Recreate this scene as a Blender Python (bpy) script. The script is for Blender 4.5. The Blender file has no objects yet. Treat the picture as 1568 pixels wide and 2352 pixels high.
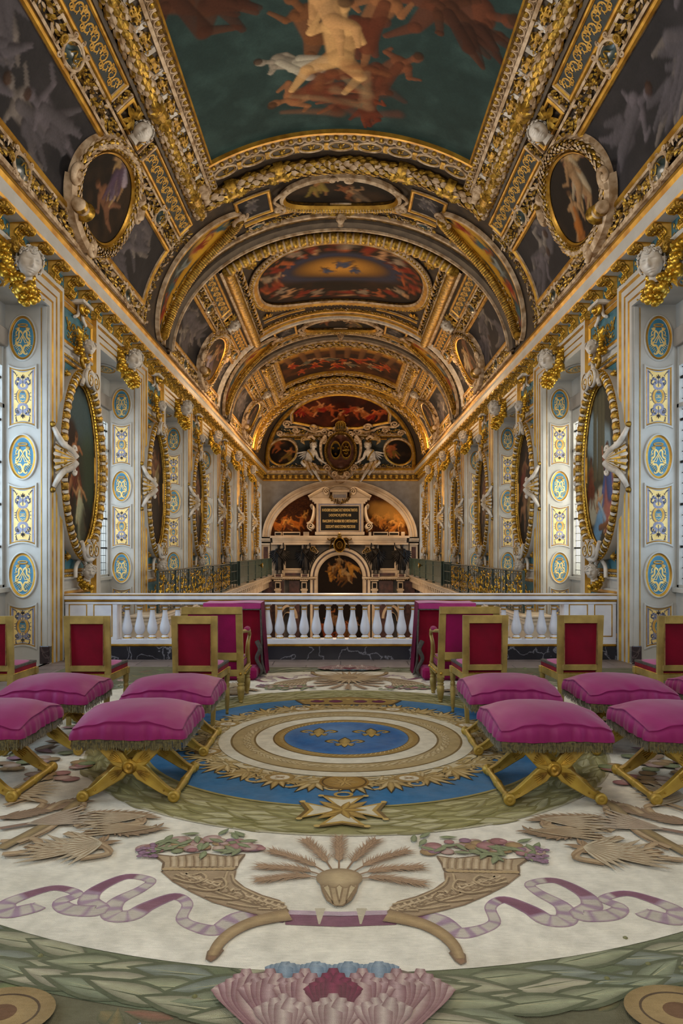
import bpy, math, random
import numpy as np
from mathutils import Matrix, Vector
R = math.radians; PI = math.pi
rng = np.random.default_rng(7); random.seed(7)
scene = bpy.context.scene
COL = scene.collection
A = np.array

def lin(c):
    if isinstance(c, str):
        c = [int(c[i:i+2], 16)/255 for i in (0, 2, 4)]
    return tuple((x/12.92 if x <= .04045 else ((x+.055)/1.055)**2.4) for x in c)

# ------------------------------------------------------------------ materials
MATS = {}
def mat(name, col, rough=.6, metal=0., var=.15, nscale=8., bump=.1, col2=None, bscale=None, sheen=0., attr=False, spec=.5, detail=4., coat=0.):
    m = bpy.data.materials.new(name); m.use_nodes = True
    nt = m.node_tree; n = nt.nodes; l = nt.links
    b = n['Principled BSDF']
    c1 = lin(col); c2 = lin(col2) if col2 else tuple(x*(1-var) for x in c1)
    tc = n.new('ShaderNodeTexCoord')
    nz = n.new('ShaderNodeTexNoise'); nz.inputs['Scale'].default_value = nscale; nz.inputs['Detail'].default_value = detail
    l.new(tc.outputs['Object'], nz.inputs['Vector'])
    rp = n.new('ShaderNodeValToRGB'); rp.color_ramp.elements[0].position = .35; rp.color_ramp.elements[1].position = .65
    if attr:
        at = n.new('ShaderNodeAttribute'); at.attribute_name = 'Col'
        rp.color_ramp.elements[0].color = (1-var,)*3+(1,); rp.color_ramp.elements[1].color = (1+0*var,)*3+(1,)
        mx = n.new('ShaderNodeMix'); mx.data_type = 'RGBA'; mx.blend_type = 'MULTIPLY'; mx.inputs[0].default_value = 1
        l.new(nz.outputs['Fac'], rp.inputs['Fac'])
        l.new(at.outputs['Color'], mx.inputs[6]); l.new(rp.outputs['Color'], mx.inputs[7])
        l.new(mx.outputs[2], b.inputs['Base Color'])
    else:
        rp.color_ramp.elements[0].color = c2+(1,); rp.color_ramp.elements[1].color = c1+(1,)
        l.new(nz.outputs['Fac'], rp.inputs['Fac']); l.new(rp.outputs['Color'], b.inputs['Base Color'])
    b.inputs['Roughness'].default_value = rough; b.inputs['Metallic'].default_value = metal
    b.inputs['Specular IOR Level'].default_value = spec
    if sheen: b.inputs['Sheen Weight'].default_value = sheen
    if coat: b.inputs['Coat Weight'].default_value = coat
    if bump:
        bp = n.new('ShaderNodeBump'); bp.inputs['Strength'].default_value = bump; bp.inputs['Distance'].default_value = .01
        nb = n.new('ShaderNodeTexNoise'); nb.inputs['Scale'].default_value = bscale or nscale*4; nb.inputs['Detail'].default_value = 3
        l.new(tc.outputs['Object'], nb.inputs['Vector']); l.new(nb.outputs['Fac'], bp.inputs['Height']); l.new(bp.outputs['Normal'], b.inputs['Normal'])
    MATS[name] = m
    return m

# ------------------------------------------------------------------ mesh builder
def leafT():
    V = A([[0,0,0],[.22,.26,.06],[.22,0,.16],[.22,-.26,.06],[.62,.3,.08],[.62,0,.26],[.62,-.3,.08],[1,0,.02]], float)
    F = [(0,1,2),(0,2,3),(1,4,5,2),(2,5,6,3),(4,7,5),(5,7,6)]
    return V, F
class MB:
    def __init__(s, mp=None):
        s.mp = mp; s.V = []; s.fv = []; s.fl = []; s.fm = []; s.fs = []; s.C = []; s.n = 0; s.mats = []; s.M = None; s.hascol = False
    def mi(s, m):
        if m not in s.mats: s.mats.append(m)
        return s.mats.index(m)
    def add(s, V, F, m='white', col=None, smooth=False):
        V = np.asarray(V, float).reshape(-1, 3)
        if s.M is not None: V = V @ s.M[:3, :3].T + s.M[:3, 3]
        nv = len(V)
        if isinstance(F, np.ndarray):
            fl = np.full(len(F), F.shape[1]); fv = F.reshape(-1)
        else:
            fl = A([len(f) for f in F]); fv = A([i for f in F for i in f])
        s.V.append(V); s.fv.append(fv+s.n); s.fl.append(fl)
        if isinstance(m, (list, tuple)): s.fm.append(A([s.mi(x) for x in m]))
        else: s.fm.append(np.full(len(fl), s.mi(m)))
        s.fs.append(np.full(len(fl), bool(smooth)))
        if col is not None:
            s.hascol = True; c = np.asarray(col, float)
            if c.ndim == 1: c = np.tile(c, (nv, 1))
        else: c = np.ones((nv, 3))
        s.C.append(c); s.n += nv
        return s
    def build(s, name, parent=None, **k):
        me = bpy.data.meshes.new(name)
        V = np.concatenate(s.V)
        if s.mp: V = s.mp(V)
        fv = np.concatenate(s.fv).astype(np.int32); fl = np.concatenate(s.fl).astype(np.int32)
        me.vertices.add(len(V)); me.vertices.foreach_set('co', V.astype(np.float32).ravel())
        me.loops.add(len(fv)); me.loops.foreach_set('vertex_index', fv)
        me.polygons.add(len(fl)); me.polygons.foreach_set('loop_start', np.concatenate([[0], np.cumsum(fl)[:-1]]).astype(np.int32))
        me.polygons.foreach_set('material_index', np.concatenate(s.fm).astype(np.int32))
        me.polygons.foreach_set('use_smooth', np.concatenate(s.fs))
        for m in s.mats: me.materials.append(MATS[m])
        if s.hascol:
            ca = me.color_attributes.new('Col', 'FLOAT_COLOR', 'POINT')
            C = np.concatenate(s.C); C = np.concatenate([C, np.ones((len(C), 1))], 1)
            ca.data.foreach_set('color', C.astype(np.float32).ravel())
        me.update(calc_edges=True)
        o = bpy.data.objects.new(name, me); COL.objects.link(o)
        if parent: o.parent = parent
        for a, b in k.items(): o[a] = b
        return o
    # ---- primitives
    def box(s, x0, x1, y0, y1, z0, z1, m='white', c=0., col=None):
        if x0 > x1: x0, x1 = x1, x0
        if y0 > y1: y0, y1 = y1, y0
        if z0 > z1: z0, z1 = z1, z0
        if c <= 0:
            V = [(x, y, z) for x in (x0, x1) for y in (y0, y1) for z in (z0, z1)]
            F = [(0,1,3,2),(4,6,7,5),(0,4,5,1),(2,3,7,6),(0,2,6,4),(1,5,7,3)]
            return s.add(V, F, m, col)
        c = min(c, (x1-x0)/2.01, (y1-y0)/2.01, (z1-z0)/2.01)
        V = []; idx = {}
        for ix, x in enumerate((x0, x1)):
            for iy, y in enumerate((y0, y1)):
                for iz, z in enumerate((z0, z1)):
                    sx, sy, sz = (1-2*ix), (1-2*iy), (1-2*iz)
                    for ax in range(3):
                        p = [x+sx*c, y+sy*c, z+sz*c]; p[ax] = (x, y, z)[ax]
                        idx[ix, iy, iz, ax] = len(V); V.append(p)
        F = []
        for i in (0, 1):
            F.append([idx[i,a,b,0] for a, b in ((0,0),(0,1),(1,1),(1,0))])
            F.append([idx[a,i,b,1] for a, b in ((0,0),(0,1),(1,1),(1,0))])
            F.append([idx[a,b,i,2] for a, b in ((0,0),(0,1),(1,1),(1,0))])
        for a in (0, 1):
            for b in (0, 1):
                F.append([idx[0,a,b,1], idx[1,a,b,1], idx[1,a,b,2], idx[0,a,b,2]])
                F.append([idx[a,0,b,0], idx[a,1,b,0], idx[a,1,b,2], idx[a,0,b,2]])
                F.append([idx[a,b,0,0], idx[a,b,1,0], idx[a,b,1,1], idx[a,b,0,1]])
                for d in (0, 1): F.append([idx[a,b,d,0], idx[a,b,d,1], idx[a,b,d,2]])
        return s.add(V, F, m, col)
    def grid(s, P, m='white', closeu=False, closev=False, col=None, smooth=True, fm=None):
        P = np.asarray(P, float); nu, nv = P.shape[:2]
        I = np.arange(nu*nv).reshape(nu, nv)
        if closeu: I = np.concatenate([I, I[:1]], 0)
        if closev: I = np.concatenate([I, I[:, :1]], 1)
        F = np.stack([I[:-1, :-1], I[1:, :-1], I[1:, 1:], I[:-1, 1:]], -1).reshape(-1, 4)
        if fm is not None:   # fm: array (nu',nv') of ints into list
            names, ids = fm
            mm = [names[i] for i in np.asarray(ids).reshape(-1)]
            return s.add(P.reshape(-1, 3), F, mm, None if col is None else np.asarray(col).reshape(-1, 3), smooth)
        return s.add(P.reshape(-1, 3), F, m, None if col is None else np.asarray(col).reshape(-1, 3), smooth)
    def sweep(s, path, prof, m='white', closed=False, smooth=False, seg=0.):
        """path (n,2) in u,v ; prof [(d,h)], d to the left of travel; m str or list per profile segment"""
        P = np.asarray(path, float)
        if seg: P = resample(P, seg, closed)
        n = len(P)
        if closed: d0 = P-np.roll(P, 1, 0); d1 = np.roll(P, -1, 0)-P
        else:
            d = np.diff(P, axis=0); d0 = np.concatenate([d[:1], d]); d1 = np.concatenate([d, d[-1:]])
        d0 = d0/np.maximum(np.linalg.norm(d0, axis=1, keepdims=True), 1e-9); d1 = d1/np.maximum(np.linalg.norm(d1, axis=1, keepdims=True), 1e-9)
        n0 = np.stack([-d0[:, 1], d0[:, 0]], 1); n1 = np.stack([-d1[:, 1], d1[:, 0]], 1)
        b = n0+n1; b = b/np.maximum(np.linalg.norm(b, axis=1, keepdims=True), 1e-6)
        k = 1/np.maximum((b*n0).sum(1), .3)
        b = b*k[:, None]
        prof = A(prof, float)
        G = np.zeros((n, len(prof), 3))
        G[:, :, :2] = P[:, None]+b[:, None]*prof[None, :, :1]
        G[:, :, 2] = prof[None, :, 1]
        nf = n if closed else n-1
        if isinstance(m, (list, tuple)): fm = (list(m), np.tile(np.arange(len(m)), (nf, 1)))
        else: fm = None
        s.grid(G, m if fm is None else 'x', closeu=closed, smooth=smooth, fm=fm)
        return s
    def tube(s, path, r, k=8, m='gold', closed=False, up=(0,0,1), smooth=True, fm=None, cap=True, flat=1.):
        P = np.asarray(path, float)
        if P.shape[1] == 2: P = np.concatenate([P, np.zeros((len(P), 1))], 1)
        n = len(P)
        if closed: T = np.roll(P, -1, 0)-np.roll(P, 1, 0)
        else: T = np.gradient(P, axis=0)
        T = T/np.maximum(np.linalg.norm(T, axis=1, keepdims=True), 1e-9)
        U = np.tile(A(up, float), (n, 1))
        N1 = np.cross(T, U); ln = np.linalg.norm(N1, axis=1)
        if (ln < .05).any():
            U2 = np.tile(A([1., .2, 0]), (n, 1)); N1b = np.cross(T, U2); N1[ln < .05] = N1b[ln < .05]
        N1 = N1/np.maximum(np.linalg.norm(N1, axis=1, keepdims=True), 1e-9); N2 = np.cross(N1, T)
        a = np.linspace(0, 2*PI, k, endpoint=False)
        r = np.asarray(r, float)
        if r.ndim == 0: r = np.full((n, k), float(r))
        elif r.ndim == 1: r = np.tile(r[:, None], (1, k))
        G = P[:, None]+r[..., None]*(np.cos(a)[None, :, None]*N1[:, None]+flat*np.sin(a)[None, :, None]*N2[:, None])
        s.grid(G, m, closeu=closed, closev=True, smooth=smooth, fm=fm)
        if cap and not closed:
            mm = m if fm is None else fm[0][0]
            s.add(G[0], [tuple(range(k))], mm); s.add(G[-1], [tuple(range(k))][::-1], mm)
        return s
    def lathe(s, prof, c=(0,0,0), k=20, m='white', smooth=True, fm=None, axis=2, arc=2*PI):
        prof = A(prof, float); a = np.linspace(0, arc, k, endpoint=(arc < 6.2))
        G = np.zeros((len(prof), k, 3))
        G[..., 0] = prof[:, :1]*np.cos(a); G[..., 1] = prof[:, :1]*np.sin(a); G[..., 2] = prof[:, 1:2]
        if axis == 1: G = G[..., [0, 2, 1]]
        if axis == 0: G = G[..., [2, 0, 1]]
        G = G+A(c, float)
        if fm is not None:
            ids = np.tile(A(fm[1])[:, None], (1, k if arc > 6.2 else k-1)); fm = (fm[0], ids)
        s.grid(G, m, closev=arc > 6.2, smooth=smooth, fm=fm)
        return s
    def ball(s, c, r, m='gold', nu=8, nv=10, col=None):
        r = A([r]*3 if np.isscalar(r) else r, float)
        t = np.linspace(0.001, PI-.001, nu); p = np.linspace(0, 2*PI, nv, endpoint=False)
        G = np.stack([np.sin(t)[:, None]*np.cos(p), np.sin(t)[:, None]*np.sin(p), np.cos(t)[:, None]*np.ones(nv)], -1)*r+A(c, float)
        c2 = None if col is None else np.tile(A(col, float), (nu*nv, 1))
        return s.grid(G, m, closev=True, col=c2)
    def balls(s, C, r, m='gold', nu=5, nv=7, sc=(1, 1, 1)):
        C = np.asarray(C, float).reshape(-1, 3); r = np.broadcast_to(np.asarray(r, float), (len(C),))
        t = np.linspace(0.01, PI-.01, nu); p = np.linspace(0, 2*PI, nv, endpoint=False)
        T = (np.stack([np.sin(t)[:, None]*np.cos(p), np.sin(t)[:, None]*np.sin(p), np.cos(t)[:, None]*np.ones(nv)], -1)*A(sc)).reshape(-1, 3)
        I = np.arange(nu*nv).reshape(nu, nv); I = np.concatenate([I, I[:, :1]], 1)
        F = np.stack([I[:-1, :-1], I[1:, :-1], I[1:, 1:], I[:-1, 1:]], -1).reshape(-1, 4)
        V = C[:, None]+T[None]*r[:, None, None]
        FF = F[None]+(np.arange(len(C))*nu*nv)[:, None, None]
        return s.add(V.reshape(-1, 3), FF.reshape(-1, 4), m, None, True)
    def batch(s, T, F, pos, ang, size, m='gold', hs=None, cols=None, tilt=None, smooth=False):
        """template T (k,3) flat in uv with h; placed with rotation about h"""
        pos = np.asarray(pos, float); n = len(pos)
        if pos.shape[1] == 2: pos = np.concatenate([pos, np.zeros((n, 1))], 1)
        ang = np.broadcast_to(ang, (n,)); size = np.asarray(size, float)
        if size.ndim == 0: size = np.full((n, 2), float(size))
        elif size.ndim == 1 and len(size) == 2 and n != 2: size = np.tile(size, (n, 1))
        elif size.ndim == 1: size = np.stack([size, size], 1)
        hs = np.broadcast_to(1. if hs is None else hs, (n,))
        X = T[None, :, 0]*size[:, :1]; Y = T[None, :, 1]*size[:, 1:2]; Z = T[None, :, 2]*(size[:, :1])*hs[:, None]
        if tilt is not None:
            tl = np.broadcast_to(tilt, (n,))[:, None]
            X, Z = X*np.cos(tl)-Z*np.sin(tl), X*np.sin(tl)+Z*np.cos(tl)
        c, sn = np.cos(ang)[:, None], np.sin(ang)[:, None]
        V = np.stack([X*c-Y*sn, X*sn+Y*c, Z], -1)+pos[:, None]
        k = len(T); fl = [len(f) for f in F]; ff = []
        for i in range(n):
            o = i*k
            for f in F: ff.append(tuple(o+j for j in f))
        mm = m if isinstance(m, str) else [m[i] for i in range(n) for _ in F]
        col = None
        if cols is not None:
            cols = np.asarray(cols, float)
            if cols.ndim == 2: cols = np.repeat(cols, k, axis=0)
            col = cols.reshape(-1, 3)
        return s.add(V.reshape(-1, 3), ff, mm, col, smooth)
    def leaves(s, pos, ang, size, m='gold', wid=.8, **k):
        T, F = leafT(); size = np.broadcast_to(np.asarray(size, float), (len(pos),))
        return s.batch(T, F, pos, ang, np.stack([size, size*wid], 1), m, **k)
    def fill(s, P, h=0., m='white', col=None):
        P = np.asarray(P, float); V = np.concatenate([P, np.full((len(P), 1), h)], 1) if P.shape[1] == 2 else P
        return s.add(V, [tuple(range(len(P)))], m, col)
    def disc(s, cu, cv, a, b, h=0., m='white', col=None, colo=None, rings=6, k=48, dome=0., p=2.):
        r = np.linspace(.0005, 1, rings+1); t = np.linspace(0, 2*PI, k, endpoint=False)
        ct, st = np.cos(t), np.sin(t)
        if p != 2: ct = np.sign(ct)*abs(ct)**(2/p); st = np.sign(st)*abs(st)**(2/p)
        G = np.zeros((rings+1, k, 3)); G[..., 0] = cu+a*r[:, None]*ct; G[..., 1] = cv+b*r[:, None]*st; G[..., 2] = h+dome*(1-r[:, None]**2)
        c = None
        if col is not None:
            if callable(col): c = col(G[..., 0], G[..., 1]).reshape(-1, 3)
            else:
                c0 = A(col, float); c1 = A(colo if colo is not None else col, float)
                c = (c0+(c1-c0)*(r[:, None, None]**2)*np.ones((1, k, 1))).reshape(-1, 3)
        return s.grid(G, m, closev=True, col=c)
    def ribbon(s, P, w, h=0., m='gold', col=None, crown=0., cole=None):
        """flat strip with variable width w (half) and raised centre"""
        P = np.asarray(P, float); n = len(P)
        hh = P[:, 2] if P.shape[1] == 3 else np.zeros(n)
        P = P[:, :2]; T = np.gradient(P, axis=0); T /= np.maximum(np.linalg.norm(T, axis=1, keepdims=True), 1e-9)
        N = np.stack([-T[:, 1], T[:, 0]], 1); w = np.broadcast_to(w, (n,))
        G = np.zeros((n, 3, 3)); 
        for j, sg in enumerate((-1, 0, 1)):
            G[:, j, :2] = P+N*(sg*w)[:, None]; G[:, j, 2] = h+hh+(crown if sg == 0 else 0)
        c = None
        if col is not None:
            col = A(col, float); cole = A(cole if cole is not None else col, float)
            c = np.zeros((n, 3, 3)); c[:, 1] = col; c[:, 0] = cole; c[:, 2] = cole
        return s.grid(G, m, col=c, smooth=False)

def resample(P, seg, closed=False):
    P = np.asarray(P, float)
    Q = np.concatenate([P, P[:1]]) if closed else P
    out = []
    for i in range(len(Q)-1):
        k = max(1, int(math.ceil(np.linalg.norm(Q[i+1]-Q[i])/seg)))
        for j in range(k): out.append(Q[i]+(Q[i+1]-Q[i])*j/k)
    if not closed: out.append(Q[-1])
    return A(out)
def along(P, step, closed=False):
    """evenly spaced points and angles on a path"""
    P = np.asarray(P, float); Q = np.concatenate([P, P[:1]]) if closed else P
    d = np.linalg.norm(np.diff(Q, axis=0), axis=1); L = np.concatenate([[0], np.cumsum(d)])
    n = max(1, int(round(L[-1]/step))); t = (np.arange(n)+.5)*L[-1]/n
    X = np.stack([np.interp(t, L, Q[:, i]) for i in range(Q.shape[1])], 1)
    e = 1e-3
    X2 = np.stack([np.interp(np.minimum(t+e, L[-1]), L, Q[:, i]) for i in range(2)], 1); X1 = np.stack([np.interp(t-e, L, Q[:, i]) for i in range(2)], 1)
    D = X2-X1
    return X, np.arctan2(D[:, 1], D[:, 0])
def ell(cu, cv, a, b, n=64, p=2., t0=0, t1=2*PI, end=False):
    t = np.linspace(t0, t1, n, endpoint=end); c, s = np.cos(t), np.sin(t)
    if p != 2: c = np.sign(c)*abs(c)**(2/p); s = np.sign(s)*abs(s)**(2/p)
    return np.stack([cu+a*c, cv+b*s], 1)
def rect(u0, u1, v0, v1): return A([(u0, v0), (u1, v0), (u1, v1), (u0, v1)], float)
def spiral(c, r0, r1, turns, a0, n=28, dirn=1):
    t = np.linspace(0, 1, n); r = r0+(r1-r0)*t; a = a0+dirn*turns*2*PI*t
    return np.stack([c[0]+r*np.cos(a), c[1]+r*np.sin(a)], 1)
def bez(pts, n=24):
    """Catmull-Rom through the points"""
    P = np.asarray(pts, float); P = np.concatenate([2*P[:1]-P[1:2], P, 2*P[-1:]-P[-2:-1]])
    out = []; k = max(2, n//(len(P)-3))
    for i in range(1, len(P)-2):
        for t in np.linspace(0, 1, k, endpoint=False):
            a, b, c, d = P[i-1], P[i], P[i+1], P[i+2]
            out.append(.5*((2*b)+(c-a)*t+(2*a-5*b+4*c-d)*t*t+(3*b-a-3*c+d)*t**3))
    out.append(P[-2]); return A(out)
def hp(P, h): P = np.asarray(P, float); return np.concatenate([P[:, :2], np.full((len(P), 1), float(h)) if np.isscalar(h) else np.asarray(h).reshape(-1, 1)], 1)

# ornaments in (u, v, h)
def garland(mb, P, r, h, closed=False, scale=.07, k=12, m=('gold', 'stucco'), seed=0):
    """round moulding covered with overlapping scale leaves, part gilded"""
    X, ang = along(P, scale*.8, closed); n = len(X); rg = np.random.default_rng(seed+3)
    mb.tube(hp(resample(P, .1, closed), h), r*.86, k, 'gold_dark', closed=closed)
    T, F = leafT(); nphi = 7; ff = []; mm = []; VV = []; o = 0
    for i in range(n):
        t = A([math.cos(ang[i]), math.sin(ang[i]), 0]); c = A([-t[1], t[0], 0])
        for j in range(nphi):
            ph = (j+.5*(i % 2))/nphi*2*PI+rg.normal(0, .08); nr = c*math.cos(ph)+A([0, 0, 1])*math.sin(ph); tg = -c*math.sin(ph)+A([0, 0, 1])*math.cos(ph)
            if nr[2] < -.45: continue
            s_ = scale*1.5*rg.uniform(.85, 1.15); b = A([X[i, 0], X[i, 1], h])+nr*r*.84
            VV.append(b+np.outer(T[:, 0]*s_, t)+np.outer(T[:, 1]*1.25*r/.12*.115, tg)*1.0+np.outer(T[:, 2]*s_*.7+T[:, 0]*s_*.22, nr))
            for f in F: ff.append(tuple(o+q for q in f)); mm.append(m[(i+j) % 2] if rg.random() < .8 else m[0])
            o += 8
    mb.add(np.concatenate(VV), ff, mm)
def ribbed(mb, P, r, h, closed=False, pitch=.06, k=10, m=('gold', 'gold_dark'), amp=.14):
    X, ang = along(P, pitch/4, closed); n = len(X); i = np.arange(n)
    Rr = r*(1+amp*np.abs(np.sin(i*PI/4))); ids = (i % 4 == 0).astype(int)
    nf = n if closed else n-1
    mb.tube(hp(X, h), Rr, k, closed=closed, fm=(list(m), np.tile(ids[:nf, None], (1, k))))
def eggs(mb, P, r, h, step, closed=False, m=('gold', 'stucco'), rim=True):
    X, a = along(P, step, closed); n = len(X)
    T = []; mb.balls(hp(X, h), r, m[0], 5, 8, (.8, .8, .7))
    if rim:
        t = np.linspace(-PI*.62, PI*.62, 9)
        for q in range(n):
            c, s_ = math.cos(a[q]+PI/2), math.sin(a[q]+PI/2)
            u = np.cos(t)*r*1.3; v = np.sin(t)*r*1.15
            pts = np.stack([X[q, 0]+u*c-v*s_, X[q, 1]+u*s_+v*c], 1)
            mb.tube(hp(pts, h+r*.2), r*.22, 5, m[1], cap=False)
def beads(mb, P, r, h, closed=False, m='gold', gap=2.3):
    X, a = along(P, r*gap, closed); mb.balls(hp(X, h), r, m, 4, 6)
def leafband(mb, P, w, h, dens=60, size=.09, closed=False, m=('gold', 'gold', 'gold_dark', 'stucco'), flow=.8, seed=1):
    rg = np.random.default_rng(seed); k_ = 1. if size > 1 else .72; dens = dens*(1 if size > 1 else 1.45); size = size*k_
    X, a = along(P, 1./dens, closed); n = len(X); off = rg.uniform(-1, 1, n)*w
    p = np.stack([X[:, 0]-np.sin(a)*off, X[:, 1]+np.cos(a)*off], 1)
    aa = a+rg.normal(0, flow, n)+off/w*.9
    mm = [m[i] for i in rg.integers(0, len(m), n)]
    mb.leaves(hp(p, h+rg.uniform(0, .02, n)), aa, size*rg.uniform(.6, 1.3, n), mm, tilt=rg.uniform(0, .5, n))
    q = rg.random(n) < .12
    if q.any(): mb.balls(hp(p[q], h+.02), size*.28, 'gold', 4, 6)
def scroll(mb, c, r, a0, d=1, turns=1.4, w=.3, h=.03, m='stucco'):
    P = spiral(c, r, r*.12, turns, a0, 26, d); mb.tube(hp(P, h), np.linspace(w*r, w*r*.5, 26), 6, m)
    mb.balls([[c[0], c[1], h+.01]], r*.25, m)
def acanthus(mb, c, ang, L, n=5, spread=1.4, h=.02, m='gold', wid=.55):
    for i in range(n):
        t = (i/(n-1)-.5)*spread if n > 1 else 0
        l = L*(1-.35*abs(t)/max(spread/2, .01)); mb.leaves([[c[0], c[1], h]], ang+t, l, m, wid)
def cartouche(mb, u, v, a, b, h=.04, ang=0., face='shield_dark', seed=0):
    M0 = mb.M
    M = np.eye(4); c, s_ = math.cos(ang), math.sin(ang); M[:2, :2] = [[c, -s_], [s_, c]]; M[:3, 3] = (u, v, h); mb.M = M if M0 is None else M0 @ M
    mb.disc(0, 0, a, b, 0, face, dome=.06, k=24, rings=4)
    mb.tube(hp(ell(0, 0, a*1.05, b*1.05, 28), .02), a*.16, 6, 'stucco', closed=True)
    for sx in (-1, 1):
        for sy in (-1, 1):
            scroll(mb, (sx*a*1.05, sy*b*.95), a*.34, (PI if sx > 0 else 0), sx*sy, 1.3, .33, .03, 'stucco')
        scroll(mb, (sx*a*1.35, 0), a*.25, 0, sx, 1.2, .35, .02, 'stucco')
    mb.ribbon(bez([(-a*.4, b*.5), (a*.3, b*.35), (-a*.1, 0), (a*.4, -b*.2), (-a*.2, -b*.6)], 20), a*.07, .065, 'gold', crown=.01)
    mb.ribbon(bez([(0, b*.6), (-a*.4, b*.1), (.1*a, -b*.2)], 14), a*.07, .065, 'gold', crown=.01)
    acanthus(mb, (0, b*1.1), PI/2, a*.9, 5, 2.2, .02); acanthus(mb, (0, -b*1.1), -PI/2, a*.9, 5, 2.2, .02)
    mb.tube(hp(ell(0, -b*1.35, a*.35, a*.35, 14), .03), a*.1, 6, 'gold', closed=True)
    mb.M = M0
def headgeo(mb, c, s, face=(0,0,1), up=(0,1,0), skin='stucco', hair='stucco', seed=0, curls=46):
    """carved head: c centre, s half height, face direction, up"""
    f = A(face, float); f /= np.linalg.norm(f); u = A(up, float); u -= f*(u@f); u /= np.linalg.norm(u); r = np.cross(u, f)
    M0 = mb.M; M = np.eye(4); M[:3, 0] = r*s; M[:3, 1] = u*s; M[:3, 2] = f*s; M[:3, 3] = c; mb.M = M if M0 is None else M0 @ M
    nu, nv = 56, 72
    t = np.linspace(.01, PI-.01, nu)[:, None]; p = np.linspace(0, 2*PI, nv, endpoint=False)[None]
    X = np.sin(t)*np.sin(p); Y = np.cos(t)*np.ones_like(p); Z = np.sin(t)*np.cos(p)
    w = np.where(Y < 0, 1-.28*Y**2, 1); X = X*.74*w; Z = Z*.85*np.where(Y < -.3, 1-.1*(Y+.3)**2, 1)
    fr = Z > 0
    def g(x, y, sx, sy): sx *= 1.25; sy *= 1.2; return np.exp(-((X-x)/sx)**2-((Y-y)/sy)**2)*fr
    Z = Z+.34*g(0, -.14, .1, .14)+.17*g(0, .06, .07, .16)+.14*g(0, -.49, .19, .045)+.13*g(0, -.61, .16, .045)-.1*g(0, -.55, .17, .02)+.16*g(0, -.86, .18, .12)
    Z = Z-.2*(g(-.27, .1, .14, .09)+g(.27, .1, .14, .09))+.06*(g(-.27, .09, .08, .05)+g(.27, .09, .08, .05))+.06*(g(-.27, .28, .2, .06)+g(.27, .28, .2, .06))+.06*(g(-.36, -.28, .16, .16)+g(.36, -.28, .16, .16))
    mb.grid(np.stack([X, Y, Z], -1), skin, closev=True)
    for sx in (-1, 1): mb.ball((sx*.74, -.02, 0), (.08, .18, .12), skin, 6, 8)
    rg = np.random.default_rng(seed)
    C = []; n = 0
    while n < curls:
        v = rg.normal(size=3); v /= np.linalg.norm(v)
        if v[1] < .15 and not (v[2] < .1 and v[1] > -.6): continue
        if v[2] > .5 and v[1] < .5: continue
        P = v*A([.82, 1.02, .9]); n += 1
        a0 = rg.uniform(0, 6.28); e1 = np.cross(v, [.3, .9, .2]); e1 /= np.linalg.norm(e1); e2 = np.cross(v, e1)
        tt = np.linspace(0, 1, 9); rr = .17*(1-.65*tt); aa = a0+tt*7
        mb.tube(P+rr[:, None]*(np.cos(aa)[:, None]*e1+np.sin(aa)[:, None]*e2)+v*(tt[:, None]*.1), .055, 5, hair, up=tuple(v), cap=False)
    mb.tube([(0, -.7, -.1), (0, -1.25, -.2)], [.38, .5], 10, skin, up=(0, 0, 1))
    mb.M = M0
def fruitpile(mb, pts, m='gold_bright', seed=0, n=40, s=.05):
    """swag of gilded fruit and leaves around the polyline pts (3D)"""
    rg = np.random.default_rng(seed); P = A(pts, float)
    L = np.concatenate([[0], np.cumsum(np.linalg.norm(np.diff(P, axis=0), axis=1))])
    t = rg.uniform(0, L[-1], n); C = np.stack([np.interp(t, L, P[:, i]) for i in range(3)], 1)
    wd = np.interp(t, L, np.sin(np.linspace(.35, PI-.35, len(P)))) 
    C = C+rg.normal(0, 1, (n, 3))*s*.75*wd[:, None]
    mb.balls(C, s*rg.uniform(.4, .95, n), m, 7, 10)
    sm = np.repeat(C[:max(3, n//4)], 7, 0)+rg.normal(0, s*.5, (7*max(3, n//4), 3)); mb.balls(sm, s*.2, m, 4, 6)
    M0 = mb.M
    T, F = leafT()
    for i in range(n//5):
        q = C[i]; Mx = np.array(Matrix.Translation(q.tolist()) @ Matrix.Rotation(rg.uniform(0, 6.3), 4, 'X') @ Matrix.Rotation(rg.uniform(0, 6.3), 4, 'Z') @ Matrix.Rotation(rg.uniform(-1, 1), 4, 'Y'))
        mb.M = Mx if M0 is None else M0 @ Mx
        mb.add(T*s*1.8, F, m)
    mb.M = M0

def put(o, label=None, cat=None, group=None, kind=None):
    if label: o['label'] = label
    if cat: o['category'] = cat
    if group: o['group'] = group
    if kind: o['kind'] = kind
    return o
def empty(name, loc=(0, 0, 0), rz=0., **k):
    o = bpy.data.objects.new(name, None); o.empty_display_size = .2; COL.objects.link(o); o.location = loc; o.rotation_euler = (0, 0, rz)
    put(o, **k); return o
def dup(o, parent=None):
    c = o.copy(); COL.objects.link(c)
    if parent is not None: c.parent = parent
    for ch in list(o.children): dup(ch, c)
    return c

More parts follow.
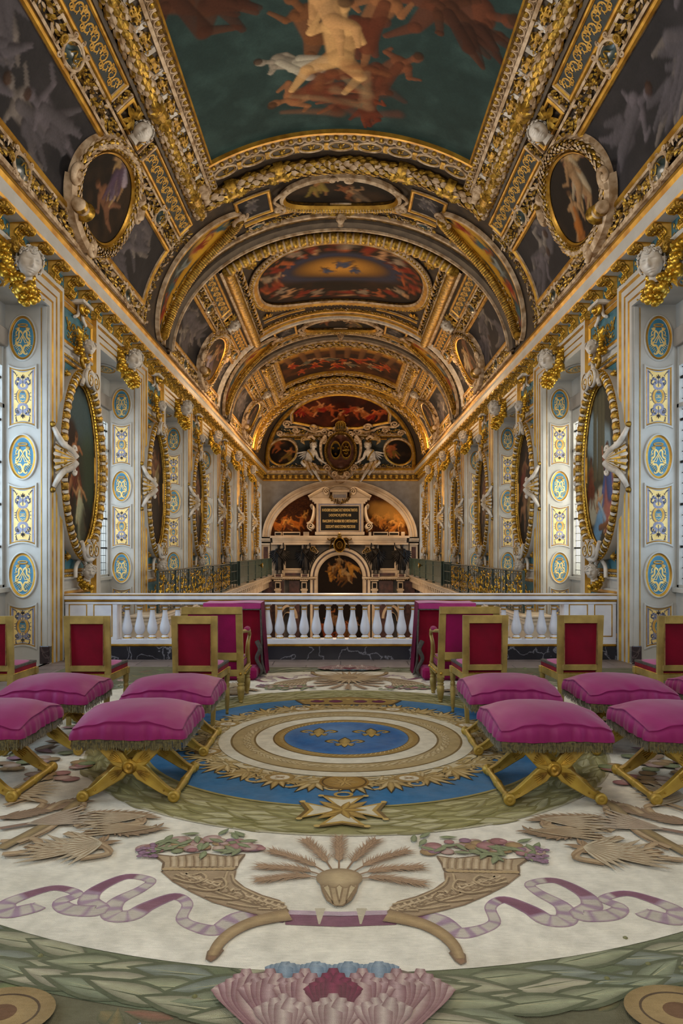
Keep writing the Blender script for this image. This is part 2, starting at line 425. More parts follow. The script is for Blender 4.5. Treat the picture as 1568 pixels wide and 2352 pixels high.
# ------------------------------------------------------------------ painter for the frescoes
class Canvas:
    def __init__(s, u0, u1, v0, v1, res, bg, seed=0, cloud=.35, cloud_col=None):
        s.u0, s.u1, s.v0, s.v1 = u0, u1, v0, v1
        s.nu = int((u1-u0)/res)+1; s.nv = int((v1-v0)/res)+1
        s.U, s.Vv = np.meshgrid(np.linspace(u0, u1, s.nu), np.linspace(v0, v1, s.nv), indexing='ij')
        s.I = np.ones((s.nu, s.nv, 3))*A(lin(bg)); s.rg = np.random.default_rng(seed)
        nz = s.noise(2.2)
        cc = A(lin(cloud_col)) if cloud_col else A(lin(bg))*2.2
        a = np.clip((nz-.45)*2.2, 0, 1)[..., None]*cloud
        s.I = s.I*(1-a)+cc*a
        s.I *= (.8+.4*s.noise(6))[..., None]
    def noise(s, f):
        out = np.zeros((s.nu, s.nv)); amp = 1; tot = 0
        for o in range(4):
            ku = max(2, int((s.u1-s.u0)*f)+2); kv = max(2, int((s.v1-s.v0)*f)+2)
            g = s.rg.random((ku, kv))
            x = np.linspace(0, ku-1.001, s.nu); y = np.linspace(0, kv-1.001, s.nv)
            xi = x.astype(int); yi = y.astype(int); xf = (x-xi); yf = (y-yi); xf = xf*xf*(3-2*xf); yf = yf*yf*(3-2*yf)
            a = g[xi][:, yi]; b = g[xi+1][:, yi]; c = g[xi][:, yi+1]; d = g[xi+1][:, yi+1]
            out += amp*((a*(1-xf[:, None])+b*xf[:, None])*(1-yf)+(c*(1-xf[:, None])+d*xf[:, None])*yf); tot += amp; amp *= .5; f *= 2
        return out/tot
    def cap(s, p0, p1, r0, r1, col, alpha=1., soft=.15, shade=.55, light=(-.5, .8)):
        p0 = A(p0, float); p1 = A(p1, float); m = max(r0, r1)*1.3
        lo = np.minimum(p0, p1)-m; hi = np.maximum(p0, p1)+m
        i0 = max(0, int((lo[0]-s.u0)/(s.u1-s.u0)*(s.nu-1))); i1 = min(s.nu, int((hi[0]-s.u0)/(s.u1-s.u0)*(s.nu-1))+2)
        j0 = max(0, int((lo[1]-s.v0)/(s.v1-s.v0)*(s.nv-1))); j1 = min(s.nv, int((hi[1]-s.v0)/(s.v1-s.v0)*(s.nv-1))+2)
        if i1 <= i0 or j1 <= j0: return
        X = s.U[i0:i1, j0:j1]; Y = s.Vv[i0:i1, j0:j1]; d = p1-p0; L = max(d@d, 1e-9)
        t = np.clip(((X-p0[0])*d[0]+(Y-p0[1])*d[1])/L, 0, 1); r = r0+(r1-r0)*t
        dx = X-p0[0]-t*d[0]; dy = Y-p0[1]-t*d[1]; q = np.hypot(dx, dy)/r
        a = np.clip((1+soft-q)/(2*soft), 0, 1); a = a*a*(3-2*a)*alpha
        sh = 1+shade*((dx*light[0]+dy*light[1])/r)-shade*.35*q*q
        c = A(lin(col))*np.clip(sh, .12, 1.7)[..., None]
        s.I[i0:i1, j0:j1] = s.I[i0:i1, j0:j1]*(1-a[..., None])+c*a[..., None]
    def figure(s, x, y, h, ang=0., col='b07a50', robe=None, flip=1, seed=0, alpha=.95):
        """an invented figure seen in the round; h total height, ang lean"""
        rg = np.random.default_rng(seed); c, sn = math.cos(ang), math.sin(ang)
        def T(a, b): a *= flip; return (x+(a*c-b*sn)*h, y+(a*sn+b*c)*h)
        def L(a, b, r0, r1, cc=col, al=alpha): s.cap(T(*a), T(*b), r0*h, r1*h, cc, al)
        hip = (0, 0); ch = (rg.uniform(-.08, .08), .26); k1 = (rg.uniform(.08, .24), rg.uniform(-.22, -.08)); f1 = (k1[0]+rg.uniform(-.15, .1), k1[1]-.22)
        k2 = (rg.uniform(-.22, -.02), rg.uniform(-.26, -.12)); f2 = (k2[0]-rg.uniform(-.1, .16), k2[1]-.2)
        e1 = (ch[0]+rg.uniform(.12, .24), ch[1]+rg.uniform(-.15, .12)); w1 = (e1[0]+rg.uniform(-.1, .16), e1[1]+rg.uniform(-.05, .16))
        e2 = (ch[0]-rg.uniform(.12, .22), ch[1]+rg.uniform(-.16, .08)); w2 = (e2[0]-rg.uniform(-.14, .14), e2[1]+rg.uniform(-.14, .08))
        L(k2, f2, .045, .025); L(hip, k2, .085, .05); L(e2, w2, .032, .02); L((ch[0]-.08, ch[1]+.04), e2, .045, .033)
        L(hip, ch, .09, .115); L((ch[0]-.05, ch[1]+.03), (ch[0]+.05, ch[1]+.03), .075, .075)
        L(hip, k1, .09, .055); L(k1, f1, .048, .025); L((ch[0]+.08, ch[1]+.04), e1, .045, .033); L(e1, w1, .032, .02)
        L((ch[0], ch[1]+.08), (ch[0]+.01, ch[1]+.16), .035, .035); hd = (ch[0]+.02, ch[1]+.2); L(hd, (hd[0], hd[1]+.03), .055, .05); L((hd[0]-.015, hd[1]+.045), (hd[0]-.02, hd[1]+.05), .052, .05, '3a2415', .8)
        if robe:
            for i in range(7):
                a = (rg.uniform(-.12, .1), rg.uniform(-.02, .1)); b = (a[0]+rg.uniform(-.2, .2), a[1]-rg.uniform(.15, .4))
                L(a, b, .06, .03, robe, .75)
            L(ch, k1, .05, .07, robe, .8)
    def sample(s, u, v):
        x = np.clip((u-s.u0)/(s.u1-s.u0)*(s.nu-1), 0, s.nu-1.001); y = np.clip((v-s.v0)/(s.v1-s.v0)*(s.nv-1), 0, s.nv-1.001)
        xi = x.astype(int); yi = y.astype(int); xf = (x-xi)[..., None]; yf = (y-yi)[..., None]
        I = s.I
        return (I[xi, yi]*(1-xf)+I[xi+1, yi]*xf)*(1-yf)+(I[xi, yi+1]*(1-xf)+I[xi+1, yi+1]*xf)*yf
    def sheet(s, mb, h=0., m='fresco'):
        G = np.stack([s.U, s.Vv, np.full_like(s.U, h)], -1); mb.grid(G, m, col=s.I)
    def oval(s, mb, cu, cv, a, b, h=0., m='fresco', rings=40, k=90, p=2.):
        mb.disc(cu, cv, a, b, h, m, col=s.sample, rings=rings, k=k, p=p)
def grisaille(u0, u1, v0, v1, res, seed):
    c = Canvas(u0, u1, v0, v1, res, '2c2a2b', seed, .25, '4a4547'); rg = np.random.default_rng(seed+50)
    n = max(1, int((u1-u0)*(v1-v0)*1.1))
    for i in range(n+1):
        c.figure(rg.uniform(u0+.2, u1-.2), rg.uniform(v0+.35, v1-.35), min(1.5, (v1-v0)*.7, (u1-u0)*1.3), rg.uniform(-.5, .5)+PI, ['6f6660', '7d746c', '5d565a'][i % 3], '4f4a4d', 1 if i % 2 else -1, seed+i, .7)
    return c
def colourful(u0, u1, v0, v1, res, seed, bg='241a12', n=3, hh=1., pal=('a86a3a', '8a4a26', 'b98a5c'), robes=('8a2f1c', '2c4a55', 'a07a2c'), base=PI):
    c = Canvas(u0, u1, v0, v1, res, bg, seed, .4, '5a4028'); rg = np.random.default_rng(seed+90)
    for i in range(n):
        c.figure(rg.uniform(u0+.2*(u1-u0), u1-.2*(u1-u0)), rg.uniform(v0+.3*(v1-v0), v1-.3*(v1-v0)), hh, base+rg.uniform(-.7, .7), pal[i % 3], robes[i % 3] if i % 2 == 0 else None, 1 if i % 2 else -1, seed*7+i, .85)
    return c
mat('fresco', 'ffffff', .7, attr=True, var=.12, spec=.12, nscale=30, bump=.12, bscale=60)
mat('rug', 'ffffff', .95, attr=True, var=.16, nscale=14, bump=.8, bscale=320, sheen=.0, detail=8, spec=.1)
mat('gold', 'c49c3c', .42, .65, col2='6e5018', nscale=14, bump=.35, bscale=60)
mat('gold_bright', 'dcb040', .32, .8, col2='9a761e', nscale=10, bump=.2, bscale=50)
mat('gold_dark', '76561c', .5, .6, col2='38260c', nscale=12, bump=.4, bscale=50)
mat('gold_paint', 'd9ab52', .5, .25, col2='b98a34', nscale=9, bump=.05)
mat('gold_pale', 'ecd18a', .5, .15, col2='dcb766', nscale=9, bump=.05)
mat('gold_line', 'c79a3a', .42, .6, col2='9a6c1e', nscale=5, bump=.1)
mat('gilt_wood', 'b4963c', .45, .35, col2='927630', nscale=7, bump=.15, bscale=40)
mat('stucco', 'cdb596', .7, col2='8a6c48', nscale=7, bump=.3, bscale=35)
mat('stucco_white', 'd6d0c6', .6, col2='a89f92', nscale=6, bump=.2, bscale=30)
mat('vault_ground', '42321e', .8, col2='2a1e12', nscale=5, bump=.3, bscale=30)
mat('vault_grey', '5e5244', .75, col2='42382e', nscale=4, bump=.2, bscale=30)
mat('shield_dark', '33423f', .35, col2='1f2c2a', nscale=6, bump=.05, coat=.3)
mat('blue_panel', '2f6470', .6, col2='245460', nscale=7, bump=.15, bscale=60)
mat('blue_medal', '3f7f9c', .55, col2='33708c', nscale=7, bump=.05)
mat('arabesque_ground', '2c3434', .7, col2='222824', nscale=9, bump=.1)
mat('paint_white', 'b6b3ac', .5, col2='a8a59d', nscale=3, bump=.06, bscale=20)
mat('paint_white_daylit', 'aab4c2', .55, col2='a0aab8', nscale=3, bump=.06, bscale=20)  # white paint with bluish daylight mixed into its colour; not applied anywhere
mat('paint_grey', '99928a', .6, col2='857d74', nscale=3, bump=.06, bscale=20)
mat('baluster_white', 'dfe2ea', .38, col2='cfd2dc', nscale=5, bump=.05, bscale=20)
mat('panel_yellow', 'ecd088', .55, col2='e2c070', nscale=10, bump=.05)
mat('panel_grey', '8f8fa2', .6, col2='7b7b8e', nscale=8, bump=.05)
mat('panel_slate', '5c6072', .6, col2='484c5e', nscale=8, bump=.05)
mat('bronze', '2b2724', .35, .7, col2='161311', nscale=9, bump=.3, bscale=40)
mat('marble_white', 'cbb89e', .45, col2='b39c80', nscale=2, bump=.1)
mat('marble_red', '5b3a30', .3, col2='38221c', nscale=5, bump=.05)
mat('slate', '0e0e0e', .6, spec=.2, col2='0c0c0c', nscale=5, bump=.05)
mat('dark_void', '0b0908', .8, col2='070605', nscale=5, bump=0)
mat('green_paint', '42554a', .4, col2='31423a', nscale=3, bump=.1)
mat('iron_green', '2f3f3a', .45, .3, col2='1f2b28', nscale=8, bump=.2)
mat('gilt_matte', 'a8914e', .5, .35, col2='84703a', nscale=7, bump=.15, bscale=40)
mat('satin', '820c58', .55, spec=.3, col2='76084c', nscale=3, bump=.15, bscale=14, sheen=.12)
mat('velvet_red', '7e0424', .85, col2='5c0318', nscale=3, bump=.2, bscale=90, sheen=.02, spec=.2)
mat('velvet_magenta', '86084c', .85, col2='6a053a', nscale=3, bump=.2, bscale=90, sheen=.08, spec=.2)
mat('velvet_pink', 'a02e74', .8, col2='86205c', nscale=4, bump=.2, bscale=60, sheen=.2, spec=.3)
mat('velvet_wine', '6c0a38', .85, col2='4c0424', nscale=3, bump=.2, bscale=90, spec=.2)
mat('braid_grey', '4c4741', .8, col2='37332e', nscale=30, bump=.4)
mat('fringe', '6a6036', .7, col2='36301a', nscale=60, bump=.3, sheen=.3)
mat('wood_edge', '8a6a3a', .6, col2='5c4220', nscale=20, bump=.2)
mat('black_iron', '15171a', .5, .4, bump=.1)
def veined(name, base, vein, scale=2.5, width=.035, rough=.25):
    m = mat(name, base, rough, bump=.03, nscale=3, var=.35); nt = m.node_tree; n = nt.nodes; l = nt.links
    rp = [x for x in n if x.type == 'VALTORGB'][0]; b = n['Principled BSDF']; tc = [x for x in n if x.type == 'TEX_COORD'][0]
    nz = n.new('ShaderNodeTexNoise'); nz.inputs['Scale'].default_value = scale*1.2; nz.inputs['Detail'].default_value = 6
    l.new(tc.outputs['Object'], nz.inputs['Vector'])
    mx = n.new('ShaderNodeVectorMath'); mx.operation = 'MULTIPLY_ADD'; mx.inputs[1].default_value = (.9, .9, .9); l.new(nz.outputs['Color'], mx.inputs[0]); l.new(tc.outputs['Object'], mx.inputs[2])
    vo = n.new('ShaderNodeTexVoronoi'); vo.feature = 'DISTANCE_TO_EDGE'; vo.inputs['Scale'].default_value = scale; l.new(mx.outputs[0], vo.inputs['Vector'])
    r2 = n.new('ShaderNodeValToRGB'); r2.color_ramp.elements[0].position = 0; r2.color_ramp.elements[0].color = (.6,)*3+(1,); r2.color_ramp.elements[1].position = width; r2.color_ramp.elements[1].color = (0, 0, 0, 1)
    l.new(vo.outputs['Distance'], r2.inputs['Fac'])
    mm = n.new('ShaderNodeMix'); mm.data_type = 'RGBA'; l.new(r2.outputs['Color'], mm.inputs[0]); l.new(rp.outputs['Color'], mm.inputs[6]); mm.inputs[7].default_value = lin(vein)+(1,)
    l.new(mm.outputs[2], b.inputs['Base Color']); return m
veined('black_marble', '26262e', '9a9aa4', 2.2, .03)
veined('brown_marble', '3a2c30', '7c6a68', 3.5, .05)
# stone floor in large slabs
def slabs():
    m = mat('floor_stone', '8a7a74', .5, col2='6c5d56', nscale=6, bump=.1); nt = m.node_tree; n = nt.nodes; l = nt.links
    rp = [x for x in n if x.type == 'VALTORGB'][0]; b = n['Principled BSDF']; tc = [x for x in n if x.type == 'TEX_COORD'][0]
    br = n.new('ShaderNodeTexBrick'); br.inputs['Scale'].default_value = 1.; br.inputs['Mortar Size'].default_value = .006
    br.inputs['Brick Width'].default_value = .9; br.inputs['Row Height'].default_value = .35
    br.inputs['Mortar'].default_value = lin('3c322c')+(1,); br.inputs['Color2'].default_value = lin('75675f')+(1,)
    l.new(tc.outputs['Object'], br.inputs['Vector']); l.new(rp.outputs['Color'], br.inputs['Color1']); l.new(br.outputs['Color'], b.inputs['Base Color'])
slabs()
def glass():
    m = bpy.data.materials.new('window_glass'); m.use_nodes = True; nt = m.node_tree; n = nt.nodes; l = nt.links
    n.remove(n['Principled BSDF']); t = n.new('ShaderNodeBsdfTransparent'); t.inputs[0].default_value = (.93, .95, .95, 1); g = n.new('ShaderNodeBsdfGlossy'); g.inputs['Roughness'].default_value = .05
    mx = n.new('ShaderNodeMixShader'); mx.inputs[0].default_value = .08; l.new(t.outputs[0], mx.inputs[1]); l.new(g.outputs[0], mx.inputs[2]); l.new(mx.outputs[0], n['Material Output'].inputs[0]); MATS['window_glass'] = m
glass()

def wear():   # uneven wear and soiling of the pile
    m = MATS['rug']; nt = m.node_tree; n = nt.nodes; l = nt.links; b = n['Principled BSDF']; tc = [x for x in n if x.type == 'TEX_COORD'][0]
    src = b.inputs['Base Color'].links[0].from_socket
    nz = n.new('ShaderNodeTexNoise'); nz.inputs['Scale'].default_value = 2.3; nz.inputs['Detail'].default_value = 9; nz.inputs['Roughness'].default_value = .68; l.new(tc.outputs['Object'], nz.inputs['Vector'])
    r = n.new('ShaderNodeValToRGB'); r.color_ramp.elements[0].position = .38; r.color_ramp.elements[0].color = (0, 0, 0, 1); r.color_ramp.elements[1].position = .72; r.color_ramp.elements[1].color = (.17, .17, .17, 1); l.new(nz.outputs['Fac'], r.inputs['Fac'])
    mx = n.new('ShaderNodeMix'); mx.data_type = 'RGBA'; l.new(r.outputs['Color'], mx.inputs[0]); l.new(src, mx.inputs[6]); mx.inputs[7].default_value = lin('b0a48a')+(1,)
    n2 = n.new('ShaderNodeTexNoise'); n2.inputs['Scale'].default_value = 60; n2.inputs['Detail'].default_value = 6; mp = n.new('ShaderNodeMapping'); mp.inputs['Scale'].default_value = (.35, 1.6, 1); l.new(tc.outputs['Object'], mp.inputs[0]); l.new(mp.outputs[0], n2.inputs['Vector'])
    r2 = n.new('ShaderNodeValToRGB'); r2.color_ramp.elements[0].position = .3; r2.color_ramp.elements[0].color = (.88, .88, .86, 1); r2.color_ramp.elements[1].position = .65; r2.color_ramp.elements[1].color = (1, 1, 1, 1); l.new(n2.outputs['Fac'], r2.inputs['Fac'])
    m2 = n.new('ShaderNodeMix'); m2.data_type = 'RGBA'; m2.blend_type = 'MULTIPLY'; m2.inputs[0].default_value = 1; l.new(mx.outputs[2], m2.inputs[6]); l.new(r2.outputs['Color'], m2.inputs[7]); l.new(m2.outputs[2], b.inputs['Base Color'])
wear()
# ================================================================== the barrel vault
K = 1.044; VA, VB, VZ = 3.6*K, 2.75*K, 1.5+4.05*K
_T = np.linspace(0, PI/2+.12, 1200); _P = np.stack([VA*np.sin(_T), VB*np.cos(_T)], 1)
_S = np.concatenate([[0], np.cumsum(np.linalg.norm(np.diff(_P, axis=0), axis=1))])
def vault(V):
    s = V[:, 0]*K; t = np.interp(np.abs(s), _S, _T); sg = np.where(s < 0, -1., 1.)
    x = VA*np.sin(t); z = VB*np.cos(t)
    nx = np.sin(t)/VA; nz = np.cos(t)/VB; L = np.hypot(nx, nz); nx /= L; nz /= L
    return np.stack([sg*(x-nx*V[:, 2]), V[:, 1]*K, VZ+z-nz*V[:, 2]], 1)
def line(s0, y0, s1, y1): return A([(s0, y0), (s1, y1)], float)
mb = MB(vault)
G = np.stack(np.meshgrid(np.linspace(-4.95, 4.95, 120), np.linspace(-4.6, 34.55, 66), indexing='ij')+[np.full((120, 66), -.015)], -1)
mb.grid(G, 'vault_ground')
ceiling = put(mb.build('ceiling'), kind='structure')
def cpart(mb, name, mirror=False):
    o = mb.build(name, ceiling)
    if mirror:
        c = o.copy(); COL.objects.link(c); c.scale = (-1, 1, 1)
    return o

GW = [(-.05, 0), (-.05, .03), (-.02, .05), (.02, .05), (.05, .03), (.05, 0)]
def mould(mb, P, w=.1, h=.05, m=('stucco', 'gold_line', 'gold_line', 'gold_line', 'stucco'), closed=False):
    k = w/.1
    mb.sweep(P, [(a*k, b*h/.05) for a, b in GW], list(m), closed, seg=.18)
def band(mb, P, w, h, m, closed=False):
    mb.sweep(P, [(-w/2, 0), (-w/2, h), (w/2, h), (w/2, 0)], m, closed, seg=.18)
def arabesque(mb, s0, s1, y0, y1, m='gold_paint', h=.012):
    c = (s0+s1)/2; w = (s1-s0)/2; n = max(1, int((y1-y0)/(w*1.5))); st = (y1-y0)/n
    for i in range(n):
        y = y0+(i+.5)*st; d = 1 if i % 2 else -1
        P = spiral((c+d*w*.1, y), w*.85, w*.15, 1.3, -d*PI/2, 22, d); mb.ribbon(P, np.linspace(.013, .007, 22), h, m, crown=.006)
        P = spiral((c-d*w*.6, y+st*.4), w*.35, w*.08, 1.2, d, 14, -d); mb.ribbon(P, .009, h, m, crown=.006)
        P = spiral((c+d*w*.65, y-st*.35), w*.3, w*.08, 1.2, d, 14, d); mb.ribbon(P, .009, h, m, crown=.006)
        for k in range(6):
            a = k*1.05+i; mb.leaves([[c+d*w*.1+w*.35*math.cos(a), y+w*.35*math.sin(a), h]], a+.8, w*.4, m, .5)
def frescoed(name, cv, shape, label, cat='painting', frame_fn=None, group=None, h=0.):
    e = empty(name, (0, 0, 0)); put(e, label, cat, group)
    m = MB(vault)
    if shape is None: cv.sheet(m, h)
    else: cv.oval(m, *shape[:4], h=h, p=shape[4] if len(shape) > 4 else 2.)
    m.build('painted_surface', e)
    if frame_fn:
        f = MB(vault); frame_fn(f); f.build('frame', e)
    return e

# ---- great ceiling paintings
cv = Canvas(-2.2, 2.2, 4.4, 11.62, .018, '233634', 3, .6, '3e5652')
for i, (x, y, h, a, c, rb) in enumerate([(-1.6, 8.6, 1.9, 2.4, '4a2a1a', '3f2216'), (1.2, 8.7, 2.0, -1.9, '5e3320', None), (1.7, 9.0, 1.6, 2.2, '4a2a1a', '3a2016'), (.35, 9.3, 1.8, 3.5, '8a5a36', '5c2c1a'), (-.35, 9.5, 1.7, 2.7, '6e4426', None),
                                          (.55, 10.2, 1.5, 3.9, '6e4028', '5a2e1c'), (.15, 10.85, 1.3, 4.4, '74422a', '54281a'), (.4, 11.1, 1.0, 3.2, '6e3018', '5a2414'), (-.55, 10.0, 1.3, 1.9, '8d8272', 'a39b88'), (-.3, 10.55, 1.6, 1.3, '8a5a38', '6a3420'), (.0, 9.9, 2.1, 3.3, 'c79a62', None), (-.1, 9.2, 1.5, 2.6, 'b98c5a', None)]):
    cv.figure(x, y, h*.95, a, c, rb, -1 if i % 2 else 1, 40+i, .82)
for i in range(16):
    cv.cap((rng.uniform(-.4, .9), rng.uniform(10, 11.3)), (rng.uniform(-.9, 1), rng.uniform(10, 11.2)), .1, .05, ['66301c', '7a4a2a', '50281a', '8a7050'][i % 4], .45, .6)
def fr(f):
    P = A([(-2.2, 4.4), (-2.2, 11.62), (2.2, 11.62), (2.2, 4.4)], float)
    f.sweep(P, [(-.03, 0), (-.03, .04), (.0, .055), (.04, .04), (.04, 0)], ['gold_line', 'gold_line', 'gold_dark', 'gold_line'], seg=.15)
frescoed('ceiling_painting', cv, None, 'large dark teal vault painting with tumbling nude figures, nearest overhead', frame_fn=fr)
cv = Canvas(-2.15, 2.15, 15.7, 19.4, .022, '1d140f', 5, .5, '4a2c18')
U, Vv = cv.U, cv.Vv
r = np.hypot((U)/1.0, (Vv-17.2)/.55)
g = np.clip(1.25-r, 0, 1)[..., None]; cv.I = cv.I*(1-g)+A(lin('c58a34'))*g
ring = np.exp(-((r-1.35)/.22)**2)[..., None]*.6; cv.I = cv.I*(1-ring)+A(lin('39405a'))*ring
for i in range(5): cv.figure(rng.uniform(-.4, .4), 17.2+rng.uniform(-.25, .2), .55, PI+rng.uniform(-1, 1), '6a4a2a', '3a4a66', 1, 60+i)
for i in range(26):
    a = -2.9+i*.24; a = i/26*2*PI
    cv.figure(1.75*math.cos(a), 17.45+1.45*math.sin(a)*1.0, .7, a-PI/2 if math.sin(a) > 0 else a+PI/2, ['a5552a', '8a3c1c', 'b98a60', '6b2d18'][i % 4], ['7d2614', None, '8c7a66'][i % 3], 1 if i % 2 else -1, 80+i, .85)
def fr(f):
    P = ell(0, 17.55, 2.1, 1.82, 96, 2.6)
    f.sweep(P, [(.03, 0), (.03, .05), (-.02, .09), (-.12, .12), (-.2, .06), (-.2, 0)], ['gold_dark', 'stucco', 'gold_line', 'stucco', 'gold_dark'], True)
    beads(f, ell(0, 17.55, 2.28, 2.0, 96, 2.6), .045, .08, True, 'gold')
    f.tube(hp(ell(0, 17.55, 2.28, 2.0, 96, 2.6), .05), .05, 6, 'stucco', closed=True)
frescoed('ceiling_painting', cv, (0, 17.55, 2.1, 1.8, 2.6), 'rounded vault painting with a glowing golden cloud and ring of figures, mid ceiling', frame_fn=fr)
cv = Canvas(-2.16, 2.16, 23.7, 27.1, .03, '2c1a10', 6, .7, '6a3c18')
cv.cap((-2, 23.9), (2, 23.9), .35, .35, 'b07a2c', .8, .6, 0); 
for i in range(8): cv.cap((-1.9+i*.54, 23.9), (-1.7+i*.48, 25.2), .12, .09, '6e4a2c', .8, .3)
for i in range(14): cv.figure(-1.7+i*.26, 25.3+rng.uniform(-.3, 1.2), .9, PI+rng.uniform(-.8, .8), ['b5602a', '96401c', 'a98058'][i % 3], ['8a2a14', None, '5a5648'][i % 3], 1 if i % 2 else -1, 120+i)
def fr(f): mould(f, rect(-2.2, 2.2, 23.68, 27.1), .1, .07, closed=True)
frescoed('ceiling_painting', cv, None, 'warm brown architectural vault painting, farthest rectangular one before the altar end', frame_fn=fr)

# ---- longitudinal mouldings (left half, mirrored)
def long_rich(y0, y1, seed):
    m = MB(vault); band(m, line(-2.27, y0, -2.27, y1), .12, .03, 'stucco'); eggs(m, line(-2.26, y0, -2.26, y1), .05, .045, .135)
    band(m, line(-2.37, y0, -2.37, y1), .05, .08, 'stucco'); cpart(m, 'egg_and_dart_moulding', True)
    m = MB(vault); band(m, line(-2.49, y0, -2.49, y1), .2, .02, 'vault_grey')
    X, a = along(line(-2.49, y0, -2.49, y1), .42)
    for q, (u, v) in enumerate(X):
        m.tube(hp(spiral((u, v-.06), .085, .03, 1., 0, 12, 1), .05), .02, 5, 'gold'); m.tube(hp(spiral((u, v+.06), .085, .03, 1., PI, 12, 1), .05), .02, 5, 'gold')
        m.box(u-.03, u+.03, v-.13, v+.13, 0, .07, 'gold'); m.box(u-.09, u+.09, v+.17, v+.25, 0, .05, 'stucco_white')
    leafband(m, line(-2.49, y0, -2.49, y1), .07, .05, 22, .09, seed=seed); cpart(m, 'gilt_bracket_band', True)
    m = MB(vault); garland(m, line(-2.7, y0, -2.7, y1), .12, .1, scale=.1, k=12)
    for v in np.arange(y1-.5, y0, -2.4):
        m.tube([(-2.7, v-.1, .1), (-2.7, v+.1, .1)], .145, 12, 'gold'); acanthus(m, (-2.7, v+.1), PI/2, .25, 5, 2., .22); acanthus(m, (-2.7, v-.1), -PI/2, .25, 5, 2., .22)
    band(m, line(-2.86, y0, -2.86, y1), .05, .09, 'vault_grey'); cpart(m, 'gilded_garland', True)
long_rich(5, 12.55, 3)
long_rich(23.0, 28.8, 4)
m = MB(vault); ribbed(m, line(-2.62, 15.3, -2.62, 20.7), .12, .1, pitch=.2, amp=.1, m=('gold', 'gold')); band(m, line(-2.78, 15.2, -2.78, 20.8), .06, .1, 'stucco')
beads(m, line(-2.48, 15.4, -2.48, 20.6), .028, .08, m='stucco'); cpart(m, 'ribbed_gilt_rod', True)
m = MB(vault)
for k in range(2): m.tube([(-2.33+.03*math.cos(t*14+k*PI), 15.5+t, .05+.03*math.sin(t*14+k*PI)) for t in np.linspace(0, 5., 220)], .028, 5, 'stucco' if k else 'gold', up=(1, 0, 0))
leafband(m, line(-2.42, 15.6, -2.42, 20.4), .03, .03, 30, .07, seed=9); cpart(m, 'twisted_rope_moulding', True)

# ---- transverse arches
def arch(y, s=4.9): return line(-s, y, s, y)
def trans(y0, wide=2.25, seed=1):
    m = MB(vault); P = line(-wide, y0+.1, wide, y0+.1)
    band(m, P, .2, .03, 'stucco'); eggs(m, P, .055, .05, .15); band(m, line(-wide, y0-.03, wide, y0-.03), .05, .07, 'gold_line'); cpart(m, 'egg_and_dart_moulding')
    m = MB(vault); band(m, line(-wide, y0+.38, wide, y0+.38), .32, .02, 'vault_grey')
    X, a = along(line(-wide, y0+.38, wide, y0+.38), .52)
    for q, (u, v) in enumerate(X):
        m.tube(hp(ell(u, v, .21, .13, 20), .03), .022, 5, 'stucco', closed=True); m.tube(hp(ell(u, v, .17, .1, 20), .03), .012, 5, 'gold', closed=True); acanthus(m, (u, v), 0, .09, 6, 5.4, .02); m.ball((u, v, .04), .035, 'gold')
        m.box(u+.22, u+.30, v-.1, v+.1, 0, .04, 'gold')
    cpart(m, 'guilloche_band')
    m = MB(vault); Pg = line(-2.65, y0+.83, 2.65, y0+.83); garland(m, Pg, .14, .1, scale=.11, k=12)
    for u in (-2.0, -1.1, 1.1, 2.0): m.tube([(u-.08, y0+.83, .1), (u+.08, y0+.83, .1)], .17, 12, 'gold'); acanthus(m, (u, y0+.83), 0, .3, 5, 2, .22); acanthus(m, (u, y0+.83), PI, .3, 5, 2, .22)
    leafband(m, line(-2.6, y0+1.03, 2.6, y0+1.03), .07, .02, 45, .11, seed=seed); cpart(m, 'gilded_garland')
    m = MB(vault)
    for sx in (-1, 1): headgeo(m, (sx*2.5, y0+.45, .12), .14, (-sx*.3, -1., .8), (0, -.4, -1), seed=seed+sx, curls=26); acanthus(m, (sx*2.5, y0+.45), PI/2, .28, 8, 5.2, .03)
    cpart(m, 'grotesque_mask')
trans(11.62, seed=11); trans(27.1, seed=12)

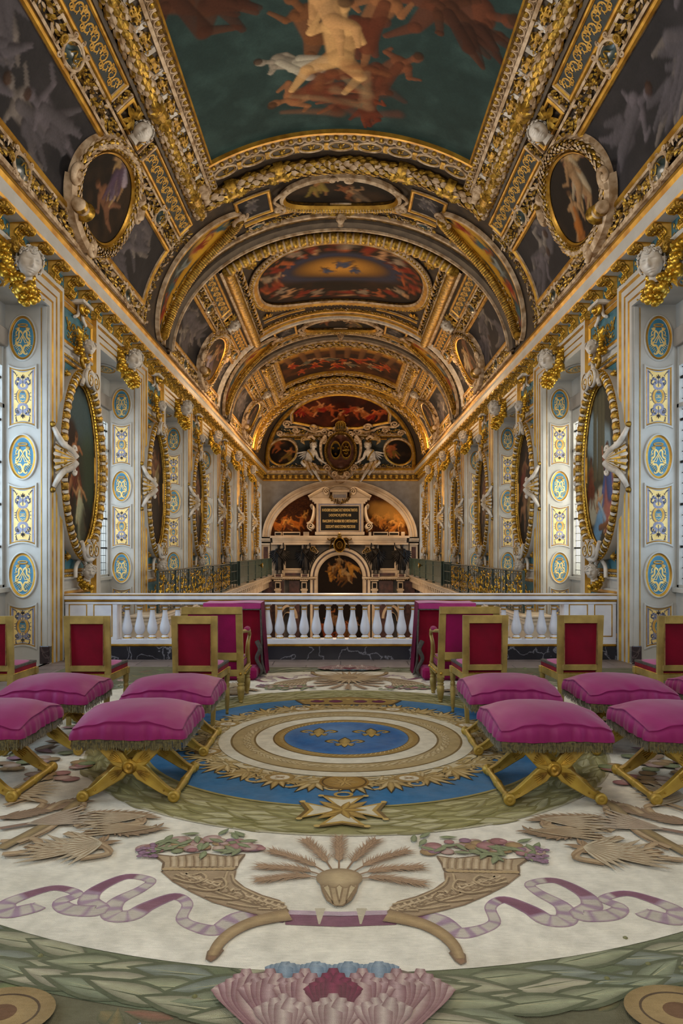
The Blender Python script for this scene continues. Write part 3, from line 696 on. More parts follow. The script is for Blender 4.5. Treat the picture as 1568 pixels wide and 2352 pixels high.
def archband(y, seed):
    """rib between two bays: y is its start, about 2.3 deep"""
    m = MB(vault)
    for s0, s1 in ((-2.0, -1.35), (1.35, 2.0)):
        P = A([(s0, y+.3), (s1, y+.3), (s1, y+1.05), (s0, y+1.05)]); grisaille(s0, s1, y+.3, y+1.05, .03, seed+int(s1*3)).sheet(m, .005); mould(m, P, .07, .04, closed=True)
    cpart(m, 'painted_spandrel')
    m = MB(vault)
    for a, b in ((-4.9, -2.2), (2.2, 4.9), (-1.9, -.9), (.9, 1.9)): leafband(m, line(a, y+1.42, b, y+1.42), .07, .02, 45, .1, seed=seed+1)
    for a, b in ((-4.95, -3.0), (3.0, 4.95)): leafband(m, line(a, y+.2, b, y+.2), .09, .02, 55, .11, seed=seed+2); band(m, line(a, y+.06, b, y+.06), .04, .05, 'stucco')
    cpart(m, 'gilded_leaf_band')
    m = MB(vault); mould(m, arch(y+1.22, 1.95), .1, .06); band(m, arch(y+1.6), .07, .07, 'stucco'); band(m, arch(y+1.72), .1, .04, 'gold_dark'); band(m, arch(y+1.95), .26, .09, 'vault_grey'); band(m, arch(y+2.1), .05, .14, 'stucco')
    cpart(m, 'arch_moulding')
    m = MB(vault); headgeo(m, (0, y+1.5, .15), .13, (0, -1, .8), (0, -.6, -1), seed=seed, curls=20); acanthus(m, (0, y+1.5), 0, .3, 3, 1, .04); acanthus(m, (0, y+1.5), PI, .3, 3, 1, .04); cpart(m, 'grotesque_mask')
    for sx in (-1, 1): m = MB(vault); cartouche(m, sx*1.72, y+1.42, .1, .16, .03, PI/2); cpart(m, 'cartouche')
    # transverse oval
    cv = colourful(-1.05, 1.05, y+.2, y+1.2, .02, seed, '1a140f', 3, .8, ('96683c', '7a4a2a', '8d6a48'), ('7d6a2c', '3f2418', '5a4a3a'))
    def fr(f):
        P = ell(0, y+.68, 1.06, .5, 64); f.sweep(P, [(0, 0), (0, .06), (-.06, .12), (-.12, .09), (-.12, 0)], ['gold_dark', 'gold_line', 'stucco', 'stucco'], True)
        ribbed(f, ell(0, y+.68, 1.2, .6, 90, t0=.2, t1=PI-.2, end=True), .05, .1, pitch=.06, m=('gold', 'stucco'))
        for sx in (-1, 1): scroll(f, (sx*1.22, y+.9), .13, PI/2, sx, 1.5, .35, .12); scroll(f, (sx*.14, y+.14), .09, 0, sx, 1.3, .35, .1); f.tube(hp(bez([(sx*1.2, y+.8), (sx*1.28, y+.55), (sx*1.0, y+.3)], 14), .1), .035, 6, 'stucco')
        leafband(f, ell(0, y+.68, 1.24, .62, 60, t0=.3, t1=PI-.3, end=True), .03, .12, 40, .07, seed=seed)
    frescoed('oval_ceiling_painting', cv, (0, y+.68, 1.02, .47), ['transverse oval vault painting on the first arch beyond the large dark teal one', 'transverse oval painting in the pale second arch beyond the golden cloud painting'][0 if y < 15 else 1], frame_fn=fr)
    # lens shaped side paintings
    for sx in (-1, 1):
        cx, cy, aa, bb, tl = sx*3.42, y+1.02, 1.36, .33, .2*sx
        c, s_ = math.cos(tl), math.sin(tl)
        def rot(P): P = np.asarray(P, float); X = P[:, 0]; Y = P[:, 1]; return np.stack([cx+X*c-Y*s_, cy+X*s_+Y*c], 1)
        cv = Canvas(-1.4, 1.4, -.4, .4, .02, '3a3a34', seed+5+sx, .5, '5c4a2a')
        cv.cap((-1.3, .16), (1.3, .2), .1, .1, 'c08a22', .9, .3, .2); cv.cap((sx*-1.0, -.1), (sx*-.5, .1), .22, .3, 'c9962c', .9, .3, .2)
        for i in range(5): cv.figure(-1+i*.5, -.02, .6, PI+sx*1.3, ['a86a3a', '8a4022', '6b6f6a'][i % 3], ['8a3018', '3e5a5c', '7d7f78'][i % 3], 1, seed+i+9)
        e = empty('curved_side_painting', (0, 0, 0)); put(e, ('%s curved lens-shaped vault painting with gilt rim, %s' % ('left' if sx < 0 else 'right', 'on the nearest arch' if y < 15 else 'on the second, paler arch')), 'painting')
        f = MB(vault); t = np.linspace(0, 2*PI, 80, endpoint=False); rr = np.linspace(.001, 1, 24)
        X = (aa*rr[:, None]*np.cos(t)); Y = bb*rr[:, None]*np.sin(t); C = cv.sample(X, Y); G = np.stack([cx+X*c-Y*s_, cy+X*s_+Y*c, np.full_like(X, .03)], -1); f.grid(G, 'fresco', closev=True, col=C); f.build('painted_surface', e)
        f = MB(vault); E = rot(ell(0, 0, aa+.03, bb+.03, 100)); f.sweep(E, [(.02, 0), (.02, .06), (-.05, .07), (-.05, 0)], ['gold_line', 'gold_line', 'stucco'], True)
        H = rot(ell(0, 0, aa+.06, bb+.1, 140, t0=.05, t1=PI-.05, end=True)); ribbed(f, H, .085, .1, pitch=.05, m=('gold', 'gold_dark'))
        H2 = rot(ell(0, 0, aa+.14, bb+.2, 80, t0=-.2, t1=PI+.2, end=True)); f.sweep(H2, [(.03, 0), (.03, .08), (-.02, .08), (-.02, 0)], 'stucco')
        H3 = rot(ell(0, 0, aa+.14, bb+.12, 60, t0=PI+.2, t1=2*PI-.2, end=True)); f.sweep(H3, [(.03, 0), (.03, .08), (-.02, .08), (-.02, 0)], 'stucco'); f.build('frame', e)
        f = MB(vault); p = rot([(-aa*sx*1.02, 0)])[0]; scroll(f, (p[0], p[1]+.1), .14, 0, sx, 1.5, .35, .1); scroll(f, (p[0]-sx*.12, p[1]-.05), .1, 0, -sx, 1.3, .35, .1); acanthus(f, p, PI/2, .25, 5, 2.5, .05); f.build('volute', e)
archband(12.85, 21); archband(20.7, 35)
m = MB(vault); ribbed(m, line(-2.65, 15.36, 2.65, 15.36), .1, .1, pitch=.17, amp=.35, m=('gold', 'stucco')); cpart(m, 'ribbed_gilt_rod')
m = MB(vault); garland(m, line(-2.7, 23.1, 2.7, 23.1), .12, .1, scale=.12, k=12); leafband(m, line(-2.2, 23.4, 2.2, 23.4), .06, .02, 40, .1, seed=33); cpart(m, 'gilded_garland')
m = MB(vault)
for sx in (-1, 1):
    m.sweep(A([(sx*2.2, 15.55), (sx*1.0, 15.55)]), GW, ['stucco', 'gold_line', 'gold_line', 'gold_line', 'stucco'], seg=.15); m.sweep(A([(sx*2.2, 19.7), (sx*1.0, 19.8)]), GW, ['stucco', 'gold_line', 'gold_line', 'gold_line', 'stucco'], seg=.15)
    acanthus(m, (sx*2.05, 15.8), PI/2, .3, 5, 2., .02); acanthus(m, (sx*2.05, 19.45), -PI/2, .3, 5, 2., .02)
mould(m, arch(20.45, 2.5), .12, .1); band(m, arch(20.25, 2.3), .1, .06, 'gold_line'); leafband(m, line(-2.2, 20.05, 2.2, 20.05), .06, .02, 30, .1, seed=41); band(m, arch(20.65), .1, .12, 'stucco_white'); cpart(m, 'corner_mouldings')

# ---- side zones
def side(ya, yb, yo, seed, frescoes=True):
    m = MB(vault)
    for y0, y1 in ((ya+.15, yo-1.12), (yo+.35, yb-.15)):
        m.fill  # panel ground
        G = np.stack(np.meshgrid([-3.16, -2.92], np.linspace(y0, y1, 6), indexing='ij')+[np.full((2, 6), .006)], -1); m.grid(G, 'arabesque_ground')
        arabesque(m, -3.14, -2.94, y0+.04, y1-.04)
        mould(m, rect(-3.19, -2.9, y0-.03, y1+.03), .06, .045, closed=True)
    cpart(m, 'arabesque_panel', True)
    m = MB(vault)
    band(m, line(-3.25, ya, -3.25, yb), .035, .05, 'stucco'); band(m, line(-3.47, ya, -3.47, yb), .035, .05, 'stucco'); band(m, line(-4.66, ya, -4.66, yb), .035, .05, 'stucco'); band(m, line(-4.93, ya, -4.93, yb), .06, .05, 'stucco')
    leafband(m, line(-3.36, ya, -3.36, yb), .07, .01, 50, .12, seed=seed); leafband(m, line(-4.79, ya, -4.79, yb), .08, .01, 60, .12, seed=seed+1)
    for y in (yo-.98, yo+.2): band(m, line(-3.2, y-.1, -2.9, y-.1), .03, .05, 'stucco'); band(m, line(-3.2, y+.1, -2.9, y+.1), .03, .05, 'stucco'); leafband(m, line(-3.2, y, -2.9, y), .05, .01, 70, .1, seed=seed+2)
    cpart(m, 'gilded_leaf_band', True)
    m = MB(vault); mould(m, rect(-3.18, -2.92, yo-.8, yo+.02), .05, .05, closed=True); acanthus(m, (-3.02, yo-.5), -PI/2, .3, 7, 4.5, .03); headgeo(m, (-3.03, yo-.35, .15), .16, (.3, -1.2, .8), (.9, -.3, .3), 'stucco_white', 'stucco_white', seed=seed); cpart(m, 'bearded_mask', True)
    for (u, v) in ((-3.36, yo-2.1), (-3.36, yo+1.8), (-4.8, yo-2.1), (-4.8, yo+1.9)):
        if v < 5.5: continue
        m = MB(vault); cartouche(m, u, v, .13, .2, .03); cpart(m, 'cartouche', True)
    for sx in (-1, 1):
        for q, (y0, y1) in enumerate(((max(ya, 4.4)+.15, yo-.8), (yo+.82, yb-.12))):
            s0, s1 = (-4.6, -3.54) if sx < 0 else (3.54, 4.6)
            m = MB(vault); grisaille(s0, s1, y0, y1, .025, seed+q*3+sx*7).sheet(m, .004); mould(m, rect(s0, s1, y0, y1), .08, .06, closed=True); cpart(m, 'grisaille_fresco')
def medal(sx, yo, seed, label, bg, n):
    cu = sx*4.04
    cv = colourful(cu-.62, cu+.62, yo-.85, yo+.85, .018, seed, bg, n, 1.0, ('8a6a48', '6e4a34', '96784f'), ('8f8390', '96702c', '4a3a4a') if sx < 0 else ('8a5220', '35506b', '9a8a70'), base=PI-sx*.8)
    e = frescoed('oval_ceiling_painting', cv, (cu, yo, .56, .78), label, h=.09)
    f = MB(vault); E = ell(cu, yo, .57, .79, 80)
    f.sweep(E, [(0, 0), (0, .1), (-.03, .12), (-.05, .09), (-.08, .13), (-.11, .1), (-.2, .1), (-.24, 0)], ['gold_dark', 'gold_line', 'gold_dark', 'gold_line', 'stucco', 'stucco', 'stucco'], True)
    X, a = along(ell(cu, yo, .7, .93, 80), .075, True); f.leaves(hp(X, .1), a, .1, ['gold' if i % 2 else 'stucco' for i in range(len(X))], .8); garland(f, ell(cu, yo, .71, .94, 80), .065, .1, True, .07, 8, ('stucco', 'gold')); f.build('frame', e)
    f = MB(vault)   # strapwork volutes
    a0, a1 = (-2.6, -.9)
    W1 = ell(cu, yo, .84, 1.06, 30, t0=(PI*1.05 if sx < 0 else -.05), t1=(PI*1.42 if sx < 0 else -PI*.42), end=True)
    f.sweep(W1, [(-.07, .02), (-.07, .14), (.0, .18), (.07, .14), (.07, .02)], 'stucco')
    scroll(f, W1[-1], .14, 0, sx, 1.4, .35, .16); scroll(f, W1[0], .13, 0, -sx, 1.4, .35, .16)
    p = W1[18]; f.lathe([(0, -.16), (.07, -.16), (.1, -.1), (.11, -.03), (.07, .02), (.09, .06), (.15, .12), (.13, .15), (0, .12)], (p[0], p[1], .22), 14, 'x', fm=(['stucco', 'gold'], [0, 0, 1, 0, 0, 1, 1, 1]), axis=1)
    f.build('volute', e); f = MB(vault)
    q = (cu-sx*.45, yo+.86); f.tube([(q[0]-sx*.05, q[1]-.12, .14), (q[0]+sx*.02, q[1]+.06, .15), (q[0]+sx*.14, q[1]+.2, .12)], [.09, .07, .09], 10, 'stucco'); scroll(f, (q[0]+sx*.16, q[1]+.24), .1, 0, sx, 1.3, .4, .12); f.balls([[q[0], q[1], .2]], .07, 'gold'); acanthus(f, q, -PI/2, .2, 5, 2., .12)
    f.build('volute', e)
side(4.0, 13.0, 10.1, 51); side(14.95, 20.9, 18.5, 61); side(23.1, 28.9, 26.5, 71)
medal(-1, 10.1, 3, 'oval vault painting with a pale draped figure, nearest on the left', '1e1813', 3)
medal(1, 10.1, 8, 'oval vault painting with blue and ochre robes, nearest on the right', '201a16', 4)
medal(-1, 18.5, 13, 'oval vault painting low on the left side beside the golden cloud painting', '24180f', 3)
medal(1, 18.5, 18, 'oval vault painting low on the right side beside the golden cloud painting', '24180f', 3)
medal(-1, 26.5, 23, 'small far oval vault painting on left, nearest the altar end', '24180f', 2)
medal(1, 26.5, 28, 'small far oval vault painting on right, nearest the altar end', '24180f', 2)
# ---- last arch and end lunette
m = MB(vault); mould(m, arch(29.0), .14, .1); leafband(m, arch(29.3), .12, .02, 30, .16, seed=81); band(m, arch(29.6), .14, .12, 'gold_line'); mould(m, arch(30.2), .2, .14); garland(m, arch(29.9), .12, .1, scale=.14); cpart(m, 'arch_moulding')
LY0, LY1 = 35.95, 30.4*K; LM = 5.1
def lunette(V):   # (across, metres up the slope, relief)
    t = V[:, 1]/LM
    return np.stack([V[:, 0], LY0+(LY1-LY0)*t-.565*V[:, 2], 5.73+2.87*t-.825*V[:, 2]], 1)
m = MB(lunette)
th = np.linspace(0, PI, 60); rr = np.linspace(0, 1, 12)
G = np.zeros((60, 12, 3)); G[..., 0] = VA*np.cos(th)[:, None]*np.ones(12); G[..., 1] = LM*np.sin(th)[:, None]*rr; m.grid(G, 'arabesque_ground')
mould(m, np.stack([VA*.97*np.cos(th), LM*.97*np.sin(th)], 1), .2, .12)
lun = put(m.build('ceiling'), kind='structure')
e = empty('lunette_painting', (0, 0, 0)); put(e, 'arched painting with reddish reclining figures at the far end above the coat of arms', 'painting')
cv2 = Canvas(-2.3, 2.3, 0, 2.2, .03, '2c1109', 9, .6, '6a2c12')
for i in range(11): cv2.figure(-1.8+i*.36, .95+rng.uniform(-.35, .3), 1.0, rng.uniform(-1.3, 1.3), ['b05a2a', '92401c', 'c08050'][i % 3], ['7d1a10', None, '8a4a1c'][i % 3], 1 if i % 2 else -1, 300+i)
f = MB(lunette); vv = np.linspace(0, 1, 60)
Xg = np.linspace(-2.2, 2.2, 150); top = LM*(.60+.375*np.sqrt(np.clip(1-(Xg/2.35)**2, 0, 1))); bot = LM*(.565+.075*np.clip(abs(Xg)-.8, 0, 1.4)/1.4)
G = np.zeros((150, 60, 3)); G[..., 0] = Xg[:, None]; G[..., 1] = bot[:, None]+(top-bot)[:, None]*vv; G[..., 2] = .04
f.grid(G, 'fresco', col=cv2.sample(G[..., 0], (G[..., 1]-LM*.55))); f.build('painted_surface', e)
f = MB(lunette); Pp = np.concatenate([np.stack([Xg, top+.03], 1), np.stack([Xg, bot-.03], 1)[::-1]]); f.sweep(Pp, [(-.03, 0), (-.03, .1), (.03, .15), (.12, .1), (.12, 0)], ['gold', 'gold_line', 'stucco', 'stucco'], True); f.build('frame', e)
f = MB(lunette)
for sx in (-1, 1):
    for (u, v, r0, d) in ((1.25, .58, .22, 1), (2.5, .62, .22, -1), (2.1, .54, .18, 1), (.75, .52, .22, -1), (1.1, .97, .14, 1), (2.85, .5, .2, 1)): f.tube(hp(spiral((sx*u, v*LM), r0, .04, 1.5, 0, 26, d*sx), .14), .045, 6, 'stucco')
    f.tube(hp(bez([(sx*.8, LM*.54), (sx*1.3, LM*.52), (sx*1.9, LM*.58), (sx*2.6, LM*.58)], 24), .14), .06, 6, 'stucco')
    for q in range(3): band(f, A([(sx*.6, LM*(.47-q*.025)), (sx*2.9, LM*(.47-q*.025))]), .05, [.14, .1, .06][q], ['stucco', 'gold', 'gold_dark'][q])
    leafband(f, A([(sx*.8, LM*.5), (sx*2.8, LM*.5)]), .14, .04, 26, .2, seed=3); leafband(f, A([(sx*.8, .1), (sx*3.5, .1)]), .1, .03, 26, .16, seed=4)
    for v in (.12, .42): f.tube(hp(spiral((sx*1.0, v*LM), .1, .02, 1.3, 0, 20, sx), .1), .03, 6, 'stucco')
    f.ribbon(A([(sx*.95, .3), (sx*.95, LM*.42)]), .06, .05, 'stucco', crown=.02); band(f, A([(sx*1.15, LM*.4), (sx*2.2, LM*.4)]), .06, .06, 'gold_line')
f.build('strapwork', lun)
for sx in (-1, 1):
    e = empty('oval_ceiling_painting', (0, 0, 0)); put(e, 'dim rounded painting beside the %s stucco angel of the coat of arms' % ('left' if sx < 0 else 'right'), 'painting')
    cv = colourful(-.8, .8, -1, 1, .03, 200+sx, '1c1410', 2, 1.2, robes=('6a5420', '3a3a30', '5a2a1a'), base=0)
    f = MB(lunette); t = np.linspace(0, 2*PI, 50, endpoint=False); rr = np.linspace(.01, 1, 20)
    X = .66*rr[:, None]*np.cos(t); Y = .9*rr[:, None]*np.sin(t); G = np.stack([sx*2.82-sx*.14*Y+X, 1.15+Y, np.full_like(X, .05)], -1); f.grid(G, 'fresco', closev=True, col=cv.sample(X, Y)); f.build('painted_surface', e)
    f = MB(lunette); f.sweep(G[-1][:, :2], [(.03, 0), (.03, .1), (-.03, .13), (-.09, .1), (-.09, 0)], ['gold', 'gold_line', 'stucco', 'stucco'], True); f.build('frame', e)
# ================================================================== side walls, piers, niches
W = 3.9; P0, PER, PL = 9.56, 4.31, 2.03
FARY = 36.1
def wmap(V): return np.stack([-(W-V[:, 2]), V[:, 0], V[:, 1]], 1)      # (along the hall, height, out from wall)
def facing(V): return np.stack([V[:, 0], -V[:, 2], V[:, 1]], 1)         # relief facing the near end
NI = range(-3, 6)
m = MB()
ys = [(P0+PER*i, P0+PER*i+PL) for i in NI]+[(P0+PER*6, FARY)]
m.box(-4.95, -3.9, -4.6, ys[0][0], -6, 9.0, 'paint_white')
for q, (a, b) in enumerate(ys):
    m.box(-4.95, -W, a, b, -6, 9.0, 'paint_white')
    if q+1 < len(ys):
        c = ys[q+1][0]; near = b < 9
        fl = 0. if near else .2
        m.box(-4.95, -W, b, c, 4.78, 9.0, 'paint_white'); m.box(-4.95, -W+.0, b, c, -6, fl, 'paint_white')
        m.box(-4.95, -4.46, b, c, fl, 1.0, 'paint_white'); m.box(-4.95, -4.46, b, c, 4.45, 4.78, 'paint_white')
        m.box(-4.48, -4.4, b, c, .96, 1.02, 'paint_white')
wl = put(m.build('wall_left'), kind='structure'); wr = wl.copy(); COL.objects.link(wr); wr.name = 'wall_right'; wr.scale = (-1, 1, 1)
def wpart(mb, name):
    o = mb.build(name, wl); c = o.copy(); COL.objects.link(c); c.parent = wr; return o, c
# black marble base of near piers
for i in (-1, 0):
    a = P0+PER*i; m = MB(); m.box(-W+.03, -4.0, a-.02, a+PL+.02, 0, .24, 'brown_marble', .01); wpart(m, 'marble_base')
# opening architraves with gilt lines
PR = [(0, 0), (0, .03), (.07, .03), (.09, .045), (.17, .045), (.185, .06), (.27, .06), (.30, .085), (.36, .085), (.38, 0)]
PM = ['paint_white', 'paint_white', 'gold_line', 'paint_white', 'gold_line', 'paint_white', 'gold_line', 'paint_white', 'gold_line']
arch_proto = []
for i in range(-2, 6):
    y1 = P0+PER*(i-1)+PL; y0 = P0+PER*i; zb = 0. if i < 1 else .2
    m = MB(wmap); m.sweep(A([(y1, zb), (y1, 4.76), (y0, 4.76), (y0, zb)]), PR, PM); wpart(m, 'architrave')
    if i >= 0:  # reveal edge strips on the jamb face that looks at us
        m = MB(); m.box(-3.985, -3.975, y0-.006, y0, zb, 4.74, 'gold_line'); m.box(-3.96, -3.9, y0-.012, y0, zb, 4.76, 'paint_white', .004); wpart(m, 'jamb_edge_strip')
# ---- jamb medallions
def medallion():
    m = MB(facing)
    a, b = .195, .31
    m.sweep(ell(0, 0, a, b, 48), [(-.004, 0), (0, .018), (.012, .022), (.02, .018), (.024, .012), (.042, .004), (.05, .008), (.056, .002)], ['paint_white', 'paint_white', 'paint_white', 'gold_line', 'gold_line', 'gold_line', 'paint_white'], True, smooth=True)
    m.disc(0, 0, a-.05, b-.05, .002, 'blue_medal', rings=2, k=40)
    h = .004; g = 'gold_pale'
    m.ribbon(np.concatenate([ell(0, .165, .062, .02, 28), ell(0, .165, .062, .02, 28)[:1]]), .009, h, 'wood_edge', crown=.004)
    m.ribbon(np.concatenate([ell(0, .171, .062, .017, 28), ell(0, .171, .062, .017, 28)[:1]]), .006, h+.003, 'gold_paint', crown=.004)
    for s in (-1, 1):
        m.ribbon(bez([(s*.005, .07), (s*.04, .10), (s*.085, .085), (s*.09, .04), (s*.07, .045)], 24), np.linspace(.007, .005, 24+1)[:len(bez([(0, 0), (1, 0), (2, 0), (3, 0), (4, 0)], 24))], h, g, crown=.002)
        m.ribbon(A([(s*.035, .1), (-s*.07, -.07)]), .006, h+.001, g, crown=.002); m.ribbon(A([(s*.0, .02), (-s*.03, -.07), ]), .005, h, g, crown=.002); m.ribbon(A([(-s*.075, -.062), (-s*.03, -.062)]), .004, h, g)
        m.ribbon(bez([(s*.02, .09), (s*.05, .075), (s*.055, .01), (s*.09, -.03), (s*.085, -.07)], 20), .011, h, g, crown=.002)
        for k in range(5): m.leaves([[s*.055, .09, h]], PI/2-s*(.9-k*.28), .062, g, .35)
        for k in range(5): m.leaves([[s*(.075-.004*k), .03-.025*k, h]], (-.2-k*.15) if s > 0 else PI+.2+k*.15, .045, g, .4)
        m.ribbon(bez([(s*.095, -.06), (s*.06, -.10), (s*.03, -.1), (s*.006, -.15), (s*.012, -.2), (s*.045, -.215), (s*.06, -.195)], 28), np.linspace(.016, .005, 28+2)[:len(bez([(i, 0) for i in range(7)], 28))], h, g, crown=.002)
        for k in range(6): m.leaves([[s*(.085-.014*k), -.085-.016*k, h]], (-.5-k*.12) if s > 0 else PI+.5+k*.12, .05, g, .35)
    return m.build('oval_medallion')
def concave(w, h, r): 
    t = np.linspace(-1, 1, 11); arc = r*(1-t*t)
    return np.concatenate([np.stack([t*w, -h+arc], 1), np.stack([-t*w, h-arc], 1)])
def panel(hh=.425):
    m = MB(facing)
    m.sweep(concave(.19, hh, .05), [(-.004, 0), (0, .02), (.012, .022), (.022, .016), (.03, .006), (.036, .009), (.042, .002)], ['paint_white', 'paint_white', 'paint_white', 'gold_line', 'gold_line', 'paint_white'], True)
    c1 = concave(.152, hh-.03, .045); m.fill(c1, .002, 'panel_grey'); m.fill(concave(.122, hh-.062, .04), .003, 'panel_yellow')
    h = .004; q = 'panel_slate'; k_ = (hh-.06)/.365
    for s in (-1, 1):
        for t in (-1, 1):
            def S(p): return [(s*a*.78, t*b*k_) for a, b in p]
            m.ribbon(bez(S([(0, .10), (.06, .12), (.07, .17), (.03, .19), (.06, .23), (.11, .24)]), 26), .018, h, 'panel_grey', crown=.001)
            m.ribbon(bez(S([(.03, .19), (.08, .16), (.12, .17), (.12, .21), (.09, .22)]), 20), .008, h+.0005, q)
            for a in range(7): m.leaves([[s*(.085+.022*math.cos(a))*.8, t*(.2+.03*math.sin(a))*k_, h]], a*1.1+s, .036, q, .5)
            for a in range(5): m.leaves([[s*(.08+.006*a), t*(.24+.022*a)*k_, h]], PI/2*t+s*(.9-a*.6), .038, q, .45)
            acanthus(m, (0, t*.24*k_), t*PI/2, .06, 5, 2.4, h, q, .4); m.ribbon(A([(0, t*.13*k_), (0, t*.25*k_)]), .006, h+.001, q)
        m.ribbon(ell(0, 0, .068, .098, 20, t0=(-1.1 if s > 0 else PI-1.1), t1=(1.1 if s > 0 else PI+1.1), end=True), .012, h+.001, 'gold_paint', crown=.002)
        m.ribbon(ell(0, 0, .088, .105, 16, t0=(-1.3 if s > 0 else PI-1.3), t1=(1.3 if s > 0 else PI+1.3), end=True), .006, h, q)
        for a in range(3): m.leaves([[s*.088, -.04+.04*a, h]], (0 if s > 0 else PI)+(a-1)*.5, .03, q, .5)
    m.disc(0, 0, .048, .078, h+.002, 'blue_medal', rings=1, k=24); m.ribbon(ell(0, 0, .05, .08, 25, end=True), .004, h+.003, 'gold_paint')
    for s in (-1, 1):
        m.ribbon(A([(s*.03, -.028), (s*.03, .025), (-s*.012, -.025)]), .003, h+.005, 'gold_pale'); m.ribbon(A([(s*.012, .025), (-s*.03, -.028)]), .003, h+.005, 'gold_pale')
        m.ribbon(bez([(0, -.06), (s*.015, -.05), (s*.03, -.045)], 8), .003, h+.005, 'gold_pale')
    m.ribbon(ell(0, .055, .02, .006, 13, end=True), .003, h+.005, 'wood_edge')
    return m.build('arabesque_panel')
md = medallion(); pn = panel(); ps = panel(.31)
protos = [md, pn, ps]; first = {}
def place(proto, loc, parent, rx=0.):
    if proto.name in first: o = proto.copy(); COL.objects.link(o)
    else: o = proto; first[proto.name] = 1
    o.parent = parent; o.location = loc; o.rotation_euler = (rx, 0, 0); return o
for i in range(0, 6):
    for wall_, s in ((wl, -1), (wr, 1)):
        Y = P0+PER*i-.002; x = -4.225      # local x; wall_right is mirrored
        for z in (4.336, 2.754, 1.184): place(md, (x, Y, z), wall_)
        for z in (3.557, 1.98): place(pn, (x, Y, z), wall_)
        if i <= 1: place(ps, (x, Y, .5), wall_)
        if i <= 3: place(md, (x, Y-1.0, 4.775), wall_, PI/2)
# ---- pier dressings behind the ovals
def pier_dress(yc):
    out = []
    a, b = yc-.6, yc+.6
    m = MB(wmap)
    m.fill(rect(a+.06, b-.06, 1.2, 4.22), .004, 'blue_panel'); mould(m, rect(a+.08, b-.08, 1.22, 4.2), .05, .035, closed=True, m=('gold_line',)*5)
    eggs(m, rect(a+.02, b-.02, 1.15, 4.27), .022, .03, .07, True, m=('gold', 'gold')); m.sweep(rect(a-.03, b+.03, 1.1, 4.32), [(0, 0), (0, .03), (.03, .03), (.03, .0)], 'paint_white', True)
    for u in (a+.17, b-.17):
        for v in (1.42, 4.0): acanthus(m, (u, v), .4, .1, 8, 5.6, .03, 'gold'); m.ball((u, v, .05), .045, 'gold'); 
    out.append(wpart(m, 'blue_back_panel'))
    for z0, z1, nm in ((4.44, 4.98, 'frieze_panel'), (.3, .92, 'dado_panel')):
        m = MB(wmap); m.fill(rect(a+.04, b-.04, z0+.04, z1-.04), .02, 'blue_panel'); mould(m, rect(a, b, z0, z1), .09, .05, closed=True, m=('paint_white', 'paint_white', 'gold_line', 'gold_line', 'gold_line'))
        rg = np.random.default_rng(int(yc)); n = 90 if z0 > 4 else 50
        zc = (z0+z1)/2
        for s in (-1, 1):
            m.ribbon(bez([(yc, zc-.12), (yc+s*.15, zc+.08), (yc+s*.3, zc-.06), (yc+s*.44, zc+.1)], 24), .012, .03, 'gold', crown=.015)
        u = rg.uniform(-.46, .46, n); v = zc+.1*np.sin(u*9)+rg.normal(0, .07, n); v = np.clip(v, z0+.1, z1-.1); m.leaves(hp(np.stack([yc+u, v], 1), .022), rg.uniform(0, 6.28, n), .075, 'gold', .5)
        out.append(wpart(m, nm))
    return out
for i in range(0, 6): pier_dress(P0+PER*i+PL/2)
# ---- windows
def window(n, side, yb, yc_):
    m = MB(); x0, x1 = -4.53, -4.47
    y0, y1, z0, z1 = yb, yc_, 1.0, 4.45
    for yy in (y0, (y0+y1)/2-.03, y1-.06): m.box(x0, x1, yy, yy+.06, z0, z1, 'paint_white', .006)
    for zz in (z0, 3.4, z1-.06): m.box(x0, x1, y0, y1, zz, zz+.06, 'paint_white', .006)
    e = put(m.build('window_%d' % n), kind='structure')
    m = MB(); P = []
    for yy in np.arange(y0+.11, y1-.05, .11):
        m.box(-4.522, -4.515, yy-.005, yy+.005, z0, z1, 'black_iron')
    for k, zz in enumerate(np.arange(z0+.14, z1-.05, .14)):
        m.box(-4.522, -4.515, y0, y1, zz-.005, zz+.005, 'black_iron')
        if k % 4 == 3: m.box(-4.515, -4.49, y0, y1, zz-.016, zz+.016, 'black_iron')
    m.build('leading', e)
    m = MB(); m.box(-4.527, -4.525, y0, y1, z0, z1, 'window_glass'); m.build('pane', e)
    m = MB(); m.box(-4.465, -4.4, y0+.05, y1-.05, 4.2, 4.44, 'paint_grey', .01); m.box(-4.468, -4.463, y0+.08, y1-.08, 3.95, 4.3, 'paint_white'); m.build('roller_blind', e)
    if side > 0: e.scale = (-1, 1, 1)
    return e
n = 1
for i in range(-2, 6):
    for s in (-1, 1): window(n, s, P0+PER*(i-1)+PL, P0+PER*i); n += 1
# ---- cornice with scroll consoles
prof = [(0, 5.02), (.035, 5.03), (.035, 5.09), (.01, 5.11), (.01, 5.36), (.2, 5.37), (.215, 5.40), (.225, 5.5), (.25, 5.53), (.27, 5.585), (.25, 5.65), (.1, 5.78)]
pmats = ['gold_line', 'gold_line', 'gold_line', 'blue_panel', 'paint_white', 'gold_line', 'paint_white', 'paint_white', 'gold_line', 'gold_line', 'stucco']
def cornice_strip(mb, y0, y1, prof=prof, pm=pmats):
    G = np.zeros((2, len(prof), 3)); G[0, :, 0] = y0; G[1, :, 0] = y1; G[:, :, 1] = A(prof)[:, 1]; G[:, :, 2] = A(prof)[:, 0]
    mb.grid(G, 'x', smooth=False, fm=(list(pm), np.arange(len(pm))[None]))
m = MB(wmap); cornice_strip(m, -4.6, FARY); c1 = put(m.build('trim_1'), kind='structure'); c2 = c1.copy(); COL.objects.link(c2); c2.name = 'trim_2'; c2.scale = (-1, 1, 1)
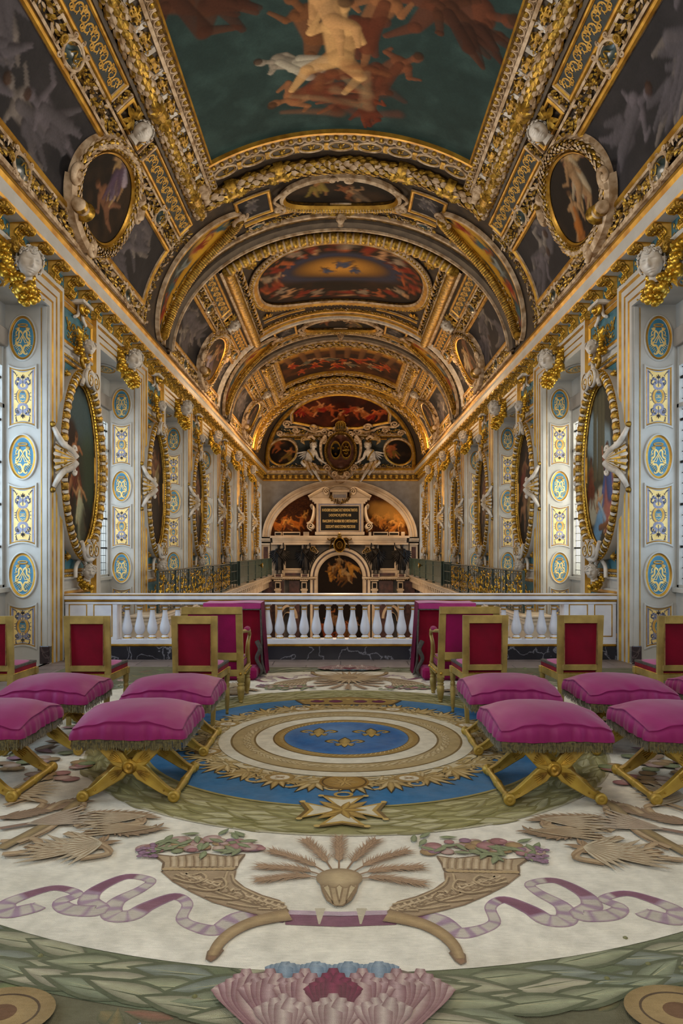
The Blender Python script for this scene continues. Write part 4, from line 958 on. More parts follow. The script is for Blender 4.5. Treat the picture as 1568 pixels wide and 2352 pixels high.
def console():
    m = MB(wmap); w = .1
    Sx = bez([(.015, 5.13), (.075, 5.135), (.085, 5.19), (.05, 5.25), (.10, 5.32), (.2, 5.31), (.215, 5.355)], 30)   # (h, z)
    G = np.zeros((len(Sx), 4, 3)); n_ = len(Sx)
    T = np.gradient(Sx, axis=0); T /= np.linalg.norm(T, axis=1, keepdims=True); N = np.stack([T[:, 1], -T[:, 0]], 1)
    for j, (u, d) in enumerate(((-w, 0), (-w, .016), (w, .016), (w, 0))): G[:, j, 0] = u; G[:, j, 1] = Sx[:, 1]+N[:, 1]*d; G[:, j, 2] = Sx[:, 0]+N[:, 0]*d
    m.grid(G, 'gold', smooth=False)
    for u in (-w, w):   # closed cheeks with volutes
        P = np.concatenate([np.stack([np.full(n_, u), Sx[:, 1], Sx[:, 0]], 1), [[u, 5.36, .0], [u, 5.13, .0]]]); m.add(P, [tuple(range(len(P)))], 'gold_paint')
        for cz, ch, r_ in ((5.315, .15, .045), (5.17, .045, .035)):
            t = np.linspace(0, 8, 20); rr = r_*(1-t/9.5); m.tube(np.stack([np.full(20, u), cz+rr*np.sin(t), ch+rr*np.cos(t)], 1), .007, 5, 'gold', up=(1, 0, 0), cap=False)
    for k in range(2, n_-2, 3):
        p = [0, Sx[k, 1]+N[k, 1]*.02, Sx[k, 0]+N[k, 0]*.02]
        m.balls([p], .018, 'gold_bright', 4, 6, (1.3, 1, 1)); m.balls([[-.05, p[1], p[2]], [.05, p[1], p[2]]], .012, 'gold_bright', 4, 6)
    for u in (-w+.01, w-.01): m.tube(np.stack([np.full(n_, u), Sx[:, 1]+N[:, 1]*.018, Sx[:, 0]+N[:, 0]*.018], 1), .008, 5, 'gold_bright', up=(1, 0, 0))
    m.box(-.12, .12, 5.355, 5.375, .0, .225, 'gold_line', .004)
    # leafy ground beside the console
    rg = np.random.default_rng(3); n2 = 16; m.leaves(hp(np.stack([rg.uniform(.13, .42, n2), rg.uniform(5.14, 5.33, n2)], 1), .014), rg.uniform(0, 6.28, n2), .07, 'gold', .5)
    return m.build('scroll_console', c1)
co = console(); co.location = (0, 6.9, 0)
for side_, par in ((-1, c1), (1, c2)):
    for k in range(53):
        if side_ < 0 and k == 0: continue
        c = co.copy(); COL.objects.link(c); c.parent = par; c.location = (0, 6.9+.55*k, 0)
# gilded volute clasp over each pier
def clasp():
    m = MB(wmap)
    for s in (-1, 1): m.tube(hp(spiral((s*.05, 5.06), .1, .02, 1.2, PI/2, 20, s), .12), .03, 6, 'gold_bright')
    m.box(-.2, .2, 5.1, 5.15, 0, .2, 'stucco_white', .01); m.tube(hp(bez([(-.04, 5.1), (-.1, 4.95), (-.22, 4.88)], 10), .07), .025, 6, 'stucco_white'); m.tube(hp(bez([(.04, 5.1), (.1, 4.95), (.22, 4.88)], 10), .07), .025, 6, 'stucco_white'); m.ball((0, 5.04, .16), .05, 'gold_bright')
    return m.build('volute_clasp', c1)
cl = clasp()
for i in range(0, 6):
    for s, par in ((-1, c1), (1, c2)):
        c = cl if (i == 0 and s < 0) else cl.copy()
        if c is not cl: COL.objects.link(c)
        c.parent = par; c.location = (0, P0+PER*i+PL/2, 0)
# ---- cherub keystones over each niche
def keystone():
    e = empty('cherub_keystone')
    m = MB(wmap); headgeo(m, (.04, 4.9, .24), .175, (-1.0, -.35, .75), (0, 1, .2), 'stucco_white', 'stucco_white', seed=4, curls=60); m.build('head', e)
    m = MB(wmap); m.sweep(A([(.17, 5.08), (.2, 4.88), (.14, 4.62)]), [(-.03, .0), (-.03, .18), (.03, .2), (.03, 0)], ['gold_line', 'stucco_white', 'gold_line']); m.box(-.2, .2, 4.98, 5.08, 0, .16, 'gold', .02)
    scroll(m, (.19, 5.0), .1, 0, 1, 1.4, .35, .2, 'stucco_white'); scroll(m, (-.16, 5.0), .08, PI, -1, 1.4, .35, .16, 'gold')
    for s in (-1, 1):
        for k in range(6): m.leaves([[s*(.12+.02*k), 4.9-.04*k, .1]], (-.5-.12*k) if s > 0 else PI+.5+.12*k, .26, 'gold_bright', .35)
    m.build('gilt_wings', e)
    m = MB(wmap); fruitpile(m, [(-.3, 4.98, .08), (-.27, 4.72, .12), (-.12, 4.56, .2), (.02, 4.48, .24), (.16, 4.56, .2), (.3, 4.72, .12), (.3, 4.98, .08)], n=110, s=.065, seed=2); m.build('fruit_swag', e)
    return e
k0 = keystone(); names_l = {-1: 'nearest the viewer', 0: 'first niche past the balustrade', 1: 'second niche past the balustrade', 2: 'third niche past the balustrade', 3: 'fourth niche past the balustrade', 4: 'last niche before the altar', 5: 'over the farthest window niche by the altar wall'}
for i in range(-1, 6):
    yc = P0+PER*(i-1)+PL+1.14+(PER if False else 0)
    yc = P0+PER*i+PL+1.14 if i >= 0 else P0-1.14
    if i == 5: continue
    for s in (-1, 1):
        o = k0 if (i == -1 and s < 0) else dup(k0)
        o.location = (0, yc, 0); o.scale = (-s if s > 0 else 1, 1, 1)
        put(o, 'white cherub head with gilt fruit, %s wall, %s' % ('left' if s < 0 else 'right', names_l[i]), 'carved head', 'cherub heads under the side cornices')
# ---- the big oval paintings on the piers
def oval_painting(i, s):
    seed = 400+i*2+(s > 0)
    e = empty('oval_wall_painting')
    if s > 0 and i == 0:
        cv = Canvas(-.66, .66, 1.55, 3.95, .009, '3c382c', seed, .3, '5c5a44')
        cv.cap((-.2, 2.9), (.5, 3.3), .35, .3, '7d8f96', .9, .3, .1)
        for u in (-.02, .12, .3): cv.cap((u, 3.9), (u, 2.6), .07, .08, '4f4b38', .95, .15, .4)
        cv.cap((-.5, 2.5), (-.4, 3.4), .14, .1, '35332a', .9, .4); cv.cap((.05, 2.2), (.4, 2.1), .26, .2, '9a947f', .9, .15, .1)
        cv.figure(-.25, 2.45, 1.15, .05, '8a5a44', '35538a', 1, 4); cv.cap((-.27, 2.55), (-.2, 1.9), .15, .2, '9a5c52', .9, .3); cv.cap((-.22, 2.75), (-.3, 2.3), .13, .1, '33507e', .9, .3)
        cv.figure(.1, 2.0, .8, -.3, 'a5805c', '6f8ea4', -1, 7); cv.cap((.12, 1.95), (.25, 1.7), .14, .16, '5c7f9a', .9, .3); cv.cap((-.3, 1.9), (.1, 1.85), .05, .05, '6a4426', .95, .2)
        cv.figure(.45, 2.45, .9, .1, '5c3c28', '5a2c1c', 1, 9, .7)
    elif s < 0 and i == 0:
        cv = Canvas(-.66, .66, 1.55, 3.95, .009, '2a2a20', seed, .3, '4a4a36')
        cv.cap((-.3, 3.6), (.4, 3.4), .4, .35, '3f5254', .8, .5, .1); cv.cap((.4, 3.0), (.5, 2.4), .3, .3, '34402f', .7, .6); cv.cap((-.3, 3.2), (-.45, 2.0), .2, .25, '2c1a10', .9, .4)
        cv.figure(-.15, 2.65, 1.1, -.15, '8a5a38', '5c2c1c', 1, 12); cv.figure(.08, 2.15, .85, .12, '9a7048', '9a9878', -1, 15); cv.cap((.05, 2.2), (.12, 1.75), .1, .16, '8f9276', .85, .3); cv.cap((.3, 2.0), (.2, 1.8), .2, .2, '24201a', .8, .4)
    else:
        cv = colourful(-.66, .66, 1.55, 3.95, .016, seed, ['2a241c', '241e1a', '2c2420'][i % 3], 3, 1.1, ('6e4c34', '7d5a40', '5c3c2a'), ('5e2a24', '4a4a40', '7a6a48'), base=0)
    m = MB(wmap); cv.oval(m, 0, 2.76, .66, 1.17, .05, rings=46, k=100); m.build('canvas', e)
    if i == 0 and s < 0:
        m = MB(wmap)
        m.sweep(ell(0, 2.76, .66, 1.17, 110), [(.01, 0), (.0, .07), (-.015, .08), (-.02, .06), (-.1, .13), (-.12, .1)], ['gold_dark', 'gold', 'gold', 'gold', 'gold'], True)
        X, a = along(ell(0, 2.76, .70, 1.21, 110), .05, True); m.leaves(hp(X, .095), a+.2, .07, 'gold_bright', .9); X, a = along(ell(0, 2.76, .74, 1.25, 110), .06, True); m.leaves(hp(X, .125), a-.3, .07, 'gold', .9)
        m.build('gilt_leaf_border', e)
        m = MB(wmap); E = ell(0, 2.76, .80, 1.31, 400); n_ = 400; q = np.arange(n_)
        ph = (q % 8)/8.; big = ph < .5
        Rr = np.where(big, .062+.01*np.sin(ph*2*PI), .06); ids = np.where(big, 0, 1); ids[(q % 8 == 4) | (q % 8 == 7)] = 2
        m.tube(hp(E, .12), Rr, 10, closed=True, fm=(['gold', 'stucco_white', 'gold_dark'], np.tile(ids[:, None], (1, 10))))
        X, a = along(E, E.shape[0] and .0935, True); m.balls(hp(X, .165), .014, 'gold', 4, 6)
        X, a = along(ell(0, 2.76, .875, 1.385, 90), .075, True); m.balls(hp(X, .13), .018, 'gold', 4, 6)
        m.sweep(ell(0, 2.76, .86, 1.37, 90), [(.01, .0), (.0, .12), (-.03, .12), (-.03, 0)], ['paint_white', 'gold_line', 'paint_white'], True)
        m.build('ribbed_frame', e)
        for z, d in ((4.1, 1), (1.42, -1)):
            m = MB(wmap); m.tube(hp(bez([(-.3, z-d*.22), (-.1, z+d*.03), (.16, z+d*.0), (.2, z-d*.13)], 20), .2), np.linspace(.03, .06, len(bez([(0, 0), (1, 1), (2, 2), (3, 3)], 20))), 8, 'stucco_white')
            for s2 in (-1, 1): m.tube(hp(spiral((s2*.12, z-d*.1), .13, .02, 1.5, PI/2, 26, -s2*d), .24), .03, 7, 'stucco_white'); m.tube(hp(spiral((s2*.12, z-d*.1), .13, .02, 1.5, PI/2, 26, -s2*d), .27), .01, 5, 'gold')
            m.build('scroll_ornament', e)
        # scallop at the near side
        m = MB(wmap); a = np.linspace(-1.2, 1.2, 27); r = np.linspace(.03, 1, 8)
        G = np.zeros((8, 27, 3)); rib = .5+.5*np.cos(a*18)
        G[..., 0] = -.66-r[:, None]*.32*np.cos(a)**.5*np.ones(27); G[..., 1] = 2.76+r[:, None]*.27*np.sin(a); G[..., 2] = .26-.2*r[:, None]**1.3+r[:, None]*rib*.03
        m.grid(G, 'x', fm=(['gold', 'stucco_white'], np.tile(A([0 if q % 4 < 2 else 1 for q in range(26)]), (7, 1))))
        for d in (-1, 1):
            Bz = bez([(-.64, 2.76+d*.03), (-.72, 2.76+d*.12), (-.86, 2.76+d*.19), (-.94, 2.76+d*.3), (-.96, 2.76+d*.4)], 28); m.tube(hp(Bz, np.linspace(.24, .06, len(Bz))), np.linspace(.055, .032, len(Bz)), 8, 'stucco_white'); m.ball((-.97, 2.76+d*.44, .05), .04, 'gold'); scroll(m, (-.6, 2.76+d*.14), .07, 0, d, 1.3, .35, .2, 'stucco_white')
        m.build('scallop_shell', e)
        m = MB(wmap); m.lathe([(0, -.24), (.06, -.22), (.075, -.15), (.05, -.11), (.07, -.06), (.07, .06), (.05, .11), (.075, .15), (.06, .22), (0, .24)], (.88, 2.76, .12), 12, 'x', fm=(['stucco_white', 'gold'], [0, 0, 1, 0, 1, 0, 1, 0, 0]), axis=1); scroll(m, (.9, 2.48), .08, 0, 1, 1.3, .35, .12, 'stucco_white'); scroll(m, (.9, 3.04), .08, 0, -1, 1.3, .35, .12, 'stucco_white'); m.build('turned_clasp', e)
        m = MB(wmap); headgeo(m, (.02, 4.5, .2), .11, (-1, -.2, .7), (0, 1, 0), 'stucco_white', 'stucco_white', seed=9, curls=34); fruitpile(m, [(-.14, 4.62, .1), (-.18, 4.45, .1), (-.05, 4.33, .16), (.08, 4.3, .16)], n=26, s=.045, seed=5)
        for s2 in (-1, 1):
            for k in range(5): m.leaves([[s2*.08, 4.56, .1]], PI/2-s2*(.2+.35*k), .2, 'gold_bright', .35)
        m.tube(hp(bez([(-.05, 4.4), (-.14, 4.28), (-.05, 4.18)], 10), .14), .03, 6, 'gold'); m.tube(hp(bez([(.05, 4.4), (.14, 4.28), (.05, 4.18)], 10), .14), .03, 6, 'stucco_white'); m.build('cherub_head', e)
        m = MB(wmap); headgeo(m, (0, 1.2, .2), .12, (-1, -.2, .7), (0, 1, .2), 'stucco_white', 'stucco_white', seed=12, curls=30); fruitpile(m, [(-.14, 1.12, .1), (-.08, 1.0, .14), (.08, 1.0, .14), (.14, 1.12, .1)], n=26, s=.05, seed=6)
        for s2 in (-1, 1): m.tube(hp(bez([(s2*.05, 1.38), (s2*.2, 1.28), (s2*.22, 1.12)], 10), .08), .03, 6, 'stucco_white')
        m.build('bearded_mask', e)
    else:
        for ch in ov0.children:
            if ch.name.startswith('canvas'): continue
            dup(ch, e)
    e.location = (0, P0+PER*i+PL/2, 0)
    if s > 0: e.scale = (-1, 1, 1)
    desc = {(0, -1): 'tall oval landscape painting of two figures in gilded ribbed frame, nearest on left wall', (0, 1): 'tall oval painting of blue-robed figure and columns, gilded ribbed frame, nearest on right wall'}
    pos = ['first', 'second', 'third', 'fourth', 'fifth', 'last'][i]
    put(e, desc.get((i, s), 'dark oval painting in gilded frame, %s pier past the balustrade on the %s wall' % (pos, 'left' if s < 0 else 'right')), 'painting', 'oval paintings on the piers')
    return e
ov0 = oval_painting(0, -1)
for i in range(6):
    for s in (-1, 1):
        if (i, s) != (0, -1): oval_painting(i, s)
# ---- tribune floor, lower nave, back of the room
m = MB(); m.box(-3.95, 3.95, -4.6, 10.3, -.3, 0, 'floor_stone'); fl = put(m.build('floor'), kind='structure')
m = MB(); m.box(-4.95, 4.95, 10.3, FARY, -6.3, -6, 'marble_red'); put(m.build('floor_nave'), kind='structure')
m = MB(); m.box(-4.95, 4.95, -4.8, -4.6, -6, 8.8, 'paint_white'); put(m.build('wall_front'), kind='structure')
for s in (-1, 1):
    m = MB()
    for i in range(0, 7):
        a = P0+PER*i+.1 if i else 10.3; b = min(P0+PER*i+PL, FARY)
        m.box(s*3.9, s*3.72, a, b, -6, .0, 'brown_marble', .02); m.box(s*3.9, s*3.62, a-.0, b+.0, -.25, .1, 'marble_white', .03)
        m.box(s*3.74, s*3.68, a+.3, b-.3, -5.5, -.5, 'marble_white', .02)
    put(m.build('wall_%s_lower' % ('left' if s < 0 else 'right')), kind='structure')

m = MB(); m.box(-5.2, 5.2, -4.9, FARY+.4, 9.0, 9.2, 'paint_grey'); put(m.build('light_leak_lid'), kind='structure')  # unseen lid added to keep sky light from leaking in beside the vault
# ================================================================== altar wall
YA = 35.7; KA = YA/1650
def amap(V): return np.stack([(V[:, 0]-782)*KA, YA-V[:, 2], 1.5+(1266-V[:, 1])*KA], 1)   # elevation drawn at the scale of a survey sheet
def aw(px, py, h=0.): return Vector(((px-782)*KA, YA-h, 1.5+(1266-py)*KA))
m = MB(); m.box(-4.95, 4.95, FARY, FARY+.3, -6, 9.2, 'paint_grey'); wb = put(m.build('wall_back'), kind='structure')
m = MB(lambda V: np.stack([V[:, 0], FARY-V[:, 2], V[:, 1]], 1)); cornice_strip(m, -3.9, 3.9, [(h, z) for h, z in prof], ['gold_line', 'gold_line', 'gold_line', 'gold_dark', 'paint_white', 'gold_line', 'stucco', 'stucco', 'gold_line', 'gold_line', 'stucco'])
for k in range(-13, 14): m.box(k*.28-.07, k*.28+.07, 5.14, 5.34, 0, .05, 'gold', .01); m.balls([[k*.28+.14, 5.24, .02]], .05, 'gold', 4, 6)
put(m.build('trim_3'), kind='structure')
alt = put(empty('altarpiece', (0, 0, 0)), 'pale marble altarpiece filling the far wall, with arch, pedestals and pediment', 'altarpiece')
def eb(m, x0, x1, y0, y1, h0, h1, mt='marble_white', c=.0): m.box(x0, x1, y0, y1, h0, h1, mt, c)
# lunette painting
t = np.linspace(0, PI, 50); m = MB(amap)
cv = Canvas(618, 940, -1235, -1112, .7, '2a1408', 77, .7, '8a4a14')
for i in range(9): cv.figure(635+i*14, -1205+rng.uniform(-8, 14), 42, rng.uniform(-1, 1), ['c4782c', 'a85c1e', 'd09040'][i % 3], ['a85a18', None, '5a2a10'][i % 3], 1 if i % 2 else -1, 500+i, .8)
for i in range(9): cv.figure(845+i*10, -1208+rng.uniform(-8, 16), 38, rng.uniform(-1, 1), ['c8863a', 'b06a24', 'd8984a'][i % 3], ['b8702a', None, '7a4a18'][i % 3], 1 if i % 2 else -1, 520+i, .8)
cv.cap((862, -1170), (930, -1180), 16, 22, 'd89a44', .6, .5, 0)  # soft patch paints the orange glow onto the fresco's right side
rr = np.linspace(0, 1, 110); tt = np.linspace(0, PI, 200); G = np.zeros((110, 200, 3)); G[..., 0] = 779+rr[:, None]*160*np.cos(tt); G[..., 1] = 1232-rr[:, None]*115*np.sin(tt)
m.grid(G, 'fresco', col=cv.sample(G[..., 0], -G[..., 1])); e = put(empty('lunette_painting'), 'half-round golden fresco of figures behind the inscribed black tablet', 'painting'); m.build('painted_surface', e)
m = MB(amap)
def semi(a, b, n=60): q = np.linspace(0, PI, n); return np.stack([780-a*np.cos(q), 1234-b*np.sin(q)], 1)
m.sweep(semi(160, 114), [(2, 0), (2, .12), (-1, .16), (-5, .16), (-6, .13), (-10, .2), (-11, .16), (-15, .24), (-17, .24), (-18, 0)], 'marble_white', seg=0)
m.build('arch_moulding', alt)
# attic, entablature
m = MB(amap)
eb(m, 622, 938, 1231, 1236, 0, .5); eb(m, 627, 932, 1236, 1240, 0, .45); eb(m, 627, 932, 1240, 1247, 0, .35); eb(m, 624, 936, 1247, 1251, 0, .42)
for x0, x1 in ((632, 648), (650, 690), (697, 710), (846, 852), (856, 890), (892, 915), (920, 928)): eb(m, x0, x1, 1222, 1231, .05, .3); 
for x0, x1 in ((634, 646), (652, 688), (858, 888), (894, 913)): eb(m, x0, x1, 1224.5, 1229, .3, .32, 'slate')
for a, b in ((600, 622), (938, 960)):
    eb(m, a, b, 1237, 1240, 0, .4); eb(m, a, b, 1241, 1244, 0, .3); eb(m, a+1, b-1, 1248, 1251, 0, .3); eb(m, a+2, b-2, 1251, 1330, 0, .15); eb(m, a+6, b-6, 1256, 1325, .15, .17, 'marble_red')
m.build('entablature', alt)
# side bays : dark openings with frames
for a, b in ((656, 693), (869, 905)):
    m = MB(amap); eb(m, a, b, 1252, 1306, .02, .05, 'dark_void'); m.sweep(rect(a, b, 1252, 1305), [(0, 0), (0, .12), (-4, .16), (-5, 0)][::1], 'marble_white', True); eb(m, a-2, b+2, 1284, 1285, .05, .08, 'slate'); m.build('dark_opening', alt)
m = MB(amap)
for x in (629, 689, 872-7, 924-3):
    pass
for a, b in ((622, 652), (696, 724), (838, 866), (908, 938)): eb(m, a, b, 1251, 1326, 0, .06, 'marble_white'); 
eb(m, 620, 730, 1306, 1326, 0, .1, 'marble_white'); eb(m, 832, 940, 1306, 1326, 0, .1, 'marble_white'); eb(m, 655, 690, 1316, 1322, .1, .14, 'marble_red'); eb(m, 870, 906, 1316, 1322, .1, .14, 'marble_red')
# lower cornice and pilasters
for a, b in ((620, 727), (832, 938)):
    eb(m, a, b, 1325, 1328, 0, .5); eb(m, a+3, b-3, 1328, 1331, 0, .42); 
    for q in np.arange(a+6, b-4, 4.2): m.box(q, q+2, 1329, 1331, .42, .48, 'gold_dark')
m.build('lower_cornice', alt)
for a in (632, 692, 852, 911):
    m = MB(amap); eb(m, a-2, a+16, 1331, 1334, 0, .42); eb(m, a+1, a+13, 1336, 1352, 0, .3); eb(m, a+3, a+11, 1339, 1350, .3, .32, 'slate'); eb(m, a-1, a+15, 1352, 1356, 0, .38); eb(m, a+1, a+13, 1356, 1500, 0, .3); m.build('pilaster', alt)
    m = MB(amap); eb(m, a, a+18, 1317, 1326, .1, .5, 'marble_white'); eb(m, a+3, a+15, 1318.5, 1324, .5, .52, 'marble_red'); m.build('pedestal', alt)
m = MB(amap); eb(m, 608, 652, 1334, 1500, 0, .05, 'marble_red'); eb(m, 664, 688, 1334, 1500, 0, .06, 'marble_red'); eb(m, 870, 902, 1334, 1500, 0, .06, 'marble_red'); eb(m, 918, 952, 1334, 1500, 0, .05, 'marble_red')
for cx in (662, 898):
    m.sweep(np.stack([cx-18*np.cos(t), 1420-28*np.sin(t)], 1), [(2, 0), (2, .1), (-4, .1), (-4, 0)], 'marble_white'); m.tube(hp(np.stack([cx-12*np.cos(t), 1425-20*np.sin(t)], 1), .1), .6, 6, 'marble_white')
m.build('lower_panels', alt)
# central arch with altar painting
m = MB(amap); ax = 781
def ca(r, n=50): q = np.linspace(0, PI, n); return np.concatenate([[(ax-r, 1500)], np.stack([ax-r*np.cos(q), 1326-r*np.sin(q)], 1), [(ax+r, 1500)]])
m.sweep(ca(53), [(2, 0), (2, .25), (-1, .3), (-6, .3), (-6.5, .24), (-9, .24), (-9.5, .34), (-15, .36), (-16, .3), (-18, .3), (-18.5, 0)], ['marble_white', 'marble_white', 'marble_white', 'slate', 'marble_red', 'slate', 'marble_white', 'marble_white', 'slate', 'marble_white'])
for x in (724, 836): eb(m, x-5, x+5, 1324, 1329, 0, .42)
for sx in (-1, 1):
    for k in range(4): m.tube(hp(spiral((ax+sx*(62-k*3), 1262+k*2), 7-k, 1.5, 1.3, 0, 18, sx), .2), .9, 5, ['gold', 'marble_white'][k % 2], cap=False)
m.build('central_arch', alt)
e = put(empty('altar_painting'), 'dark altar painting with golden draped figures under the central arch', 'painting')
cv = Canvas(720, 842, -1500, -1268, .7, '17100b', 15, .4, '3a2410')
for i in range(7): cv.figure(760+i*8, -1322+rng.uniform(-14, 24), 48, rng.uniform(-1.4, 1.4), ['8a5c2c', '6e4420', '9a7a50'][i % 3], ['a8742c', '5a3a18', None][i % 3], 1 if i % 2 else -1, 600+i, .7)
for i in range(6): cv.figure(750+i*12, -1440+rng.uniform(-14, 24), 55, rng.uniform(-.6, .6), ['8a4c2c', '9a5a30', '7a5a40'][i % 3], ['7a3418', '5a3a18', None][i % 3], 1 if i % 2 else -1, 620+i, .8)
m = MB(amap); P = ca(54); G = np.zeros((150, 90, 3)); xs = np.linspace(-54, 54, 90)
G[..., 0] = ax+xs; top = 1326-np.sqrt(np.maximum(54**2-xs**2, 0)); G[..., 1] = top+(1500-top)*np.linspace(0, 1, 150)[:, None]; G[..., 2] = .03
m.grid(G, 'fresco', col=cv.sample(G[..., 0], -G[..., 1])); m.build('canvas', e)
# gilt emblem over the arch
e = put(empty('gilded_crest'), 'gilded shield with crown at the top of the central altar arch', 'emblem')
m = MB(amap); m.disc(779.5, 1252, 12, 15.5, .45, 'gold_paint', dome=.25, k=30); m.tube(hp(ell(779.5, 1252, 12.5, 16, 30), .5), 1.3, 6, 'gold', closed=True); m.tube(hp(ell(779.5, 1252, 6, 8, 20), .72), .8, 6, 'gold', closed=True); m.build('shield', e)
m = MB(amap); m.lathe([(0, 0), (4, 1), (5, 4), (4, 7), (2, 10), (0, 11)], (779.5, 1236, .5), 12, 'gold', axis=1); m.lathe([(4.2, 0), (4.8, -1), (4.2, -2)], (779.5, 1236, .5), 12, 'gold_bright', axis=1)
m.V[0][:, 1] = 1236-(m.V[0][:, 1]-1236); m.build('crown', e)
m = MB(amap)
for sx in (-1, 1):
    m.tube(hp(bez([(779.5+sx*5, 1240), (779.5+sx*14, 1236), (779.5+sx*22, 1241), (779.5+sx*27, 1238)], 16), .4), 1.4, 6, 'gold_dark')
    for k in range(8): m.leaves([[779.5+sx*(12+k*1.2), 1240+k*2, .4]], (.5+.1*k) if sx > 0 else PI-.5-.1*k, 10, 'gold_dark', .5, hs=.02)
m.build('drapery', e)
# inscribed tablet
e = put(empty('inscribed_tablet'), 'black marble tablet with gilt Latin lines in a white broken-pediment frame', 'tablet')
m = MB(amap); eb(m, 737, 823.5, 1163.5, 1219, .34, .37, 'slate'); m.build('black_plate', e)
m = MB(amap)
m.sweep(rect(737, 823.5, 1163.5, 1219), [(0, .3), (0, .4), (-1.6, .42), (-2, .38), (-5, .38), (-5.6, .46), (-8.6, .46), (-9, .4), (-10.5, .4), (-11, 0)], ['marble_white', 'marble_white', 'marble_white', 'panel_grey', 'marble_white', 'marble_white', 'marble_white', 'marble_white', 'marble_white'], True)
eb(m, 724, 836, 1222, 1229, 0, .5); eb(m, 718, 842, 1150, 1154, 0, .6); eb(m, 712, 848, 1146.5, 1150, 0, .7); eb(m, 722, 838, 1154, 1158, 0, .5)
for sx in (-1, 1):
    c = 780
    m.add([(c+sx*68, 1147, 0), (c+sx*24, 1147, 0), (c+sx*22, 1131, 0), (c+sx*34, 1128, 0), (c+sx*50, 1137, 0), (c+sx*68, 1147, .6), (c+sx*24, 1147, .6), (c+sx*22, 1131, .6), (c+sx*34, 1128, .6), (c+sx*50, 1137, .6)], [(0, 1, 2, 3, 4), (5, 6, 7, 8, 9), (0, 4, 9, 5), (4, 3, 8, 9), (3, 2, 7, 8), (2, 1, 6, 7)], 'marble_white')
    m.tube(hp(bez([(c+sx*69, 1146), (c+sx*52, 1136), (c+sx*34, 1127), (c+sx*24, 1130)], 20), .62), 1.6, 6, 'marble_white'); m.tube(hp(spiral((c+sx*29, 1135), 6.5, 1, 1.6, -PI/2, 24, sx), .66), 1.4, 6, 'marble_white')
    m.tube(hp(spiral((c+sx*63.5, 1211), 8, 1, 1.8, PI/2, 28, -sx), .4), 1.9, 6, 'marble_white'); m.tube(hp(spiral((c+sx*60.5, 1167), 4.5, 1, 1.6, -PI/2, 20, sx), .4), 1.4, 6, 'marble_white'); m.tube(hp(bez([(c+sx*57, 1169), (c+sx*58, 1185), (c+sx*63, 1200), (c+sx*71, 1206)], 20), .4), 2.2, 6, 'marble_white')
m.build('carved_frame', e)
m = MB(amap); m.sweep(np.stack([780-23*np.cos(t), 1129-9*np.sin(t)], 1), [(0, .3), (0, .8), (-2.6, .9), (-2.8, .3)], 'marble_white'); m.fill(np.stack([780-23*np.cos(t), 1129-9*np.sin(t)], 1), .5, 'marble_white'); m.box(758, 802, 1129, 1133, .2, .85, 'marble_white'); m.box(763, 797, 1133, 1148, .2, .6, 'marble_white'); m.box(766, 794, 1138, 1145, .6, .64, 'marble_red'); leafband(m, A([(757, 1144), (763, 1153), (772, 1158), (780, 1159.5), (788, 1158), (797, 1153), (803, 1144)]), 1.6, .75, 1.3, 4, m=('gold_dark', 'gold'), seed=3)
for q in range(len(m.V)): pass
m.build('crest', e)
def text(body, px, py, w, hgt, h, mt, parent):
    cu = bpy.data.curves.new('t', 'FONT'); cu.body = body; cu.align_x = 'CENTER'; cu.align_y = 'CENTER'; cu.extrude = .004
    o = bpy.data.objects.new('t', cu); COL.objects.link(o); dg = bpy.context.evaluated_depsgraph_get(); me = bpy.data.meshes.new_from_object(o.evaluated_get(dg)); bpy.data.objects.remove(o)
    co = np.empty(len(me.vertices)*3, np.float32); me.vertices.foreach_get('co', co); co = co.reshape(-1, 3)
    x0, x1, y0, y1 = co[:, 0].min(), co[:, 0].max(), co[:, 1].min(), co[:, 1].max()
    p = aw(px, py, h); out = np.stack([p.x+(co[:, 0]-(x0+x1)/2)/(x1-x0)*w*KA, p.y-co[:, 2], p.z+(co[:, 1]-(y0+y1)/2)/(y1-y0)*hgt*KA], 1)
    me.vertices.foreach_set('co', out.astype(np.float32).ravel()); me.materials.clear(); me.materials.append(MATS[mt]); me.update()
    o = bpy.data.objects.new('gilt_lettering', me); COL.objects.link(o); o.parent = parent; return o
text('IN HONOREM SACROSANCTAE ET INDIVIDVAE TRINITATIS', 780, 1172.5, 80, 6.5, .376, 'gold_pale', e); text('LVDOVICVS JVSTVS XIII', 780.5, 1185, 50, 7.5, .376, 'gold_pale', e)
text('FRANCORVM ET NAVARRAE REX CHRISTIANISSIMVS', 780.5, 1197.5, 79, 6.5, .376, 'gold_pale', e); text('DEDICAVIT ANNO DOMINI MDCXXXIII', 781.5, 1210, 67, 6.5, .376, 'gold_pale', e)
# ---- figures grown from a joint skeleton
def skinfig(name, J, E, mt, parent=None, sub=1):
    """J list of (position, radius); E edges; one continuous surface"""
    me = bpy.data.meshes.new(name); me.from_pydata([tuple(p) for p, r in J], E, []); o = bpy.data.objects.new(name, me); COL.objects.link(o)
    sk = o.modifiers.new('s', 'SKIN'); sk.use_smooth_shade = True; sb = o.modifiers.new('b', 'SUBSURF'); sb.levels = sub
    if not me.skin_vertices: me.skin_vertices.new()
    for i, (p, r) in enumerate(J): me.skin_vertices[0].data[i].radius = (r, r) if np.isscalar(r) else r; me.skin_vertices[0].data[i].use_root = (i == 0)
    dg = bpy.context.evaluated_depsgraph_get(); m2 = bpy.data.meshes.new_from_object(o.evaluated_get(dg)); bpy.data.objects.remove(o)
    m2.materials.clear(); m2.materials.append(MATS[mt]); o = bpy.data.objects.new(name, m2); COL.objects.link(o); o.parent = parent; return o
